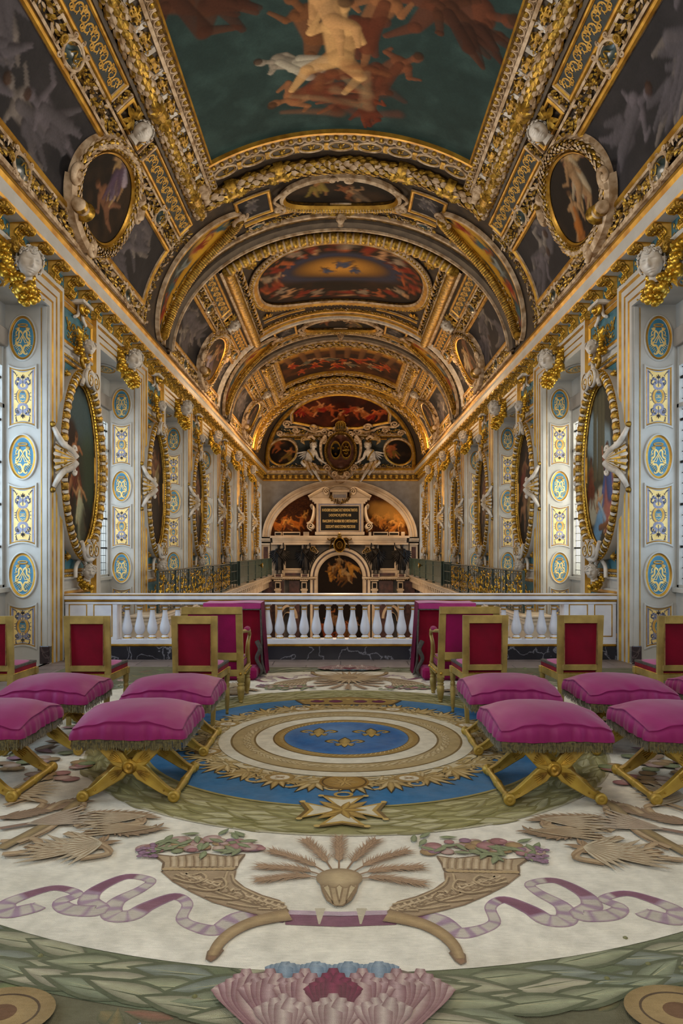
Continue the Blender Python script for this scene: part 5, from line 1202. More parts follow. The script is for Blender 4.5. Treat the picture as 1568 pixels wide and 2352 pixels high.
def person_j(S, H, f=1., base=Vector((0, 0, 0)), pose=None):
    """standing pose, pose dict overrides joint (x,y,z) in units of height"""
    p = dict(pel=(0, 0, .52), wai=(0, 0, .6), che=(0, -.01, .72), nec=(0, 0, .83), hea=(0, -.01, .885), top=(0, -.01, .95),
             lsh=(-.1, 0, .79), lel=(-.14, -.03, .65), lwr=(-.12, -.08, .53), lha=(-.12, -.1, .49), rsh=(.1, 0, .79), rel=(.14, -.03, .65), rwr=(.12, -.08, .53), rha=(.12, -.1, .49),
             lhi=(-.05, 0, .5), lkn=(-.06, -.02, .28), lan=(-.06, .01, .04), lto=(-.07, -.06, .015), rhi=(.05, 0, .5), rkn=(.06, -.03, .28), ran=(.07, 0, .04), rto=(.08, -.07, .015))
    if pose: p.update(pose)
    rad = dict(pel=.075, wai=.062, che=.085, nec=.03, hea=.052, top=.04, lsh=.042, lel=.028, lwr=.018, lha=.02, rsh=.042, rel=.028, rwr=.018, rha=.02, lhi=.06, lkn=.038, lan=.022, lto=.018, rhi=.06, rkn=.038, ran=.022, rto=.018)
    ks = list(p); idx = {k: i for i, k in enumerate(ks)}
    ed = [('pel', 'wai'), ('wai', 'che'), ('che', 'nec'), ('nec', 'hea'), ('hea', 'top'), ('che', 'lsh'), ('lsh', 'lel'), ('lel', 'lwr'), ('lwr', 'lha'), ('che', 'rsh'), ('rsh', 'rel'), ('rel', 'rwr'), ('rwr', 'rha'), ('pel', 'lhi'), ('lhi', 'lkn'), ('lkn', 'lan'), ('lan', 'lto'), ('pel', 'rhi'), ('rhi', 'rkn'), ('rkn', 'ran'), ('ran', 'rto')]
    return [(base+Vector((f*p[k][0]*H, p[k][1]*H, p[k][2]*H)), rad[k]*H) for k in ks], [(idx[a], idx[b]) for a, b in ed]
def wings(m, c, H, s, mt, spread=1.):
    for sx in (-1, 1):
        for r_ in range(3):
            for k in range(7):
                M = np.array(Matrix.Translation(c) @ Matrix.Rotation(sx*(.2+.1*r_), 4, 'Z') @ Matrix.Rotation(PI/2, 4, 'X') @ Matrix.Rotation(PI/2-sx*(1.75+.17*k+.1*r_)*spread, 4, 'Z')); m.M = M
                T, F = leafT(); m.add(T*A([H*(.3+.035*k-.05*r_), H*.1, H*.06])+A([H*.06, 0, .01*r_]), F, mt)
    m.M = None
def statue(px, f, lab, pose):
    H = 1.5; base = aw(px, 1317.5, .34); e = put(empty('bronze_angel', base), lab, 'statue', 'bronze angels on the altarpiece')
    J, E = person_j(None, H, f, pose=pose); b = skinfig('body', J, E, 'bronze', e)
    m = MB(); n = 28; z = np.linspace(.12, .56, 9)*H; a = np.linspace(0, 2*PI, n, endpoint=False)
    rr = np.interp(z/H, [.12, .3, .5, .56], [.13, .115, .09, .075])*H
    G = np.zeros((9, n, 3)); q = rr[:, None]*(1+.13*np.sin(a*7+z[:, None]*6/H)+.05*np.sin(a*3))
    G[..., 0] = q*np.cos(a); G[..., 1] = q*.75*np.sin(a); G[..., 2] = z[:, None]; m.grid(G, 'bronze', closev=True)
    m.tube([(-.1*H*f, -.03*H, .76*H), (.02, -.09*H, .62*H), (.09*H*f, -.04*H, .5*H)], .03*H, 7, 'bronze'); m.build('drapery', e)
    m = MB(); wings(m, Vector((0, .05*H, .78*H)), H, 1, 'bronze'); m.build('wings', e)
    m = MB(); m.ball((0, -.01*H, .92*H), (.05*H, .055*H, .065*H), 'bronze', 8, 10); m.balls([(.04*H*math.cos(q), .0, .95*H+.02*H*math.sin(q*2)) for q in np.linspace(0, 6, 12)], .022*H, 'bronze'); m.lathe([(.14*H, 0), (.14*H, .02), (0, .03)], (0, 0, 0), 16, 'bronze'); m.build('hair', e)
    return e
up1 = dict(rel=(.17, -.05, .84), rwr=(.15, -.09, .97), rha=(.15, -.1, 1.02)); up2 = dict(lel=(-.2, -.02, .86), lwr=(-.24, -.05, .97), lha=(-.24, -.06, 1.02), rkn=(.1, -.06, .3))
statue(642, 1, 'bronze angel with right arm up, far left pedestal of the altarpiece', up1); statue(702, 1, 'bronze angel with raised hand left of the central altar arch', dict(up1, lkn=(-.09, -.05, .29)))
statue(862, -1, 'bronze angel right of the central altar arch, beside the dark opening', dict(up1, lel=(-.15, -.02, .63))); statue(921, 1, 'bronze angel lifting a ring on the far right pedestal', up2)
# ---- royal arms with two stucco angels
def cdepth(py):
    q = (1266-py)/1650; t = (q*LY0-4.23)/(2.87+(LY0-LY1)*q); return np.where(t > 0, LY0-(LY0-LY1)*t, LY0)
def cmap(V):
    Y = cdepth(V[:, 1]); return np.stack([(V[:, 0]-782)*Y/1650, Y-.05-V[:, 2], 1.5+(1266-V[:, 1])*Y/1650], 1)
def cw(px, py, h): return Vector(cmap(A([[px, py, h]], float))[0].tolist())
_i = None
e = put(empty('coat_of_arms'), 'large oval royal coat of arms in white strapwork above the altar arch', 'coat of arms')
m = MB(cmap); HB = .25
m.disc(782, 1040, 30, 38, HB+.12, 'marble_red', k=50, dome=.1); m.build('field', e)
for cx, mt, nm in ((771, 'blue_panel', 'fleur'), (794, 'velvet_red', 'chain')):
    m = MB(cmap); m.disc(cx, 1040, 10.5, 18, HB+.24, 'slate' if mt == 'blue_panel' else 'marble_red', dome=.08, k=30); m.tube(hp(ell(cx, 1040, 10.8, 18.3, 30), HB+.26), .7, 6, 'gold', closed=True)
    if nm == 'fleur':
        for fx, fy in ((765, 1034), (777, 1034), (771, 1047)):
            m.ball((fx, fy, HB+.33), (1., 3.4, .03), 'gold_bright', 6, 8); m.ball((fx-1.9, fy-.3, HB+.33), (.8, 1.8, .03), 'gold_bright', 6, 8); m.ball((fx+1.9, fy-.3, HB+.33), (.8, 1.8, .03), 'gold_bright', 6, 8); m.box(fx-2.2, fx+2.2, fy+1.4, fy+2, HB+.33, HB+.36, 'gold_bright')
    else:
        for k in range(8): a = k*PI/4; m.tube([(cx, 1040, HB+.34), (cx+8*math.cos(a), 1040+14*math.sin(a), HB+.32)], .45, 5, 'gold')
        m.tube(hp(ell(cx, 1040, 5, 8, 20), HB+.33), .45, 5, 'gold', closed=True); m.balls([[cx, 1040, HB+.36]], 1.6, 'gold_bright', 5, 7, (1, 1, .05))
    m.build('shield', e)
m = MB(cmap); m.sweep(ell(782, 1040, 30, 38, 60), [(0, .3), (0, HB+.2), (-4, HB+.3), (-8, HB+.2), (-8, .0)], ['gold_dark', 'gold_dark', 'gold_dark', 'gold_dark'], True); X, a = along(ell(782, 1040, 34.5, 42.5, 60), 5, True); m.balls(hp(X, HB+.3), 1.6, 'gold', 5, 7, (1, 1, .04)); m.leaves(hp(X, HB+.28), a, 5, 'gold', .8, hs=.02); m.build('gilt_wreath', e)
m = MB(cmap)
for sx in (-1, 1):
    c = 782
    m.tube(hp(bez([(c+sx*40, 1062), (c+sx*45, 1040), (c+sx*44, 1020), (c+sx*34, 1006)], 20), .5), np.linspace(2.5, 4.5, len(bez([(0, 0), (1, 1), (2, 2), (3, 3)], 20))), 8, 'stucco', flat=.06)
    for (u, v, r, d, a0) in ((37, 1014, 8, 1, 0), (22, 1000, 8, -1, PI), (30, 1078, 9, -1, 0), (12, 1000, 5, 1, 0), (14, 1092, 7, 1, PI)): m.tube(hp(spiral((c+sx*u, v), r, 1.5, 1.5, a0 if sx > 0 else PI-a0, 26, d*sx), HB+.1), 2.2, 7, 'stucco', flat=.06)
    m.sweep(bez([(c+sx*28, 1078), (c+sx*24, 1090), (c+sx*14, 1098), (c+sx*10, 1108), (c, 1112)], 24), [(-4, 0), (-4, HB), (0, HB+.2), (4, HB), (4, 0)], 'stucco')
m.disc(782, 1092, 15, 12, HB, 'stucco', dome=.3, k=24); m.disc(782, 1090, 7, 6, HB+.25, 'gold_dark', dome=.1, k=20); m.box(770, 794, 1110, 1112, 0, HB, 'gold'); m.disc(782, 990, 20, 12, HB-.1, 'stucco', dome=.2, k=24); m.build('strapwork', e)
m = MB(cmap); m.box(769, 795, 990, 994, HB, HB+.35, 'gold_dark')
for k in range(5): m.tube(hp(bez([(782+(k-2)*5, 991), (782+(k-2)*5.5, 985), (782+(k-2)*1.5, 979)], 10), HB+.25), 1., 6, 'gold'); 
m.balls([[782, 978, HB+.25]], 2.2, 'gold', 5, 7, (1, 1, .05)); m.build('crown', e)
for sx in (-1, 1):
    e = put(empty('stucco_angel'), 'white helmeted angel with gilt plume seated %s of the oval coat of arms' % ('left' if sx < 0 else 'right'), 'statue')
    def q(px, py, h): return cw(782+sx*(px), py, h*.8)
    Jd = dict(pel=(74, 1068, .55), wai=(70, 1057, .6), che=(65, 1044, .65), nec=(62, 1034, .68), hea=(62, 1031, .7), ash=(73, 1040, .6), ael=(76, 1056, .75), awr=(84, 1068, .8), bsh=(57, 1040, .7), bel=(52, 1056, .85), bwr=(38, 1066, .85), bha=(32, 1069, .85),
              h1=(70, 1070, .65), k1=(60, 1083, .95), n1=(48, 1104, .75), t1=(42, 1111, .8), h2=(80, 1070, .6), k2=(88, 1064, .95), n2=(67, 1088, .8), t2=(63, 1096, .85))
    R_ = dict(pel=.2, wai=.16, che=.22, nec=.08, hea=.08, ash=.1, ael=.075, awr=.05, bsh=.1, bel=.075, bwr=.05, bha=.055, h1=.16, k1=.1, n1=.06, t1=.05, h2=.16, k2=.1, n2=.06, t2=.05)
    ks = list(Jd); ix = {k: i for i, k in enumerate(ks)}
    E = [('pel', 'wai'), ('wai', 'che'), ('che', 'nec'), ('nec', 'hea'), ('che', 'ash'), ('ash', 'ael'), ('ael', 'awr'), ('che', 'bsh'), ('bsh', 'bel'), ('bel', 'bwr'), ('bwr', 'bha'), ('pel', 'h1'), ('h1', 'k1'), ('k1', 'n1'), ('n1', 't1'), ('pel', 'h2'), ('h2', 'k2'), ('k2', 'n2'), ('n2', 't2')]
    skinfig('body', [(q(*Jd[k]), R_[k]) for k in ks], [(ix[a], ix[b]) for a, b in E], 'stucco_white', e)
    m = MB(); headgeo(m, cw(782+sx*61, 1027, .6), .19, (-sx*.35, -1, -.12), (0, 0, 1), 'stucco_white', 'stucco_white', seed=3, curls=40); m.build('head', e)
    m = MB(cmap); X = lambda v: 782+sx*v
    for k in range(9): m.tube(hp(bez([(X(84-k*3.2), 1062+k), (X(80-k*3), 1072), (X(76-k*3.6), 1082+(k % 3)*2)], 12), .82), 1.7, 6, 'stucco' if k % 3 else 'gold', flat=.05)
    m.tube(hp(bez([(X(74), 1040), (X(66), 1050), (X(60), 1062)], 10), .85), 1.8, 6, 'gold', flat=.05); m.build('drapery', e)
    m = MB(cmap); m.disc(X(63), 1020, 8, 6.5, .38, 'gold_dark', dome=.2, k=20); m.tube(hp(ell(X(62), 1023, 8.5, 7, 24, t0=PI, t1=2*PI, end=True), .5), .1, 6, 'gold')
    for k in range(7): m.tube(hp(bez([(X(66), 1015), (X(76+k), 1007+k*1.6), (X(88-k), 1010+k*2), (X(90-k*1.5), 1020+k)], 16), .6), .9, 6, ['gold', 'stucco'][k % 2], flat=.06)
    m.tube(hp(bez([(X(58), 1014), (X(66), 1008), (X(74), 1012)], 10), .7), 3, 7, 'stucco', flat=.06); m.build('plumed_helmet', e)
    m = MB(cmap)
    for r_ in range(2):
        for k in range(6): m.leaves([[X(76), 1040+k*2, .35+.05*r_]], PI/2-sx*(1.4-k*.22)+(0), 26-k*2-r_*6, 'stucco_white', .25, hs=.008)
    m.build('wing', e)
# ================================================================== white and gold balustrade
bal = put(empty('balustrade', (0, 10.07, 0)), 'long white and gold balustrade on a black marble base across the tribune', 'balustrade')
ly = .13
m = MB(); m.box(-3.84, 3.84, -ly, ly, 0, .18, 'black_marble', .004); m.build('marble_base', bal)
m = MB(); m.box(-3.82, 3.82, -ly, ly, .18, .21, 'gold_line', .012); m.box(-3.82, 3.82, -ly+.02, ly-.02, .21, .275, 'baluster_white', .004); m.build('plinth', bal)
m = MB(); m.box(-3.83, 3.83, -ly-.01, ly, .8, .83, 'gold_line', .012); m.box(-3.83, 3.83, -ly-.02, ly, .83, .885, 'baluster_white', .006); m.box(-3.84, 3.84, -ly-.03, ly, .885, .9, 'gold_line', .006); m.box(-3.83, 3.83, -ly-.015, ly, .9, .906, 'baluster_white'); m.box(-3.82, 3.82, -ly+.01, ly-.02, .765, .8, 'baluster_white', .004); m.build('top_rail', bal)
for s in (-1, 1):
    m = MB(); m.box(s*3.10, s*3.82, -ly+.02, ly-.02, .275, .8, 'baluster_white', .004)
    f = MB(lambda V: np.stack([V[:, 0], -ly+.02-V[:, 2], V[:, 1]], 1)); 
    for a, b in ((3.17, 3.42), (3.52, 3.76)): f.sweep(rect(s*a, s*b, .32, .76), [(-.008, 0), (-.004, .008), (.004, .008), (.008, 0)], 'gold_line', True)
    m.build('end_panel', bal); f.build('gilt_panel_moulding', bal)
    for x in (1.13,):
        m = MB(); m.box(s*(x-.035), s*(x+.035), -ly+.02, ly-.02, .275, .8, 'baluster_white', .004); m.box(s*(x-.05), s*(x-.035), -ly+.04, ly-.04, .275, .8, 'gold_line'); m.build('post', bal)
m = MB(); BP = [(.0, .0), (.058, .0), (.058, .012), (.052, .02), (.052, .03), (.034, .048), (.034, .056), (.05, .07), (.066, .1), (.0715, .135), (.067, .18), (.052, .245), (.038, .31), (.032, .37), (.032, .40), (.041, .405), (.041, .415), (.032, .42), (.034, .445), (.05, .462), (.05, .468)]
BI = [0, 1, 1, 0, 0, 1, 0, 0, 0, 0, 0, 0, 0, 0, 1, 1, 1, 0, 1, 1]
m.lathe(BP, k=24, fm=(['baluster_white', 'gold_line'], BI)); m.box(-.062, .062, -.062, .062, -.012, .003, 'baluster_white'); m.box(-.058, .058, -.058, .058, .468, .49, 'baluster_white')
b0 = m.build('baluster', bal)
xs = [.1705*i for i in range(-6, 7)]+[s*(2.99-.1765*i) for s in (-1, 1) for i in range(10)]
for i, x in enumerate(xs):
    b = b0 if i == 0 else b0.copy()
    if i: COL.objects.link(b)
    b.parent = bal; b.location = (x, 0, .28)
# ================================================================== galleries along the nave
for s in (-1, 1):
    sd = 'left' if s < 0 else 'right'
    # path of the bulging rail (x, y)
    def seg(y0, y1, n=24, bul=.1, x=3.45):
        t = np.linspace(0, 1, n); return np.stack([-(x-bul*np.sin(PI*t)), y0+(y1-y0)*t], 1)
    m = MB(); 
    for h0, h1, dx in ((.12, .2, 0), (.2, .27, .05), (.27, .32, .1)):
        m.box(-3.9, -(3.42-dx), 13.3-dx, FARY, h0, h1, 'marble_white', .015)
    m.box(-3.9, -3.55, 13.4, FARY, -.3, .12, 'marble_white')
    for q in np.arange(13.6, 35.8, .5): m.box(-3.5, -3.42, q, q+.2, .0, .12, 'marble_white', .01)
    gal = put(m.build('gallery_ledge'), 'carved marble ledge of the %s gallery above the nave' % sd, 'ledge')
    e = put(empty('gallery_railing'), 'green wrought-iron railing with gilded foliage along the %s gallery' % sd, 'railing')
    for gi, (y0, y1) in enumerate(((13.55, 17.9), (17.9, 22.3))):
        P = seg(y0, y1)
        m = MB(); m.tube(hp(P, 1.12), .028, 8, 'iron_green', flat=.6); m.tube(hp(P, 1.06), .01, 5, 'iron_green')
        m.build('handrail', e)
        m = MB(); m.tube(hp(P, .4), .014, 5, 'iron_green'); m.tube(hp(P, .34), .014, 5, 'iron_green')
        X, a = along(P, .18)
        for u, v in X: m.tube([(u, v, .33), (u, v, 1.12)], .009, 5, 'iron_green', up=(1, 0, 0))
        for q in range(0, len(P), 6): m.box(P[q, 0]-.02, P[q, 0]+.02, P[q, 1]-.02, P[q, 1]+.02, .33, 1.12, 'iron_green', .004)
        m.build('iron_bars', e)
        m = MB(lambda V, P=P: np.stack([np.interp(V[:, 0], np.linspace(0, 1, len(P)), P[:, 0])+V[:, 2], np.interp(V[:, 0], np.linspace(0, 1, len(P)), P[:, 1]), V[:, 1]], 1))
        L = y1-y0; nn = int(L/.36)
        def wr(P_, c): P_ = np.asarray(P_); Q = P_.copy(); Q[:, 0] = (c+P_[:, 0])/L; return Q
        for k in range(nn):
            c = (k+.5)*L/nn
            for s2 in (-1, 1):
                for t_ in (-1, 1):
                    m.tube(hp(wr(spiral((s2*.08, .73+t_*.17), .07, .015, 1.3, PI/2 if s2 > 0 else PI/2, 16, s2*t_), c), 0), .009, 5, 'gold' if t_ < 0 else 'iron_green', up=(0, 0, 1), cap=False)
            T, F = leafT(); rg = np.random.default_rng(k+gi*20)
            for q in range(16):
                a_ = rg.uniform(0, 6.28); z = .73+rg.uniform(-.27, .28); u = rg.uniform(-.13, .13); sz = .1
                V = np.stack([(c+u+(T[:, 0]*math.cos(a_)-T[:, 1]*.5*math.sin(a_))*sz)/L, z+(T[:, 0]*math.sin(a_)+T[:, 1]*.5*math.cos(a_))*sz, (T[:, 2])*sz*1.2], 1); m.add(V, F, 'gold_bright')
            m.ball((c/L, .73, 0), (.03/L, .04, .03), 'gold_bright', 5, 7)
        m.build('gilded_scrollwork', e)
    # green panelled enclosure
    g = put(empty('green_gallery_front'), 'tall green panelled timber parapet at the altar end of the %s gallery' % sd, 'parapet')
    m = MB(); m.box(-3.38, -3.34, 23.7, 34.6, .42, 1.14, 'green_paint'); 
    for z in (.42, .62, .98, 1.12): m.box(-3.385, -3.32, 23.7, 34.6, z, z+.03, 'green_paint', .006)
    m.box(-3.41, -3.3, 23.66, 34.6, 1.14, 1.17, 'green_paint', .006); m.box(-3.9, -3.36, 23.66, 23.72, .42, 1.14, 'green_paint')
    m.build('panelling', g)
    for y in (23.7, 25.9, 28.1, 30.3, 32.5, 34.5): m = MB(); m.box(-3.4, -3.31, y, y+.09, .36, 1.17, 'green_paint', .006); m.build('stile', g)
    m = MB(); m.lathe([(0, -.03), (.04, -.03), (.1, .06), (.11, .08), (.09, .08), (0, .0)], (-3.25, 29.3, .92), 16, 'gold', axis=0); m.tube([(-3.34, 29.3, .92), (-3.25, 29.3, .92)], .02, 6, 'iron_green'); m.ball((-3.2, 29.3, .92), .05, 'stucco_white'); m.build('reflector_lamp', g)
    m = MB(); 
    for z in (.55, .85, 1.1): m.tube([(-3.42, 22.4, z), (-3.4, 23.7, z)], .012, 5, 'iron_green')
    for y in (22.4, 23.0, 23.6): m.tube([(-3.42, y, .33), (-3.42, y, 1.12)], .014, 5, 'iron_green', up=(1, 0, 0))
    m.build('iron_gate', g)
    if s > 0:
        for o in (gal, e, g): o.scale = (-1, 1, 1)
# ================================================================== X-frame stools with magenta cushions
def xstool(seed=0):
    e = empty('folding_stool'); rg = np.random.default_rng(seed)
    for yi, y in ((0, -.25), (1, .25)):
        m = MB(lambda V, y=y: np.stack([V[:, 0], y-V[:, 2], V[:, 1]], 1))
        for s in (-1, 1):
            C = bez([(-.265*s, .035), (-.205*s, .065), (-.13*s, .12), (-.06*s, .172), (0, .205), (.06*s, .242), (.13*s, .3), (.2*s, .36), (.25*s, .41)], 60)
            t = np.linspace(0, 1, len(C)); d = np.abs(t-.5)*2; wd = np.interp(d, [0, .1, .28, .5, .8, 1], [.018, .028, .045, .036, .024, .021])
            T = np.gradient(C, axis=0); T /= np.linalg.norm(T, axis=1, keepdims=True); N = np.stack([-T[:, 1], T[:, 0]], 1)
            th = .017; z0 = .0 if s > 0 else .004
            G = np.zeros((len(C), 8, 3))
            for j, (a_, h_) in enumerate(((-1, -th), (-1, th*.7), (-.85, th), (-.15, th*.8), (.15, th*.8), (.85, th), (1, th*.7), (1, -th))): G[:, j, :2] = C+N*(a_*wd)[:, None]; G[:, j, 2] = h_+z0
            m.grid(G, 'gilt_wood', closev=True, smooth=False)
            for q in (-1, 1):   # carved anthemion on each limb
                i0 = int(len(C)*(.5+q*.09)); p = C[i0]; ang = math.atan2(T[i0, 1]*q, T[i0, 0]*q)
                for k in range(5): m.tube(hp(bez([p, p+.04*A([math.cos(ang+(k-2)*.22), math.sin(ang+(k-2)*.22)]), p+.085*A([math.cos(ang+(k-2)*.17), math.sin(ang+(k-2)*.17)])], 8), th+z0), .0035, 5, 'gold', cap=False)
                i1 = int(len(C)*(.5+q*.36)); m.balls([[C[i1, 0], C[i1, 1], th+z0]], .006, 'gold')
        m.build('crossed_legs', e)
        m = MB(lambda V, y=y: np.stack([V[:, 0], y-V[:, 2], V[:, 1]], 1))
        m.lathe([(0, .036), (.008, .036), (.01, .028), (.024, .027), (.027, .034), (.034, .034), (.037, .026), (.044, .024), (.044, -.02), (0, -.02)], (0, .205, 0), 24, 'gold'); m.build('rosette', e)
    for s in (-1, 1):
        m = MB(lambda V: V[:, [0, 2, 1]]); P_ = [(0, -.305), (.012, -.305), (.016, -.302), (.02, -.305), (.034, -.302), (.036, -.29), (.034, -.276), (.02, -.27), (.024, -.24), (.028, -.225), (.017, -.2), (.02, -.12), (.024, -.04), (.018, -.01), (.028, 0)]
        full = P_+[(r_, -z_) for r_, z_ in P_[::-1][1:]]
        m.lathe(full, (s*.268, .036, 0), 16, 'gilt_wood'); m.build('turned_stretcher', e)
        m = MB(); m.tube([(s*.25, -.27, .405), (s*.25, .27, .405)], .018, 10, 'gilt_wood', up=(0, 0, 1)); m.build('top_rail', e)
    # cushion cover
    m = MB(); n = 44; g = np.linspace(-1, 1, n); X, Y = np.meshgrid(g, g, indexing='ij')
    hx, hy = .318, .31
    rr = np.maximum(abs(X), abs(Y))
    Z = .443+.042*(1-(X*Y)**2)+.052*(1-abs(X)**2.6)*(1-abs(Y)**2.6)
    ph = rg.uniform(0, 6, 6)
    wr = np.sin(9*X+ph[0]+2*np.sin(3*Y+ph[1]))*.5+np.sin(17*X+5*Y+ph[2])*.3+np.sin(8*Y-6*X+ph[3])*.3
    edge = np.exp(-((1-rr)/.18)**2); Z = Z+.0055*wr*(.2+edge*1.3)+.004*np.sin(3*X+ph[4])*np.cos(2.5*Y+ph[5])
    XX = X*hx*(1-.015*np.abs(Y)**6*0); m.grid(np.stack([X*hx*(1-.03*(1-Y**2)*0), Y*hy, Z], -1), 'satin')
    # skirt
    k = 4*(n-1); ring = [(i, 0) for i in range(n-1)]+[(n-1, j) for j in range(n-1)]+[(n-1-i, n-1) for i in range(n-1)]+[(0, n-1-j) for j in range(n-1)]
    R0 = A([[g[i]*hx, g[j]*hy, Z[i, j]] for i, j in ring]); u = np.arange(k)/k*2*PI
    c_ = R0[:, :2]/np.maximum(np.abs(R0[:, :1]/hx), np.abs(R0[:, 1:2]/hy)); nrm = np.zeros((k, 2))
    for q, (i, j) in enumerate(ring):
        nx = (1 if i == n-1 else (-1 if i == 0 else 0)); ny = (1 if j == n-1 else (-1 if j == 0 else 0)); v = A([nx, ny], float); nrm[q] = v/max(1, np.linalg.norm(v))
    rows = []; fold = np.sin(u*22+ph[4]+1.5*np.sin(u*5))*.6+np.sin(u*37+ph[5])*.4+np.abs(np.sin(u*11+ph[0]))*.5
    for t in (0, .04, .08, .25, .5, .75, 1.):
        z = R0[:, 2]*(1-t)+(.378+.004*np.sin(u*6+ph[1]))*t
        off = .006*(t > .02)*(t < .06)-.003*(t > .06)*(t < .1)+.018*t+.0085*fold*min(1, t*2.2)+.006*math.sin(t*PI)
        rows.append(np.concatenate([R0[:, :2]+nrm*np.asarray(off).reshape(-1, 1), z[:, None]], 1))
    m.grid(np.stack(rows, 0).transpose(1, 0, 2), 'satin', closeu=True)
    m.box(-.3, .3, -.295, .295, .385, .43, 'satin'); m.build('cushion', e)
    # bullion fringe
    m = MB(); V = []; F = []
    for side_ in range(4):
        L_ = hx if side_ % 2 == 0 else hy; N_ = int(L_*2/.0028)
        for row in range(2):
            for q in range(N_):
                a = -L_+(q+rg.uniform(0, 1))*2*L_/N_; ln = rg.uniform(.055, .08); w_ = .0022; off = .004+row*.006; sw = rg.normal(0, .006); sw2 = rg.normal(0, .004)
                def P(a_, o_, z_): return {0: (a_, -(hy+o_), z_), 1: ((hx+o_), a_, z_), 2: (-a_, hy+o_, z_), 3: (-(hx+o_), -a_, z_)}[side_]
                b = len(V); V += [P(a-w_, off, .392), P(a+w_, off, .392), P(a+w_+sw, off+sw2, .392-ln), P(a-w_+sw, off+sw2, .392-ln)]; F.append((b, b+1, b+2, b+3))
    m.add(V, F, 'fringe'); m.tube([(-hx, -hy, .388), (hx, -hy, .388), (hx, hy, .388), (-hx, hy, .388)], .006, 6, 'fringe', closed=True); put(m.build('fringe', e), kind='stuff')
    return e
st = [xstool(1), xstool(2)]
ST = [(-1.25, 4.52, 'magenta-cushioned gilt X-frame stool in the front row, whole one left of the carpet centre', 0), (1.245, 4.47, 'magenta-cushioned gilt X-frame stool in the front row, whole one right of the carpet centre', .015),
      (-2.2, 4.52, 'magenta-cushioned gilt stool cut off by the left edge, front row', -.01), (2.1, 4.47, 'magenta-cushioned gilt stool cut off by the right edge, front row', .01),
      (-1.255, 5.47, 'magenta-cushioned gilt stool in the second row directly behind the front left whole stool', 0), (-2.17, 5.49, 'second-row magenta-cushioned stool near the left edge', .01),
      (1.27, 5.49, 'magenta-cushioned gilt stool in the second row behind the front right whole stool', -.01), (2.12, 5.5, 'second-row magenta-cushioned stool second from the right edge', .01), (2.96, 5.5, 'sliver of magenta-cushioned stool at the right edge, second row', 0)]
for i, (x, y, lab, a) in enumerate(ST):
    o = st[i] if i < 2 else dup(st[i % 2]); o.location = (x, y, .02); o.rotation_euler = (0, 0, a); put(o, lab, 'stool', 'magenta X-frame stools')
ST = None
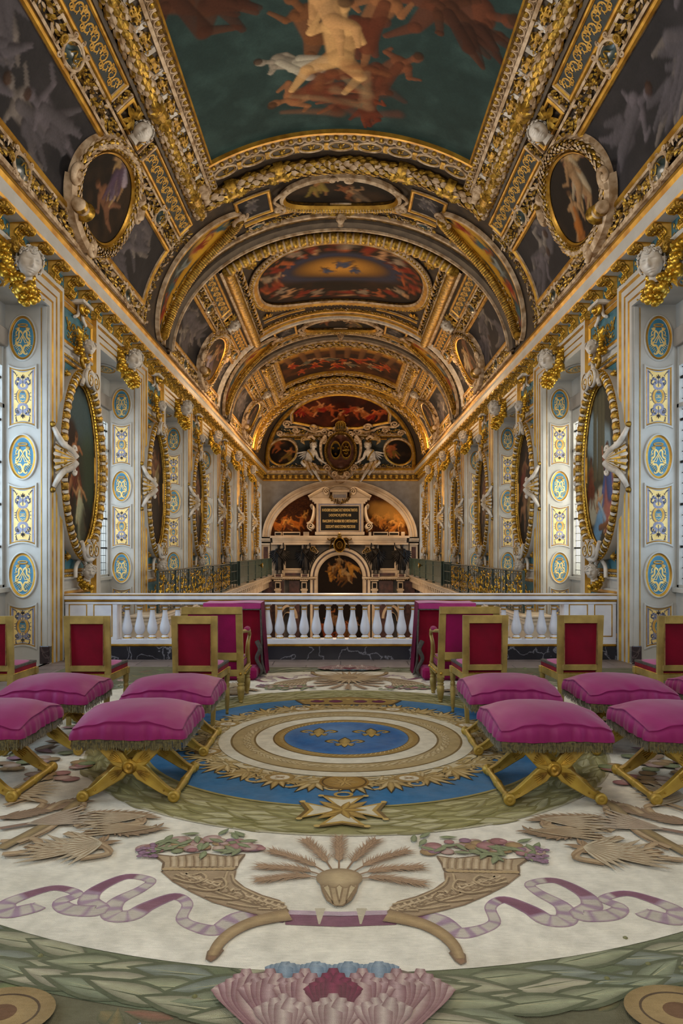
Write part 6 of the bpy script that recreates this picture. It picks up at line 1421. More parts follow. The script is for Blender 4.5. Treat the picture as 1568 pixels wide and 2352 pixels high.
# ================================================================== gilt side chairs
def turned_leg(m, x, y, z1, r=.024, fl=True):
    P = [(0, 0), (.55, .0), (.6, .06), (.5, .08), (.55, .1), (.75, .14), (1, .45), (1.05, .62), (.75, .66), (.95, .7), (1.0, .74), (.7, .78), (1, .82), (1.05, 1)]
    n = 16; G = A([(a*r, b*z1) for a, b in P]); m.lathe(G, (x, y, 0), n, 'gilt_matte')
def side_chair():
    e = empty('side_chair'); hw = .196
    for s in (-1, 1):
        m = MB(); t = np.linspace(0, 1, 12); z = .93*t; yy = -.2+np.where(z > .42, -(z-.42)*.07, -(.42-z)*.08)
        xo = s*np.interp(z, [0, .42, .93], [.172, .19, .196]); w = np.interp(z, [0, .42, .93], [.016, .024, .028])
        G = np.zeros((12, 4, 3))
        for j, (a, b) in enumerate(((-1, -1), (1, -1), (1, 1), (-1, 1))): G[:, j, 0] = xo-s*w+a*w; G[:, j, 1] = yy+b*.017; G[:, j, 2] = z
        m.grid(G, 'gilt_matte', closev=True, smooth=False); m.add(G[-1], [(0, 1, 2, 3)], 'gilt_matte'); m.build('back_post', e)
        m = MB(); turned_leg(m, s*.2, .2, .37); m.box(s*.2-.028, s*.2+.028, .172, .228, .37, .43, 'gilt_matte', .004); m.build('front_leg', e)
    m = MB(); m.box(-.145, .145, -.254, -.22, .862, .93, 'gilt_matte', .004); m.box(-.15, .15, -.226, -.192, .455, .505, 'gilt_matte', .004)
    for a, b in ((-.143, -.139), (.139, .143)): m.box(a, b, -.25, -.23, .505, .862, 'wood_edge')
    m.build('back_rail', e)
    m = MB(); n = 12; X, Z = np.meshgrid(np.linspace(-.142, .142, n), np.linspace(.503, .866, n), indexing='ij'); Yb = -.2-(Z-.42)*.07+.0; m.grid(np.stack([X, Yb-.001, Z], -1), 'velvet_red'); m.grid(np.stack([X, Yb+.012+.015*(1-(X/.145)**2), Z], -1), 'velvet_red'); m.build('back_panel', e)
    m = MB(); 
    for a, b, c, d in ((-.19, .19, -.215, -.185), (-.215, .215, .19, .22)): m.box(a, b, c, d, .37, .425, 'gilt_matte', .004)
    for s in (-1, 1): m.add([(s*.19, -.2, .37), (s*.215, .2, .37), (s*.19, .2, .37), (s*.165, -.2, .37), (s*.19, -.2, .425), (s*.215, .2, .425), (s*.19, .2, .425), (s*.165, -.2, .425)], [(0, 1, 2, 3), (4, 5, 6, 7), (0, 1, 5, 4), (1, 2, 6, 5), (2, 3, 7, 6), (3, 0, 4, 7)], 'gilt_matte')
    m.build('seat_rail', e)
    m = MB(); n = 20; U, Vv = np.meshgrid(np.linspace(-1, 1, n), np.linspace(-1, 1, n), indexing='ij'); hwv = .188+.024*(Vv+1)/2
    Z = .488+.02*(1-U**4)*(1-Vv**4); m.grid(np.stack([U*hwv, .005+Vv*.205, Z], -1), 'velvet_pink'); a, b = .192, .216
    Q = A([(-.188, -.2), (.188, -.2), (.212, .21), (-.212, .21)]); m.sweep(Q, [(0, .425), (0, .47)], 'velvet_red', True); m.sweep(Q, [(.0, .47), (-.002, .472), (-.002, .49), (.03, .496)], 'braid_grey', True); m.sweep(Q, [(0, .423), (-.004, .428), (0, .433)], 'gold', True)
    X, _a = along(Q, .012, True); m.balls(hp(X, .43), .004, 'gold_bright', 4, 5); m.build('seat_cushion', e)
    return e
sc = side_chair()
CH = [(-1.235, 6.33, 'inner left', 'gilt side chair with red velvet back, inner one left of the carpet'), (-2.15, 6.33, '', 'gilt side chair with red velvet back, middle one of the left row'), (-2.98, 6.33, '', 'gilt side chair with red velvet back cut off at the left edge'),
      (1.235, 6.4, '', 'gilt side chair with dark red velvet back, inner one right of the carpet'), (2.055, 6.4, '', 'gilt side chair with dark red velvet back, middle one of the right row'), (2.9, 6.36, '', 'gilt side chair with dark red velvet back cut off at the right edge')]
for i, (x, y, _, lab) in enumerate(CH):
    o = sc if i == 0 else dup(sc); o.location = (x, y, .02); o.rotation_euler = (0, 0, [-.02, 0, .01, .03, .01, 0][i]); put(o, lab, 'chair', 'gilt side chairs')
# ================================================================== armchairs
def armchair():
    e = empty('armchair')
    for s in (-1, 1):
        m = MB(); m.add([(s*.292, -.272, .94), (s*.23, -.272, .94), (s*.235, -.2, .25), (s*.3, -.2, .25), (s*.292, -.232, .94), (s*.23, -.232, .94), (s*.235, -.15, .25), (s*.3, -.15, .25)], [(0, 1, 2, 3), (4, 5, 6, 7), (0, 1, 5, 4), (1, 2, 6, 5), (2, 3, 7, 6), (3, 0, 4, 7)], 'gilt_matte'); m.build('back_post', e)
        for y in (-.175, .27):
            m = MB(); turned_leg(m, s*.27, y, .25, .036); m.box(s*.27-.036, s*.27+.036, y-.034, y+.034, .24, .33, 'gilt_matte', .004); m.balls([[s*.27, y-.036, .285], [s*.308, y, .285]], .016, 'gold', 5, 7); m.build('turned_leg', e)
        m = MB(); m.tube(bez([(s*.27, -.235, .7), (s*.3, -.1, .69), (s*.315, .05, .675), (s*.315, .13, .65), (s*.31, .17, .62)], 24), .018, 8, 'gilt_matte'); m.tube(bez([(s*.31, .17, .62), (s*.3, .13, .54), (s*.29, .17, .45), (s*.285, .25, .33)], 20), np.linspace(.018, .026, len(bez([(0, 0), (1, 1), (2, 2), (3, 3)], 20))), 8, 'gilt_matte', up=(1, 0, 0))
        t = np.linspace(0, 8, 18); m.tube(np.stack([np.full(18, s*.31), .175+.03*(1-t/9)*np.cos(t), .65+.03*(1-t/9)*np.sin(t)], 1), .012, 6, 'gold', up=(1, 0, 0)); ap = m.build('arm', e)
        m = MB(); m.ball((s*.305, .02, .7), (.032, .11, .025), 'velvet_magenta', 8, 12); m.build('arm_pad', ap)
        m = MB(); m.box(s*.285, s*.31, -.15, .25, .26, .325, 'gilt_matte', .004)
        for q in np.arange(-.12, .24, .03): m.balls([[s*.311, q, .295]], .01, 'gold', 4, 6)
        m.build('seat_rail', e)
    m = MB(); m.box(-.292, .292, -.275, -.232, .87, .94, 'gilt_matte', .005); m.build('top_rail', e); m = MB(); m.box(-.24, .24, -.25, -.21, .42, .495, 'gilt_matte', .004); m.build('lower_rail', e); m = MB()
    m.box(-.25, .25, -.21, -.18, .26, .325, 'gilt_matte', .004); m.box(-.25, .25, .255, .3, .26, .325, 'gilt_matte', .004)
    m.build('frame', e)
    m = MB(); m.add([(-.232, -.258, .872), (.232, -.258, .872), (.236, -.218, .49), (-.236, -.218, .49)], [(0, 1, 2, 3)], 'velvet_magenta'); m.add([(-.232, -.225, .872), (.232, -.225, .872), (.236, -.19, .49), (-.236, -.19, .49)], [(0, 1, 2, 3)], 'velvet_magenta'); m.build('back_panel', e)
    m = MB(); n = 20; U, Vv = np.meshgrid(np.linspace(-1, 1, n), np.linspace(-1, 1, n), indexing='ij'); m.grid(np.stack([U*.275, .05+Vv*.235, .405+.04*(1-U**4)*(1-Vv**4)], -1), 'velvet_pink'); Q = rect(-.275, .275, -.185, .285); m.sweep(Q, [(0, .325), (-.006, .37), (0, .405)], 'velvet_magenta', True); m.tube(hp(Q, .405), .008, 6, 'gold', closed=True); m.build('seat_cushion', e)
    return e
ac = armchair(); ac.location = (-1.245, 7.2, .02); put(ac, 'gilt open armchair with magenta back before the left draped kneeling desk', 'armchair', 'gilt armchairs')
a2 = dup(ac); a2.location = (1.245, 7.24, .02); a2.rotation_euler = (0, 0, .03); put(a2, 'gilt open armchair with magenta back before the right draped kneeling desk')
# ================================================================== draped kneeling desks
def desk():
    e = empty('draped_kneeling_desk')
    m = MB(); m.box(-.31, .31, .02, .3, .05, .8, 'wood_edge', .01); m.build('desk_body', e)
    m = MB(); n = 30
    def curtain(p0, p1, z0, z1, amp, nf, out, mt):
        t = np.linspace(0, 1, 60); X = p0[0]+(p1[0]-p0[0])*t; Y = p0[1]+(p1[1]-p0[1])*t; d = A(p1)-A(p0); L_ = np.linalg.norm(d); nx, ny = d[1]/L_, -d[0]/L_
        rows = []
        for q in np.linspace(0, 1, 8): o = out*q+amp*q*np.sin(t*nf*2*PI+q*1.2); rows.append(np.stack([X+nx*o, Y+ny*o, np.full(60, z0+(z1-z0)*q)], 1))
        m.grid(np.stack(rows, 0), mt)
    curtain((-.34, -.12), (.34, -.12), .865, .80, .0, 3, .012, 'velvet_pink'); curtain((.34, -.12), (.34, .32), .865, .01, .016, 2.5, .05, 'velvet_wine'); curtain((-.34, .32), (-.34, -.12), .865, .01, .016, 2.5, .05, 'velvet_wine'); curtain((.34, .32), (-.34, .32), .865, .01, .016, 4, .04, 'velvet_wine')
    curtain((-.33, -.06), (.33, -.06), .80, .02, .02, 5, .0, 'velvet_red')
    G = np.stack(np.meshgrid(np.linspace(-.34, .34, 12), np.linspace(-.12, .32, 8), indexing='ij')+[np.zeros((12, 8))], -1); G[..., 2] = .865+.01*np.sin(G[..., 0]*9)*.5; m.grid(G, 'velvet_pink')
    m.build('velvet_cloth', e)
    m = MB(); m.box(-.33, .33, -.135, -.13, .785, .8, 'braid_grey')
    for s in (-1, 1): m.tube(bez([(s*.34, -.135, .79), (s*.35, -.14, .5), (s*.36, -.15, .2), (s*.4, -.16, .03)], 16), .012, 6, 'braid_grey', up=(1, 0, 0))
    m.tube(bez([(.3, -.16, .42), (.34, -.2, .33), (.3, -.2, .22), (.36, -.22, .1), (.34, -.24, .02)], 20), np.linspace(.03, .015, len(bez([(0, 0), (1, 1), (2, 2), (3, 3), (4, 4)], 20))), 7, 'braid_grey', up=(1, 0, 0)); m.build('braid', e)
    m = MB(); m.box(-.32, .32, -.4, -.1, 0, .14, 'velvet_magenta', .03); m.build('kneeler', e)
    return e
d1 = desk(); d1.location = (-1.285, 8.62, .02); put(d1, 'magenta velvet covered kneeling desk standing left before the balustrade', 'kneeling desk')
d2 = dup(d1); d2.location = (1.26, 8.62, .02); d2.scale = (-1, 1, 1); put(d2, 'magenta velvet covered kneeling desk standing right before the balustrade')
# ================================================================== the great carpet
RX, RY, RA = .045, 5.7, -.0204
def p2r(px, py):
    Y = 2475./(py-1266); X = (px-782)*Y/1650; dx, dy = X-RX, Y-RY; c, s = math.cos(-RA), math.sin(-RA); return A([dx*c-dy*s, dx*s+dy*c])
def PP(pts): return A([p2r(*p) for p in pts])
m = MB(); TH = .012; lay = [TH]
def up(d=.0003): lay[0] += d; return lay[0]
L = lin
def dome_fill(P, c, ce=None, shrink=.0, h=None): 
    P = np.asarray(P, float); m.fill(P, h or lay[0], 'rug', L(c))
def outl(P, c, co, w=.006):
    P = np.asarray(P, float); h = lay[0]; m.fill(P, h, 'rug', L(c)); Q = np.concatenate([P, P[:1]]); m.ribbon(resample(Q, .03), w, h+.00015, 'rug', L(co))
HX, HYF, HYN = 3.62, 3.5, 3.72
m.box(-HX, HX, -HYN, HYF, 0, TH-.0005, 'rug', col=L('5c5c40')); m.add([(-HX, -HYN, TH), (HX, -HYN, TH), (HX, HYF, TH), (-HX, HYF, TH)], [(0, 1, 2, 3)], 'rug', L('5c5a42'))
def ringmesh(r0, r1, c0, c1, h, n=180, nr=6, colf=None):
    t = np.linspace(0, 2*PI, n, endpoint=False); r = np.linspace(r0, r1, nr); G = np.zeros((nr, n, 3)); G[..., 0] = r[:, None]*np.cos(t); G[..., 1] = r[:, None]*np.sin(t); G[..., 2] = h
    c0, c1 = A(L(c0)), A(L(c1)); q = ((r-r0)/(r1-r0))[:, None, None]; C = (c0+(c1-c0)*q)*np.ones((1, n, 1)); m.grid(G, 'rug', closev=True, col=C)
def lens():
    x = np.linspace(0, 1, 8); w = np.sin(PI*x**.8)*.5; V = []; 
    for i in range(8):
        for f in (-1, -.5, 0, .5, 1): V.append((x[i], w[i]*f, .005*x[i]))
    F = [(i*5+j, (i+1)*5+j, (i+1)*5+j+1, i*5+j+1) for i in range(7) for j in range(4)]; return A(V), F
LV, LF = lens(); lensc = A([0, .6, 1, .6, 0]*8)
def lensb(pos, ang, ln, wd, cin, cout, h=None, mid=None):
    pos = np.asarray(pos, float); n = len(pos); pos = hp(pos[:, :2], (h or lay[0])+(np.arange(n) % 7)*.00004); ci = A([L(c) for c in cin]) if not isinstance(cin, str) else np.tile(A(L(cin)), (n, 1)); co = A([L(c) for c in cout]) if not isinstance(cout, str) else np.tile(A(L(cout)), (n, 1))
    C = co[:, None]+(ci-co)[:, None]*lensc[None, :, None]
    if mid is not None: C[:, lensc == 1] = A(L(mid))
    m.batch(LV, LF, pos, ang, np.stack([np.broadcast_to(ln, (n,)), np.broadcast_to(wd, (n,))], 1), 'rug', cols=C.reshape(n, 40, 3))
rg = np.random.default_rng(12)
# outer flower ground
n = 700; a = rg.uniform(0, 2*PI, n); r = rg.uniform(3.35, 4.6, n); P = np.stack([r*np.cos(a), r*np.sin(a)], 1); k = (abs(P[:, 0]) < HX-.15) & (P[:, 1] < HYF-.1) & (P[:, 1] > -HYN+.1); P = P[k]
up(); lensb(P, rg.uniform(0, 6.28, len(P)), rg.uniform(.1, .22, len(P)), .07, [['6c7a48', '54643c', '7a6a40', '8a5a48'][i % 4] for i in range(len(P))], '465036')
up()
fl = [(-.62, -3.53, '8fa3b4', '5f7a94'), (-.42, -3.55, '7f97ac', '4f6a86'), (-.25, -3.6, 'c0a8a0', '8a6a68'), (.25, -3.6, 'c8b0a8', '94706c'), (.5, -3.55, 'b9a09a', '8a5a5c'), (.78, -3.52, 'a8b6c2', '6f8aa0'), (1.0, -3.5, '8fa8c0', '5a7896'), (-1.0, -3.5, 'b09890', '80605c')]
for ang in np.linspace(0, 2*PI, 40, endpoint=False): fl.append((3.62*math.cos(ang)*1.02, 3.6*math.sin(ang), *[('c2a8a4', '8c5c60'), ('9fb2c2', '5c7c98'), ('d8ccb4', '9a8a60')][rg.integers(0, 3)]))
for (x, y, c1, c2) in fl:
    if abs(x) > HX-.1 or y > HYF-.08 or y < -HYN+.05: continue
    for k in range(9): lensb([(x, y)], [k*.7], .085, .05, c1, c2, lay[0]+.00008*(k % 3))
    m.disc(x, y, .02, .02, lay[0]+.0004, 'rug', L('b89a4a'), rings=1, k=10)
up(.001)
# big laurel ring
ringmesh(3.16, 3.44, '5f6a4a', '56644a', up())
def laurel(r0, r1, rows, ln, wd, cin, cout, seed, dirf=1, lines=True):
    rg = np.random.default_rng(seed)
    for q in range(rows):
        r = r0+(r1-r0)*(q+.5)/rows; n = int(2*PI*r/(ln*.5)); a = np.linspace(0, 2*PI, n, endpoint=False)+rg.uniform(0, 1)+rg.normal(0, .004, n)
        # leaves run away from the near centre to both sides, as in a tied wreath
        d = np.where(np.cos(a) > 0, 1, -1); rr = r+rg.normal(0, (r1-r0)/rows*.12, n)
        P = np.stack([rr*np.cos(a), rr*np.sin(a)], 1); ang = a+d*PI/2+rg.normal(0, .1, n)+rg.choice([-.12, .12], n)
        l_ = ln*rg.uniform(.8, 1.15, n)
        lensb(P, ang, l_*1.08, wd*1.25, cout, cout, up(.00015)); ci = [cin[i] for i in rg.integers(0, len(cin), n)]
        P2 = P+.012*np.stack([np.cos(ang), np.sin(ang)], 1); lensb(P2, ang, l_*.94, wd*.92, ci, [cout2(c) for c in ci], up(.00015))
        if lines:
            for sgn in (-.22, 0, .22): lensb(P2+.02*np.stack([np.cos(ang), np.sin(ang)], 1), ang+sgn*.35, l_*.7, .006, 'd0caa0' if sgn == 0 else cout, cout, up(.00008))
def cout2(c): v = [int(c[i:i+2], 16) for i in (0, 2, 4)]; return ''.join('%02x' % int(x*.72) for x in v)
laurel(3.17, 3.44, 3, .34, .1, ['b2b090', '9fa482', 'bab498', '909a7c', '889284'], '50593f', 5)
b = rg.uniform(0, 2*PI, 90); m.balls(hp(np.stack([3.3*np.cos(b), 3.3*np.sin(b)], 1)+rg.normal(0, .07, (90, 2)), lay[0]-.002), .011, 'rug', 4, 7)
m.C[-1][:] = A(L('7c7c4c'))
# cream field
up(.0004)
t = np.linspace(0, 2*PI, 160, endpoint=False); rr = np.linspace(.05, 3.17, 50); base = A(L('cfc7b2')); gX = rr[:, None]*np.cos(t); gY = rr[:, None]*np.sin(t)
cvf = Canvas(-3.2, 3.2, -3.2, 3.2, .04, 'efe8d6', 31, .35, 'd8ccae'); m.grid(np.stack([gX, gY, np.full_like(gX, lay[0])], -1), 'rug', closev=True, col=np.clip(cvf.sample(gX, gY), 0, 1))
up(.0004)
CREAM = lay[0]
# ---- motifs of the cream field, repeated on the far side
def both(fn):
    fn(lambda P: np.asarray(P, float)); 
def mir(P): P = np.asarray(P, float).copy(); P[..., 1] *= -1; return P
def flipx(P): P = np.asarray(P, float).copy(); P[..., 0] *= -1; return P
def motif(P_, c, co, w=.006):  # four-fold
    for f in (lambda q: q, flipx, mir, lambda q: mir(flipx(q))): outl(f(P_), c, co, w)
_ct = [0]
def stroke4(P_, w, c, ce=None, h=0.):
    _ct[0] = (_ct[0]+1) % 24
    for f in (lambda q: q, flipx, mir, lambda q: mir(flipx(q))): m.ribbon(f(np.asarray(P_)), w, lay[0]+h+_ct[0]*.00005, 'rug', L(c), cole=L(ce or c))
# ribbon
RB = bez([p2r(*p) for p in [(660, 2120), (610, 2108), (545, 2118), (500, 2145), (455, 2140), (418, 2120), (430, 2085), (400, 2068), (340, 2090), (300, 2112), (258, 2110), (268, 2080), (325, 2050), (345, 2030), (290, 2022), (225, 2050), (203, 2078), (225, 2100), (160, 2098), (140, 2080), (178, 2062), (130, 2048), (70, 2062), (15, 2085), (20, 2105), (75, 2095), (92, 2088)]], 200)
nn = len(RB); wdt = .036+.012*np.sin(np.arange(nn)*.12)
for f in (lambda q: q, flipx, mir, lambda q: mir(flipx(q))):
    Q = f(RB); T = np.gradient(Q, axis=0); T /= np.linalg.norm(T, axis=1, keepdims=True)+1e-9; Nn = np.stack([-T[:, 1], T[:, 0]], 1)
    G = np.zeros((nn, 7, 3)); C = np.zeros((nn, 7, 3)); h = lay[0]
    for j in range(7):
        f_ = (j-3)/3.; G[:, j, :2] = Q+Nn*(wdt*f_)[:, None]; G[:, j, 2] = h+np.linspace(0, .0012, nn)
        ph = np.sin(np.arange(nn)*.13+1.0); st_ = np.sin(np.arange(nn)*1.3); C[:, j] = np.where((ph > .72)[:, None], A(L('7a3460')), np.where((st_ > .55)[:, None], A(L('a686a0')), A(L('cbc0b4')))) if 0 < j < 6 else A(L('9a7092'))
    m.grid(G, 'rug', col=C)
up(.0014)
for y1_, y2_, c in ((2100, 2110, 'c0a4b4'), (2110, 2134, '74285a')):
    Q = PP([(655, y1_), (782, y1_+4), (910, y1_), (910, y2_), (782, y2_+5), (655, y2_)]); m.fill(Q, lay[0], 'rug', L(c)); m.fill(mir(Q), lay[0], 'rug', L(c))
for x in (735, 830):
    Q = PP([(x-12, 2096), (x+12, 2096), (x, 2133), (x-4, 2133)]); m.fill(Q, up(.0002), 'rug', L('c8bba0')); m.fill(mir(Q), lay[0], 'rug', L('c8bba0'))
up()
# horn
HB_ = PP([(371, 2010), (430, 2004), (490, 2004), (541, 2009), (536, 2028), (560, 2048), (600, 2066), (640, 2078), (655, 2092), (657, 2108), (640, 2118), (600, 2112), (545, 2098), (490, 2082), (440, 2058), (398, 2034)])
motif(HB_, 'a88c6a', '86664a', .005)
up(); motif(PP([(352, 1971), (400, 1976), (460, 1968), (520, 1976), (562, 1971), (548, 1990), (541, 2006), (490, 2001), (430, 2001), (373, 2007), (376, 1990)]), 'b59a76', '6a4a30', .006)
up()
for i in range(9): x = 390+i*18; stroke4(PP([(x, 1974), (x+2, 1988), (x+1, 2000)]), .004, '8a6a4a'); stroke4(PP([(x+9, 1976), (x+10, 1988), (x+9, 1999)]), .007, 'cdb492')
for i in range(13): p = p2r(380+i*12.5, 2006); [m.disc(q[0], q[1], .017, .014, lay[0]+.0015+i*.00005, 'rug', L('c0a070'), rings=1, k=10) for q in (p, flipx(p), mir(p), mir(flipx(p)))]
for sp in ([(395, 2030), (440, 2040), (470, 2030), (460, 2018), (440, 2022)], [(430, 2050), (480, 2058), (515, 2048), (510, 2030), (490, 2030)], [(470, 2070), (530, 2078), (560, 2070), (548, 2056), (530, 2060)], [(520, 2086), (580, 2096), (610, 2090), (600, 2078), (585, 2082)], [(400, 2020), (470, 2052), (560, 2082), (645, 2104)], [(530, 2020), (540, 2042), (590, 2070), (650, 2088)], [(420, 2018), (500, 2040), (520, 2014)], [(590, 2100), (630, 2100), (640, 2092)]):
    stroke4(bez([p2r(*p) for p in sp], 24), .005, '7a5c3e', h=.0001); stroke4(bez([p2r(p[0]+3, p[1]-3) for p in sp], 24), .005, 'c4a880', h=.0002)
for i in range(16):
    x = 410+i*15; y = 2016+i*5.2; stroke4(bez([p2r(x, y+6), p2r(x+12, y+14), p2r(x+26, y+10), p2r(x+20, y+2)], 12), .0045, '7d5f40'); stroke4(bez([p2r(x+4, y-2), p2r(x+14, y+3), p2r(x+22, y-3)], 9), .006, 'cbb08a')
up(.0014); TL = bez([p2r(*p) for p in [(664, 2112), (620, 2120), (575, 2132), (535, 2152), (505, 2178), (487, 2208)]], 40); wt = np.linspace(.045, .018, len(TL)); stroke4(TL, wt*1.1, '86664a'); up(.0002); stroke4(TL, wt, 'b89868', '8a6a42')
up(); TB = PP([(478, 2198), (500, 2184), (512, 2196), (496, 2214), (484, 2222), (474, 2216)]); motif(TB, '8a5f40', '6a4a34', .004)
# fruit
up(); pal = [('a8646c', '7a3a48'), ('c8a8a0', '9a6a68'), ('8a9468', '5c683c'), ('b47a80', '84424c'), ('d0b8a8', 'a07a68'), ('9a6a8a', '6c3a5c'), ('b08a58', '7a5a30')]
rr_ = np.random.default_rng(8)
for sx in (1, -1):
    for i in range(60):
        px_ = rr_.uniform(330, 600); py_ = 1966-30*math.sin((px_-330)/270*PI)*rr_.random()-rr_.uniform(0, 10)
        p = p2r(px_, py_); rad = rr_.uniform(.02, .05); c1, c2 = pal[rr_.integers(0, 7)]
        for f in (lambda q: q, mir): q = f(p*A([sx, 1])); m.disc(q[0], q[1], rad, rad*.95, lay[0]+i*.00007, 'rug', L(c1), L(c2), rings=3, k=14)
    for i in range(24):
        p = p2r(rr_.uniform(315, 360), rr_.uniform(1948, 1985)); 
        for f in (lambda q: q, mir): q = f(p*A([sx, 1])); m.disc(q[0], q[1], .015, .015, lay[0]+.0046+i*.00005, 'rug', L('9a6a90'), L('6a3a64'), rings=2, k=10)
    PL_ = [p2r(rr_.uniform(340, 620), rr_.uniform(1925, 1975)) for _ in range(26)]; PL_ = A(PL_)*A([sx, 1])
    for f in (lambda q: q, mir): lensb(f(PL_), rr_.uniform(0, 6.28, 26), .1, .035, '8a966a', '5a6840', lay[0]+.0046)
up(.004)
# wheat and vase
for i, (x1, y1) in enumerate([(605, 2032), (606, 2002), (632, 1968), (705, 1944), (778, 1938), (858, 1944), (925, 1968), (955, 2004), (958, 2040)]):
    S0, S1 = p2r(778, 2035), p2r(x1, y1); Pm = (S0+S1)/2+A([0, .04]); C_ = bez([S0, Pm, S1], 30)
    for f in (lambda q: q, mir):
        Q = f(C_); m.ribbon(Q, .005, lay[0], 'rug', L('8a6244')); st_ = Q[int(len(Q)*.36):]; T = np.gradient(st_, axis=0)
        pts, an = [], []
        for q in range(0, len(st_)):
            an0 = math.atan2(T[q, 1], T[q, 0])
            for sg in (-1, 1):
                for jj in range(2): pts.append(st_[q]); an.append(an0+sg*(.3+.35*jj)+rg.normal(0, .06))
        lensb(A(pts), A(an), .085, .0042, 'b48e6e', 'a0744f', lay[0]+.0002); lensb(A(pts)[::2], A(an)[::2]*1.0, .05, .02, 'b8926e', '7a5238', lay[0]+.0003)
up(.0006)
for f in (lambda q: q, mir):
    V_ = f(PP([(736, 2040), (742, 2062), (752, 2082), (770, 2094), (786, 2094), (804, 2082), (816, 2062), (822, 2040), (800, 2028), (778, 2024), (756, 2028)])); outl(V_, 'b59a72', '8a6a48', .005)
    c = f(p2r(779, 2030)); m.disc(c[0], c[1], .105, .1, lay[0]+.0003, 'rug', L('cbb083'), L('8a6c48'), rings=4, k=30)
    lay[0] += .0005
    for sx in (-1, 0, 1): Q = f(PP([(779+sx*30-8, 2052), (779+sx*26, 2046), (779+sx*30+8, 2052), (779+sx*14, 2090)])); outl(Q, 'cdb68c', '8a6c48', .004)
up(.0006)
# side trophies: wings, scrolls, horns
tr = np.random.default_rng(4)
def plume(pts, w, c, co, nst=10):
    C_ = bez([p2r(*p) for p in pts], 40)
    for f in (lambda q: q, flipx, mir, lambda q: mir(flipx(q))):
        Q = f(C_); T = np.gradient(Q, axis=0); m.ribbon(Q, np.linspace(w*.5, w, len(Q)), lay[0], 'rug', L(c), cole=L(co)); an = np.arctan2(T[:, 1], T[:, 0]); idx = np.arange(2, len(Q), 3)
        for sg in (-1, 1): lensb(Q[idx], an[idx]+sg*.7, w*1.9, w*.55, c, co, lay[0]+.0002)
plume([(60, 1955), (130, 1965), (200, 1958), (240, 1945)], .05, 'b08a62', '74502f'); plume([(180, 1930), (240, 1918), (300, 1925), (365, 1912)], .04, 'a4805c', '6a4a2c'); plume([(180, 1885), (240, 1880), (310, 1882), (335, 1890)], .05, 'b4906a', '74502f'); plume([(0, 1890), (60, 1880), (120, 1865), (180, 1850)], .06, '9a7658', '6a4a34')
up(.0006)
stroke4(bez([p2r(*p) for p in [(0, 1962), (70, 1925), (140, 1885), (175, 1855), (195, 1845)]], 40), .035, 'a88a54', '6f5630'); stroke4(bez([p2r(*p) for p in [(0, 1915), (60, 1905), (130, 1895), (170, 1888)]], 30), .02, '94705c', '6f4a40')
for i in range(26):
    p = p2r(tr.uniform(0, 205), tr.uniform(1735, 1800)); c1, c2 = pal[tr.integers(0, 7)]
    for f in (lambda q: q, flipx, mir, lambda q: mir(flipx(q))): q = f(p); m.disc(q[0], q[1], .06, .05, lay[0]+i*.00007, 'rug', L(c1), L(c2), rings=3, k=14)
for i in range(46):
    q = A([[tr.uniform(2.05, 3.0), tr.uniform(-.9, .9)]])
    for f in (lambda q: q, flipx): lensb(f(q), [tr.uniform(0, 6.28)], .22, .09, ['a88468', '8f9a70', 'b0808a'][i % 3], ['6f5038', '5f6c44', '7a4a54'][i % 3], lay[0]+i*.00002)
def fan(px, py, a0, spread, n, ln, w, c, co):
    p = p2r(px, py)
    for fx, fy in ((1, 1), (-1, 1), (1, -1), (-1, -1)):
        an = a0+np.linspace(-.5, .5, n)*spread; D = np.stack([np.cos(an)*fx, np.sin(an)*fy], 1)
        lensb(np.tile(p*A([fx, fy]), (n, 1)), np.arctan2(D[:, 1], D[:, 0]), ln*1.04, w*1.16, co, co, lay[0]); lensb(np.tile(p*A([fx, fy]), (n, 1)), np.arctan2(D[:, 1], D[:, 0]), ln, w, c, c, lay[0]+.0003)
        for q_ in (-.3, 0, .3): lensb(np.tile(p*A([fx, fy]), (n, 1))+.02*D, np.arctan2(D[:, 1], D[:, 0])+q_*.12, ln*.85, .004, co, co, lay[0]+.0007)
up(.0004)
for sp_ in ([(5, 1975), (60, 1968), (90, 1950), (70, 1938), (40, 1948)], [(240, 1900), (290, 1905), (320, 1895), (300, 1884), (275, 1890)], [(110, 1870), (150, 1850), (190, 1856), (180, 1872), (150, 1872)], [(10, 1860), (60, 1846), (100, 1852), (90, 1866)], [(170, 1910), (210, 1900), (260, 1908), (330, 1903)], [(150, 1925), (210, 1940), (250, 1970), (180, 1985)], [(0, 1945), (50, 1940), (110, 1915), (165, 1870)]):
    stroke4(bez([p2r(*p) for p in sp_], 30), .02, 'c4a67e', 'a07c54'); stroke4(bez([p2r(p[0]+4, p[1]+5) for p in sp_], 30), .006, '94704a')
up(.0014)
for a_ in ((235, 1950, 3.5, 1.9, 11, .26, .035, 'd2c0a0', 'a98a66'), (338, 1886, 3.35, .7, 6, .36, .032, 'cfbb9a', 'a58462'), (185, 1966, 3.1, 1.2, 8, .3, .035, 'cbb592', 'a07e5a'), (362, 1912, 3.3, .45, 5, .42, .03, 'c9b28e', '9c7852'), (20, 1830, .4, 2.0, 9, .3, .045, 'cdbc9e', 'a48862'), (60, 1905, .5, .9, 7, .36, .035, 'c8b49a', '9c7c66')): fan(*a_)
up(.001)
# far sun motif
for a_ in np.linspace(0, 2*PI, 28, endpoint=False): lensb([(0, 2.65)], [a_], .42, .05, 'c0a070', '94745c', lay[0]+.0004)
m.disc(0, 2.65, .1, .1, lay[0]+.0009, 'rug', L('a07a4c'), L('7a5a38'), rings=2, k=20)
up(.001)
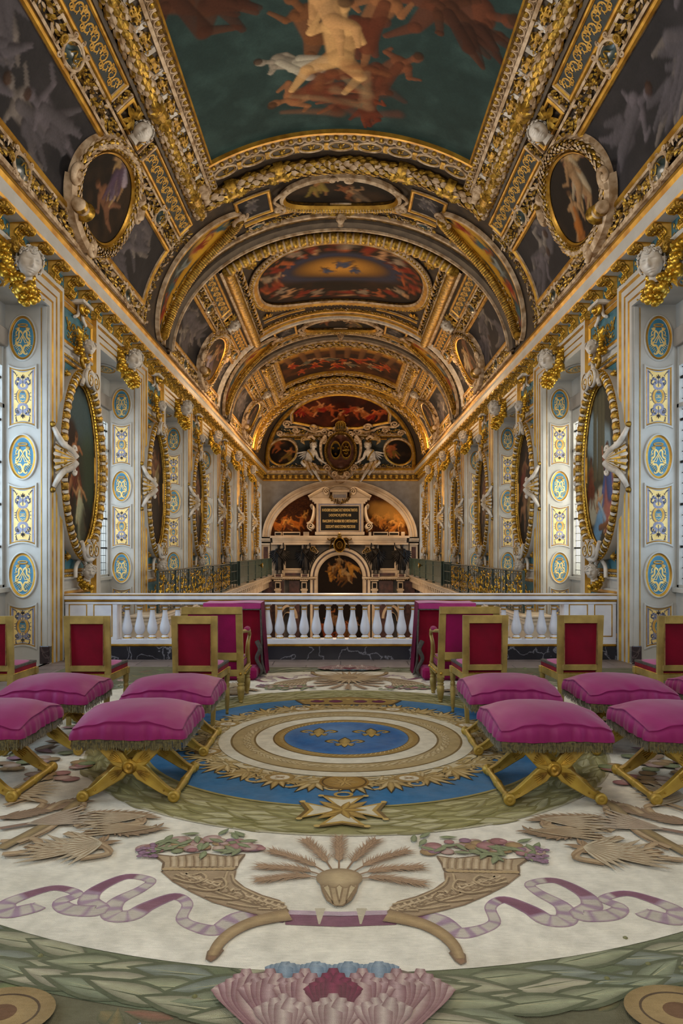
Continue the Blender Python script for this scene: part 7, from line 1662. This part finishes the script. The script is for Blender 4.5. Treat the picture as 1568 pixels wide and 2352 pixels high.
# acanthus shell on the near and far rim
for f in (lambda q: q, mir):
    Q = f(PP([(560, 2262), (620, 2248), (700, 2240), (765, 2238), (850, 2240), (920, 2248), (970, 2262), (940, 2310), (900, 2380), (765, 2420), (640, 2380), (590, 2310)])); m.fill(Q, lay[0], 'rug', L('7a6a60'))
    ii = 0
    def finger(pts, w, c, ce):
        global ii
        C_ = f(bez([p2r(*p) for p in pts], 26)); t_ = np.linspace(0, 1, len(C_)); C_ = hp(C_, t_*.0012); m.ribbon(C_, w*(.35+.65*np.sin(PI*(.12+.8*t_))), lay[0]+.0002+ii*.00005, 'rug', L(c), cole=L(ce)); ii += 1
    for cx_, col_ in ((655, 0), (725, 0), (800, 0), (870, 0)):
        for k in (-3, 3, -2, 2, -1, 1, 0): finger([(cx_+k*3, 2275), (cx_+k*9, 2250), (cx_+k*13, 2230+abs(k)*3)], .028, '93a7b8', '5f7a92')
    for cx_, w_, pal_ in ((565, 24, 0), (965, 24, 0), (620, 22, 1), (910, 22, 1), (700, 22, 0), (832, 22, 0), (765, 20, 2)):
        for k in (-4, 4, -3, 3, -2, 2, -1, 1, 0):
            c1, c2 = [('c9b0a8', '8a5a64'), ('bfa0a0', '7a4656'), ('8a2450', '5c1238')][pal_ if k % 2 == 0 or pal_ == 2 else 1-min(pal_, 1)]
            finger([(765+(cx_-765)*.75+k*5, 2392), (cx_+k*w_*.35, 2325), (cx_+k*w_*.6, 2276+abs(k)*6), (cx_+k*w_*.78, 2248+abs(k)*11)], .03, c1, c2)
    for cx_ in (650, 765, 880):
        for k in (-3, 3, -2, 2, -1, 1, 0): finger([(cx_, 2420), (cx_+k*9, 2370), (cx_+k*15, 2335+abs(k)*6), (cx_+k*20, 2308+abs(k)*10)], .03, 'cdbab0', '8a646a')
for sx in (1,):
    for px_, py_, r_ in ((0, 2350, .17), (1560, 2345, .17)):
        p = p2r(px_, py_); m.disc(p[0], p[1], r_, r_*.8, lay[0]+.002, 'rug', L('a88c5c'), L('8f7548'), rings=3, k=40, dome=0); m.ribbon(ell(p[0], p[1], r_*.7, r_*.55, 41, end=True), .004, lay[0]+.0024, 'rug', L('4c3420')); m.disc(p[0], p[1], r_*.3, r_*.25, lay[0]+.0024, 'rug', L('6a4428'), rings=2, k=20)
up(.003)
# ---- central medallion
OUT = lay[0]; lay[0] = CREAM
LR0, LR1 = 1.54, 1.955
ringmesh(LR0, LR1, '88834e', '928c58', up()); laurel(LR0+.02, LR1-.02, 4, .26, .095, ['c4bc8a', 'b5ad76', 'cdc596', 'bcb480', 'aca46c'], '8a824e', 9, lines=True)
t = np.linspace(0, 2*PI, 180, endpoint=False)
ringmesh(LR1-.012, LR1+.01, 'b4ac88', 'c4bca0', up())
ringmesh(1.1, LR0, '326c98', '3674a4', up(.0006), nr=4); ringmesh(LR0-.012, LR0+.012, 'a89a60', '8a8048', up())
# gold scrollwork over the blue
ringmesh(.55, 1.16, 'e0d7c0', 'cdbb90', up(), nr=8)
gg = np.random.default_rng(2)
tt_ = np.linspace(0, 2*PI, 720, endpoint=False); rs = 1.15+.025*np.sin(tt_*24)+.02*np.sin(tt_*50+1)
for dr, c in ((.016, '2a3c50'), (0, 'b59c66')):
    G = np.zeros((2, 720, 3)); G[0, :, 0] = 1.07*np.cos(tt_); G[0, :, 1] = 1.07*np.sin(tt_); G[1, :, 0] = (rs+dr)*np.cos(tt_); G[1, :, 1] = (rs+dr)*np.sin(tt_); G[..., 2] = up(.0002); m.grid(G, 'rug', closev=True, col=np.tile(A(L(c)), (2, 720, 1)))
NS = 28
for i in range(NS):
    th = i/NS*2*PI+.05; d = 1 if i % 2 else -1; b0_ = 1.1*A([math.cos(th), math.sin(th)]); hh = lay[0]+.0003+(i % 2)*.0004
    for k, (dd, ln) in enumerate(((-1.35, .15), (1.35, .15), (-.8, .19), (.8, .19), (-.35, .2), (.35, .2), (0, .23))):
        lensb([b0_], [th+dd+d*.3], ln*1.1, .062, '4a3c1c', '3a2f18', hh+k*.00006); lensb([b0_], [th+dd+d*.3], ln, .046, ['c9ae74', 'bda062', 'd6be8a'][(i+k) % 3], '8f7440', hh+.0006+k*.00006)
    c = 1.2*A([math.cos(th+PI/NS), math.sin(th+PI/NS)]); Pq = spiral(c, .075, .015, 1.3, th+PI, 24, d); m.ribbon(Pq, np.linspace(.017, .009, 24), lay[0]+.0016, 'rug', L('d8c08a'), cole=L('8a6e3a'))
    c = 1.02*A([math.cos(th), math.sin(th)]); Pq = spiral(c, .055, .01, 1.2, th, 20, -d); m.ribbon(Pq, .009, lay[0]+.0016, 'rug', L('c4aa74'), cole=L('a08650'))
n_ = 300; a = np.sort(gg.uniform(0, 2*PI, n_)); r = gg.uniform(1.0, 1.14, n_); P = np.stack([r*np.cos(a), r*np.sin(a)], 1); d = np.where(np.sin(a*8) > 0, 1, -1)
lensb(P, a+d*(PI/2-.3)+gg.normal(0, .5, n_), gg.uniform(.07, .13, n_), .032, [['c9b07a', 'bb9f64', 'd6c294'][i % 3] for i in range(n_)], '927a48', up(.002))
for i in range(8):
    th = -PI/2+i/8*2*PI+PI/8; c = 1.1*A([math.cos(th), math.sin(th)]); m.disc(c[0], c[1], .1, .085, lay[0]+.0008, 'rug', L('c4a666'), L('927440'), rings=2, k=24); m.disc(c[0], c[1], .065, .05, lay[0]+.0012, 'rug', L('ddd3bb'), rings=1, k=20); m.ribbon(A([c-A([.03, .02]), c+A([.03, .02])]), .007, lay[0]+.0016, 'rug', L('a0845a')); m.ribbon(A([c-A([.03, -.02]), c+A([.03, -.02])]), .007, lay[0]+.0018, 'rug', L('a0845a'))
up(.0012)
c = A([0, -1.1]); m.disc(0, -1.1, .16, .15, lay[0], 'rug', L('b08c48'), L('8a6628'), rings=2, k=40); m.ribbon(ell(0, -1.1, .14, .13, 40, end=True), .006, lay[0]+.0002, 'rug', L('5c4218'))
lensb(np.tile([[0, -1.1]], (9, 1)), np.linspace(0, 6, 9), .1, .03, 'c4a25c', '6f5024', lay[0]+.0003)
# crown at the far side
cr = A([(-.42, 1.22), (.42, 1.22), (.52, 1.42), (.3, 1.5), (.0, 1.58), (-.3, 1.5), (-.52, 1.42)]); up(); outl(cr, '9a7c40', '5a4420', .012); up()
for x in (-.3, -.12, .12, .3): m.disc(x, 1.36, .07, .06, lay[0], 'rug', L('6a1a48'), L('4c1034'), rings=2, k=18)
for x in np.linspace(-.45, .45, 11): m.disc(x, 1.46-.12*abs(x)+.0, .028, .028, up(.00002)+.0002, 'rug', L('d0b060'), L('9a7c3c'), rings=2, k=12)
# cream ring with guilloche
ringmesh(.56, 1.0, 'e2dbc6', 'dbd3bc', up(.0003), nr=3)
ringmesh(.72, .9, 'b7a274', 'ad9668', up(.0003), nr=3); X, a = along(ell(0, 0, .81, .81, 120), .085, True); lensb(X, a+.5, .14, .05, 'd8c69c', '8f774a', up(.0002)); lensb(X, a-.5+PI, .1, .03, 'cdb888', '866c40', up(.0002))
for r_ in (.72, .9): ringmesh(r_-.008, r_+.008, '7a6238', '7a6238', up(.0001), nr=2)
ringmesh(.49, .575, 'a88848', '9a7c40', up(.0003), nr=3); X, a = along(ell(0, 0, .533, .533, 90), .04, True); lensb(X, a+.9, .055, .02, 'd2b87a', '7a5c28', up(.0002))
for r_ in (.492, .573): ringmesh(r_-.006, r_+.006, '6a4f24', '6a4f24', up(.0001), nr=2)
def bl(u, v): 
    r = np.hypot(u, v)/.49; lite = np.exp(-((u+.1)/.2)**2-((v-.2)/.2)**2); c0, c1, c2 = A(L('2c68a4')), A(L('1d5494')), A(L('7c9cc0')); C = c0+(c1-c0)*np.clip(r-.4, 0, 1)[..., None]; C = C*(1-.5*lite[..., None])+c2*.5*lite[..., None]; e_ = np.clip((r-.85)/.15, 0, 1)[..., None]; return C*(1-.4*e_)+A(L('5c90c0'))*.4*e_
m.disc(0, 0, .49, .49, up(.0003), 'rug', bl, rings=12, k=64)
def fleur(cx, cy, s):
    h = up(.0003)
    for k, w in ((1.18, '3a3018'), (1., 'b8984e')):
        hh = h if k > 1 else h+.0003
        def Z(P): return A([(cx+x*s*(1+(k-1)*.5), cy+y*s*(1+(k-1)*.5)) for x, y in P])
        ww = s*.05*(k-1)*3
        for sx in (-1, 1):
            Q = Z(bez([(sx*.05, -.12), (sx*.16, .1), (sx*.34, .26), (sx*.5, .14), (sx*.42, .02), (sx*.34, .06)], 30)); m.ribbon(Q, s*.075*k*np.linspace(.8, .6, len(Q)), hh, 'rug', L(w), cole=L(cout2(w) if k == 1 else w))
            Q = Z(bez([(sx*.04, -.14), (sx*.14, -.22), (sx*.22, -.34)], 12)); m.ribbon(Q, s*.06*k, hh, 'rug', L(w), cole=L(cout2(w) if k == 1 else w))
        lensb([Z([(0, -.18)])[0]], [PI/2], s*.68*k, s*.34*k, w, cout2(w) if k == 1 else w, hh+.0001); lensb([Z([(0, -.1)])[0]], [-PI/2], s*.4*k, s*.16*k, w, w, hh+.0001)
        m.box(cx-s*.26*k, cx+s*.26*k, cy-s*.16-s*.04*k, cy-s*.16+s*.04*k, hh, hh+.0003, 'rug', col=L(w))
for x, y in ((-.225, .13), (.2, .13), (-.01, -.17)): fleur(x, y, .26)
up(.002)
# cross of the order hanging over the near laurel
cx, cy = -.0, -1.62
for k, c in ((1.12, '6f5424'), (1., 'b8954a')):
    for q in range(4):
        a_ = q*PI/2+PI/4*0; ca_, sa_ = math.cos(a_), math.sin(a_)
        P = [(.03, -.02), (.235*k, -.13*k), (.19*k, 0), (.235*k, .13*k), (.03, .02)]; m.fill(A([(cx+x*ca_-y*sa_, cy+x*sa_+y*ca_) for x, y in P]), lay[0]+(.0004 if k == 1 else 0), 'rug', L(c))
for q in range(4):
    a_ = q*PI/2; ca_, sa_ = math.cos(a_), math.sin(a_); P = [(.06, -.02), (.2, -.09), (.165, 0), (.2, .09), (.06, .02)]; m.fill(A([(cx+x*ca_-y*sa_, cy+x*sa_+y*ca_) for x, y in P]), lay[0]+.0007, 'rug', L('d6ccb0'))
    for sg in (-1, 1): x, y = .238, sg*.135; m.disc(cx+x*ca_-y*sa_, cy+x*sa_+y*ca_, .018, .018, lay[0]+.001, 'rug', L('c8a860'), rings=1, k=12)
    a2_ = a_+PI/4; lensb([(cx, cy)], [a2_], .2, .07, 'b8954a', '7a5c28', lay[0]+.0009)
m.disc(cx, cy, .05, .05, lay[0]+.0012, 'rug', L('c4a050'), L('94702c'), rings=2, k=20); lensb(np.tile([[cx, cy]], (5, 1)), [0, 1.3, 2.5, 3.8, 5], .14, .05, 'c09c4c', '7a5a24', lay[0]+.0013)
m.ribbon(ell(cx, cy+.26, .05, .04, 25, end=True), .01, lay[0]+.0012, 'rug', L('b8954a'))
for i_ in range(len(m.V)):   # centuries of light have paled the outer field more than the medallion
    r_ = np.hypot(m.V[i_][:, 0], m.V[i_][:, 1]); f_ = np.where(r_ > 3.17, .1, np.where(r_ > 1.95, .16, .02))[:, None]
    if len(m.C[i_]) > 5000 and abs(r_.max()-3.17) < .02: f_ = f_*0
    m.C[i_] = m.C[i_]*(1-f_)+A(L('cbc3aa'))*f_
rug = m.build('carpet'); rug.location = (RX, RY, 0); rug.rotation_euler = (0, 0, RA); put(rug, 'huge cream knotted-pile carpet with blue and gold medallion, cornucopias and laurel wreaths', 'carpet')

# ================================================================== light and camera
w = bpy.data.worlds.new('World'); scene.world = w; w.use_nodes = True; bg = w.node_tree.nodes['Background']; bg.inputs[0].default_value = (.75, .87, 1., 1); bg.inputs[1].default_value = 1.3
def area(loc, rot, sx, sy, e, col):
    d = bpy.data.lights.new('daylight', 'AREA'); d.shape = 'RECTANGLE'; d.size = sx; d.size_y = sy; d.energy = e; d.color = col
    o = bpy.data.objects.new('daylight', d); COL.objects.link(o); o.location = loc; o.rotation_euler = rot; return o
for i in range(-2, 6):
    yc = P0+PER*i-1.14
    for s in (-1, 1):
        if i <= 0: e, c = (200 if s < 0 else 85), (.62, .79, 1.)
        elif i == 1: e, c = (120 if s < 0 else 200), ((.78, .88, 1.) if s < 0 else (1., .93, .8))
        else: e, c = 42, (1., .84, .64)
        area((s*5.05, yc, 2.9), (0, R(90)*(-1 if s < 0 else 1), 0), 3.3, 2.2, e, c)
def point_light(loc, e, col, r=.15):  # cornice and altar uplighters, plus added fill lights without a fitting
    d = bpy.data.lights.new('uplight_and_fill', 'POINT'); d.energy = e; d.color = col; d.shadow_soft_size = r
    o = bpy.data.objects.new('uplight_and_fill', d); COL.objects.link(o); o.location = loc
WARM = (1., .62, .3)
for y in (20.5, 25.2, 30.2):
    for s in (-1, 1): point_light((s*2.9, y, 6.0), 55, WARM)
point_light((0, 27, 3.5), 200, (1., .72, .45), .5)
point_light((2.9, 34.9, 2.75), 14, (1., .6, .25), .1); point_light((-2.6, 34.9, 2.75), 8, (1., .55, .22), .1)
point_light((0, 31, -1), 240, (1., .74, .5), .4); point_light((0, 32, 3.2), 110, (1., .72, .45), .4)  # added fill in mid-air, put in to brighten the altar wall
point_light((0, 10.5, 5.), 200, (1., .86, .7), .6); point_light((0, 16.8, 5.2), 150, (1., .8, .58), .6)  # added fill, hung in mid-air to lift the nearer vault
point_light((0, 4.2, 5.6), 320, (1., .9, .78), 1.); point_light((0, -1.5, 3.6), 480, (1., .93, .84), 1.)  # added fill above and behind the camera, brightens vault, carpet and stools
cam = bpy.data.cameras.new('Camera'); co_ = bpy.data.objects.new('Camera', cam); COL.objects.link(co_); scene.camera = co_
co_.location = (0, 0, 1.5); co_.rotation_euler = (R(90), 0, 0); cam.sensor_fit = 'HORIZONTAL'; cam.sensor_width = 36; cam.lens = 36*1650/1568
cam.shift_x = 2/1568; cam.shift_y = 90/1568; cam.clip_start = .05; cam.clip_end = 200
scene.view_settings.view_transform = 'Standard'; scene.view_settings.look = 'None'; scene.view_settings.gamma = 1; scene.view_settings.exposure = .12; scene.view_settings.use_curve_mapping = False
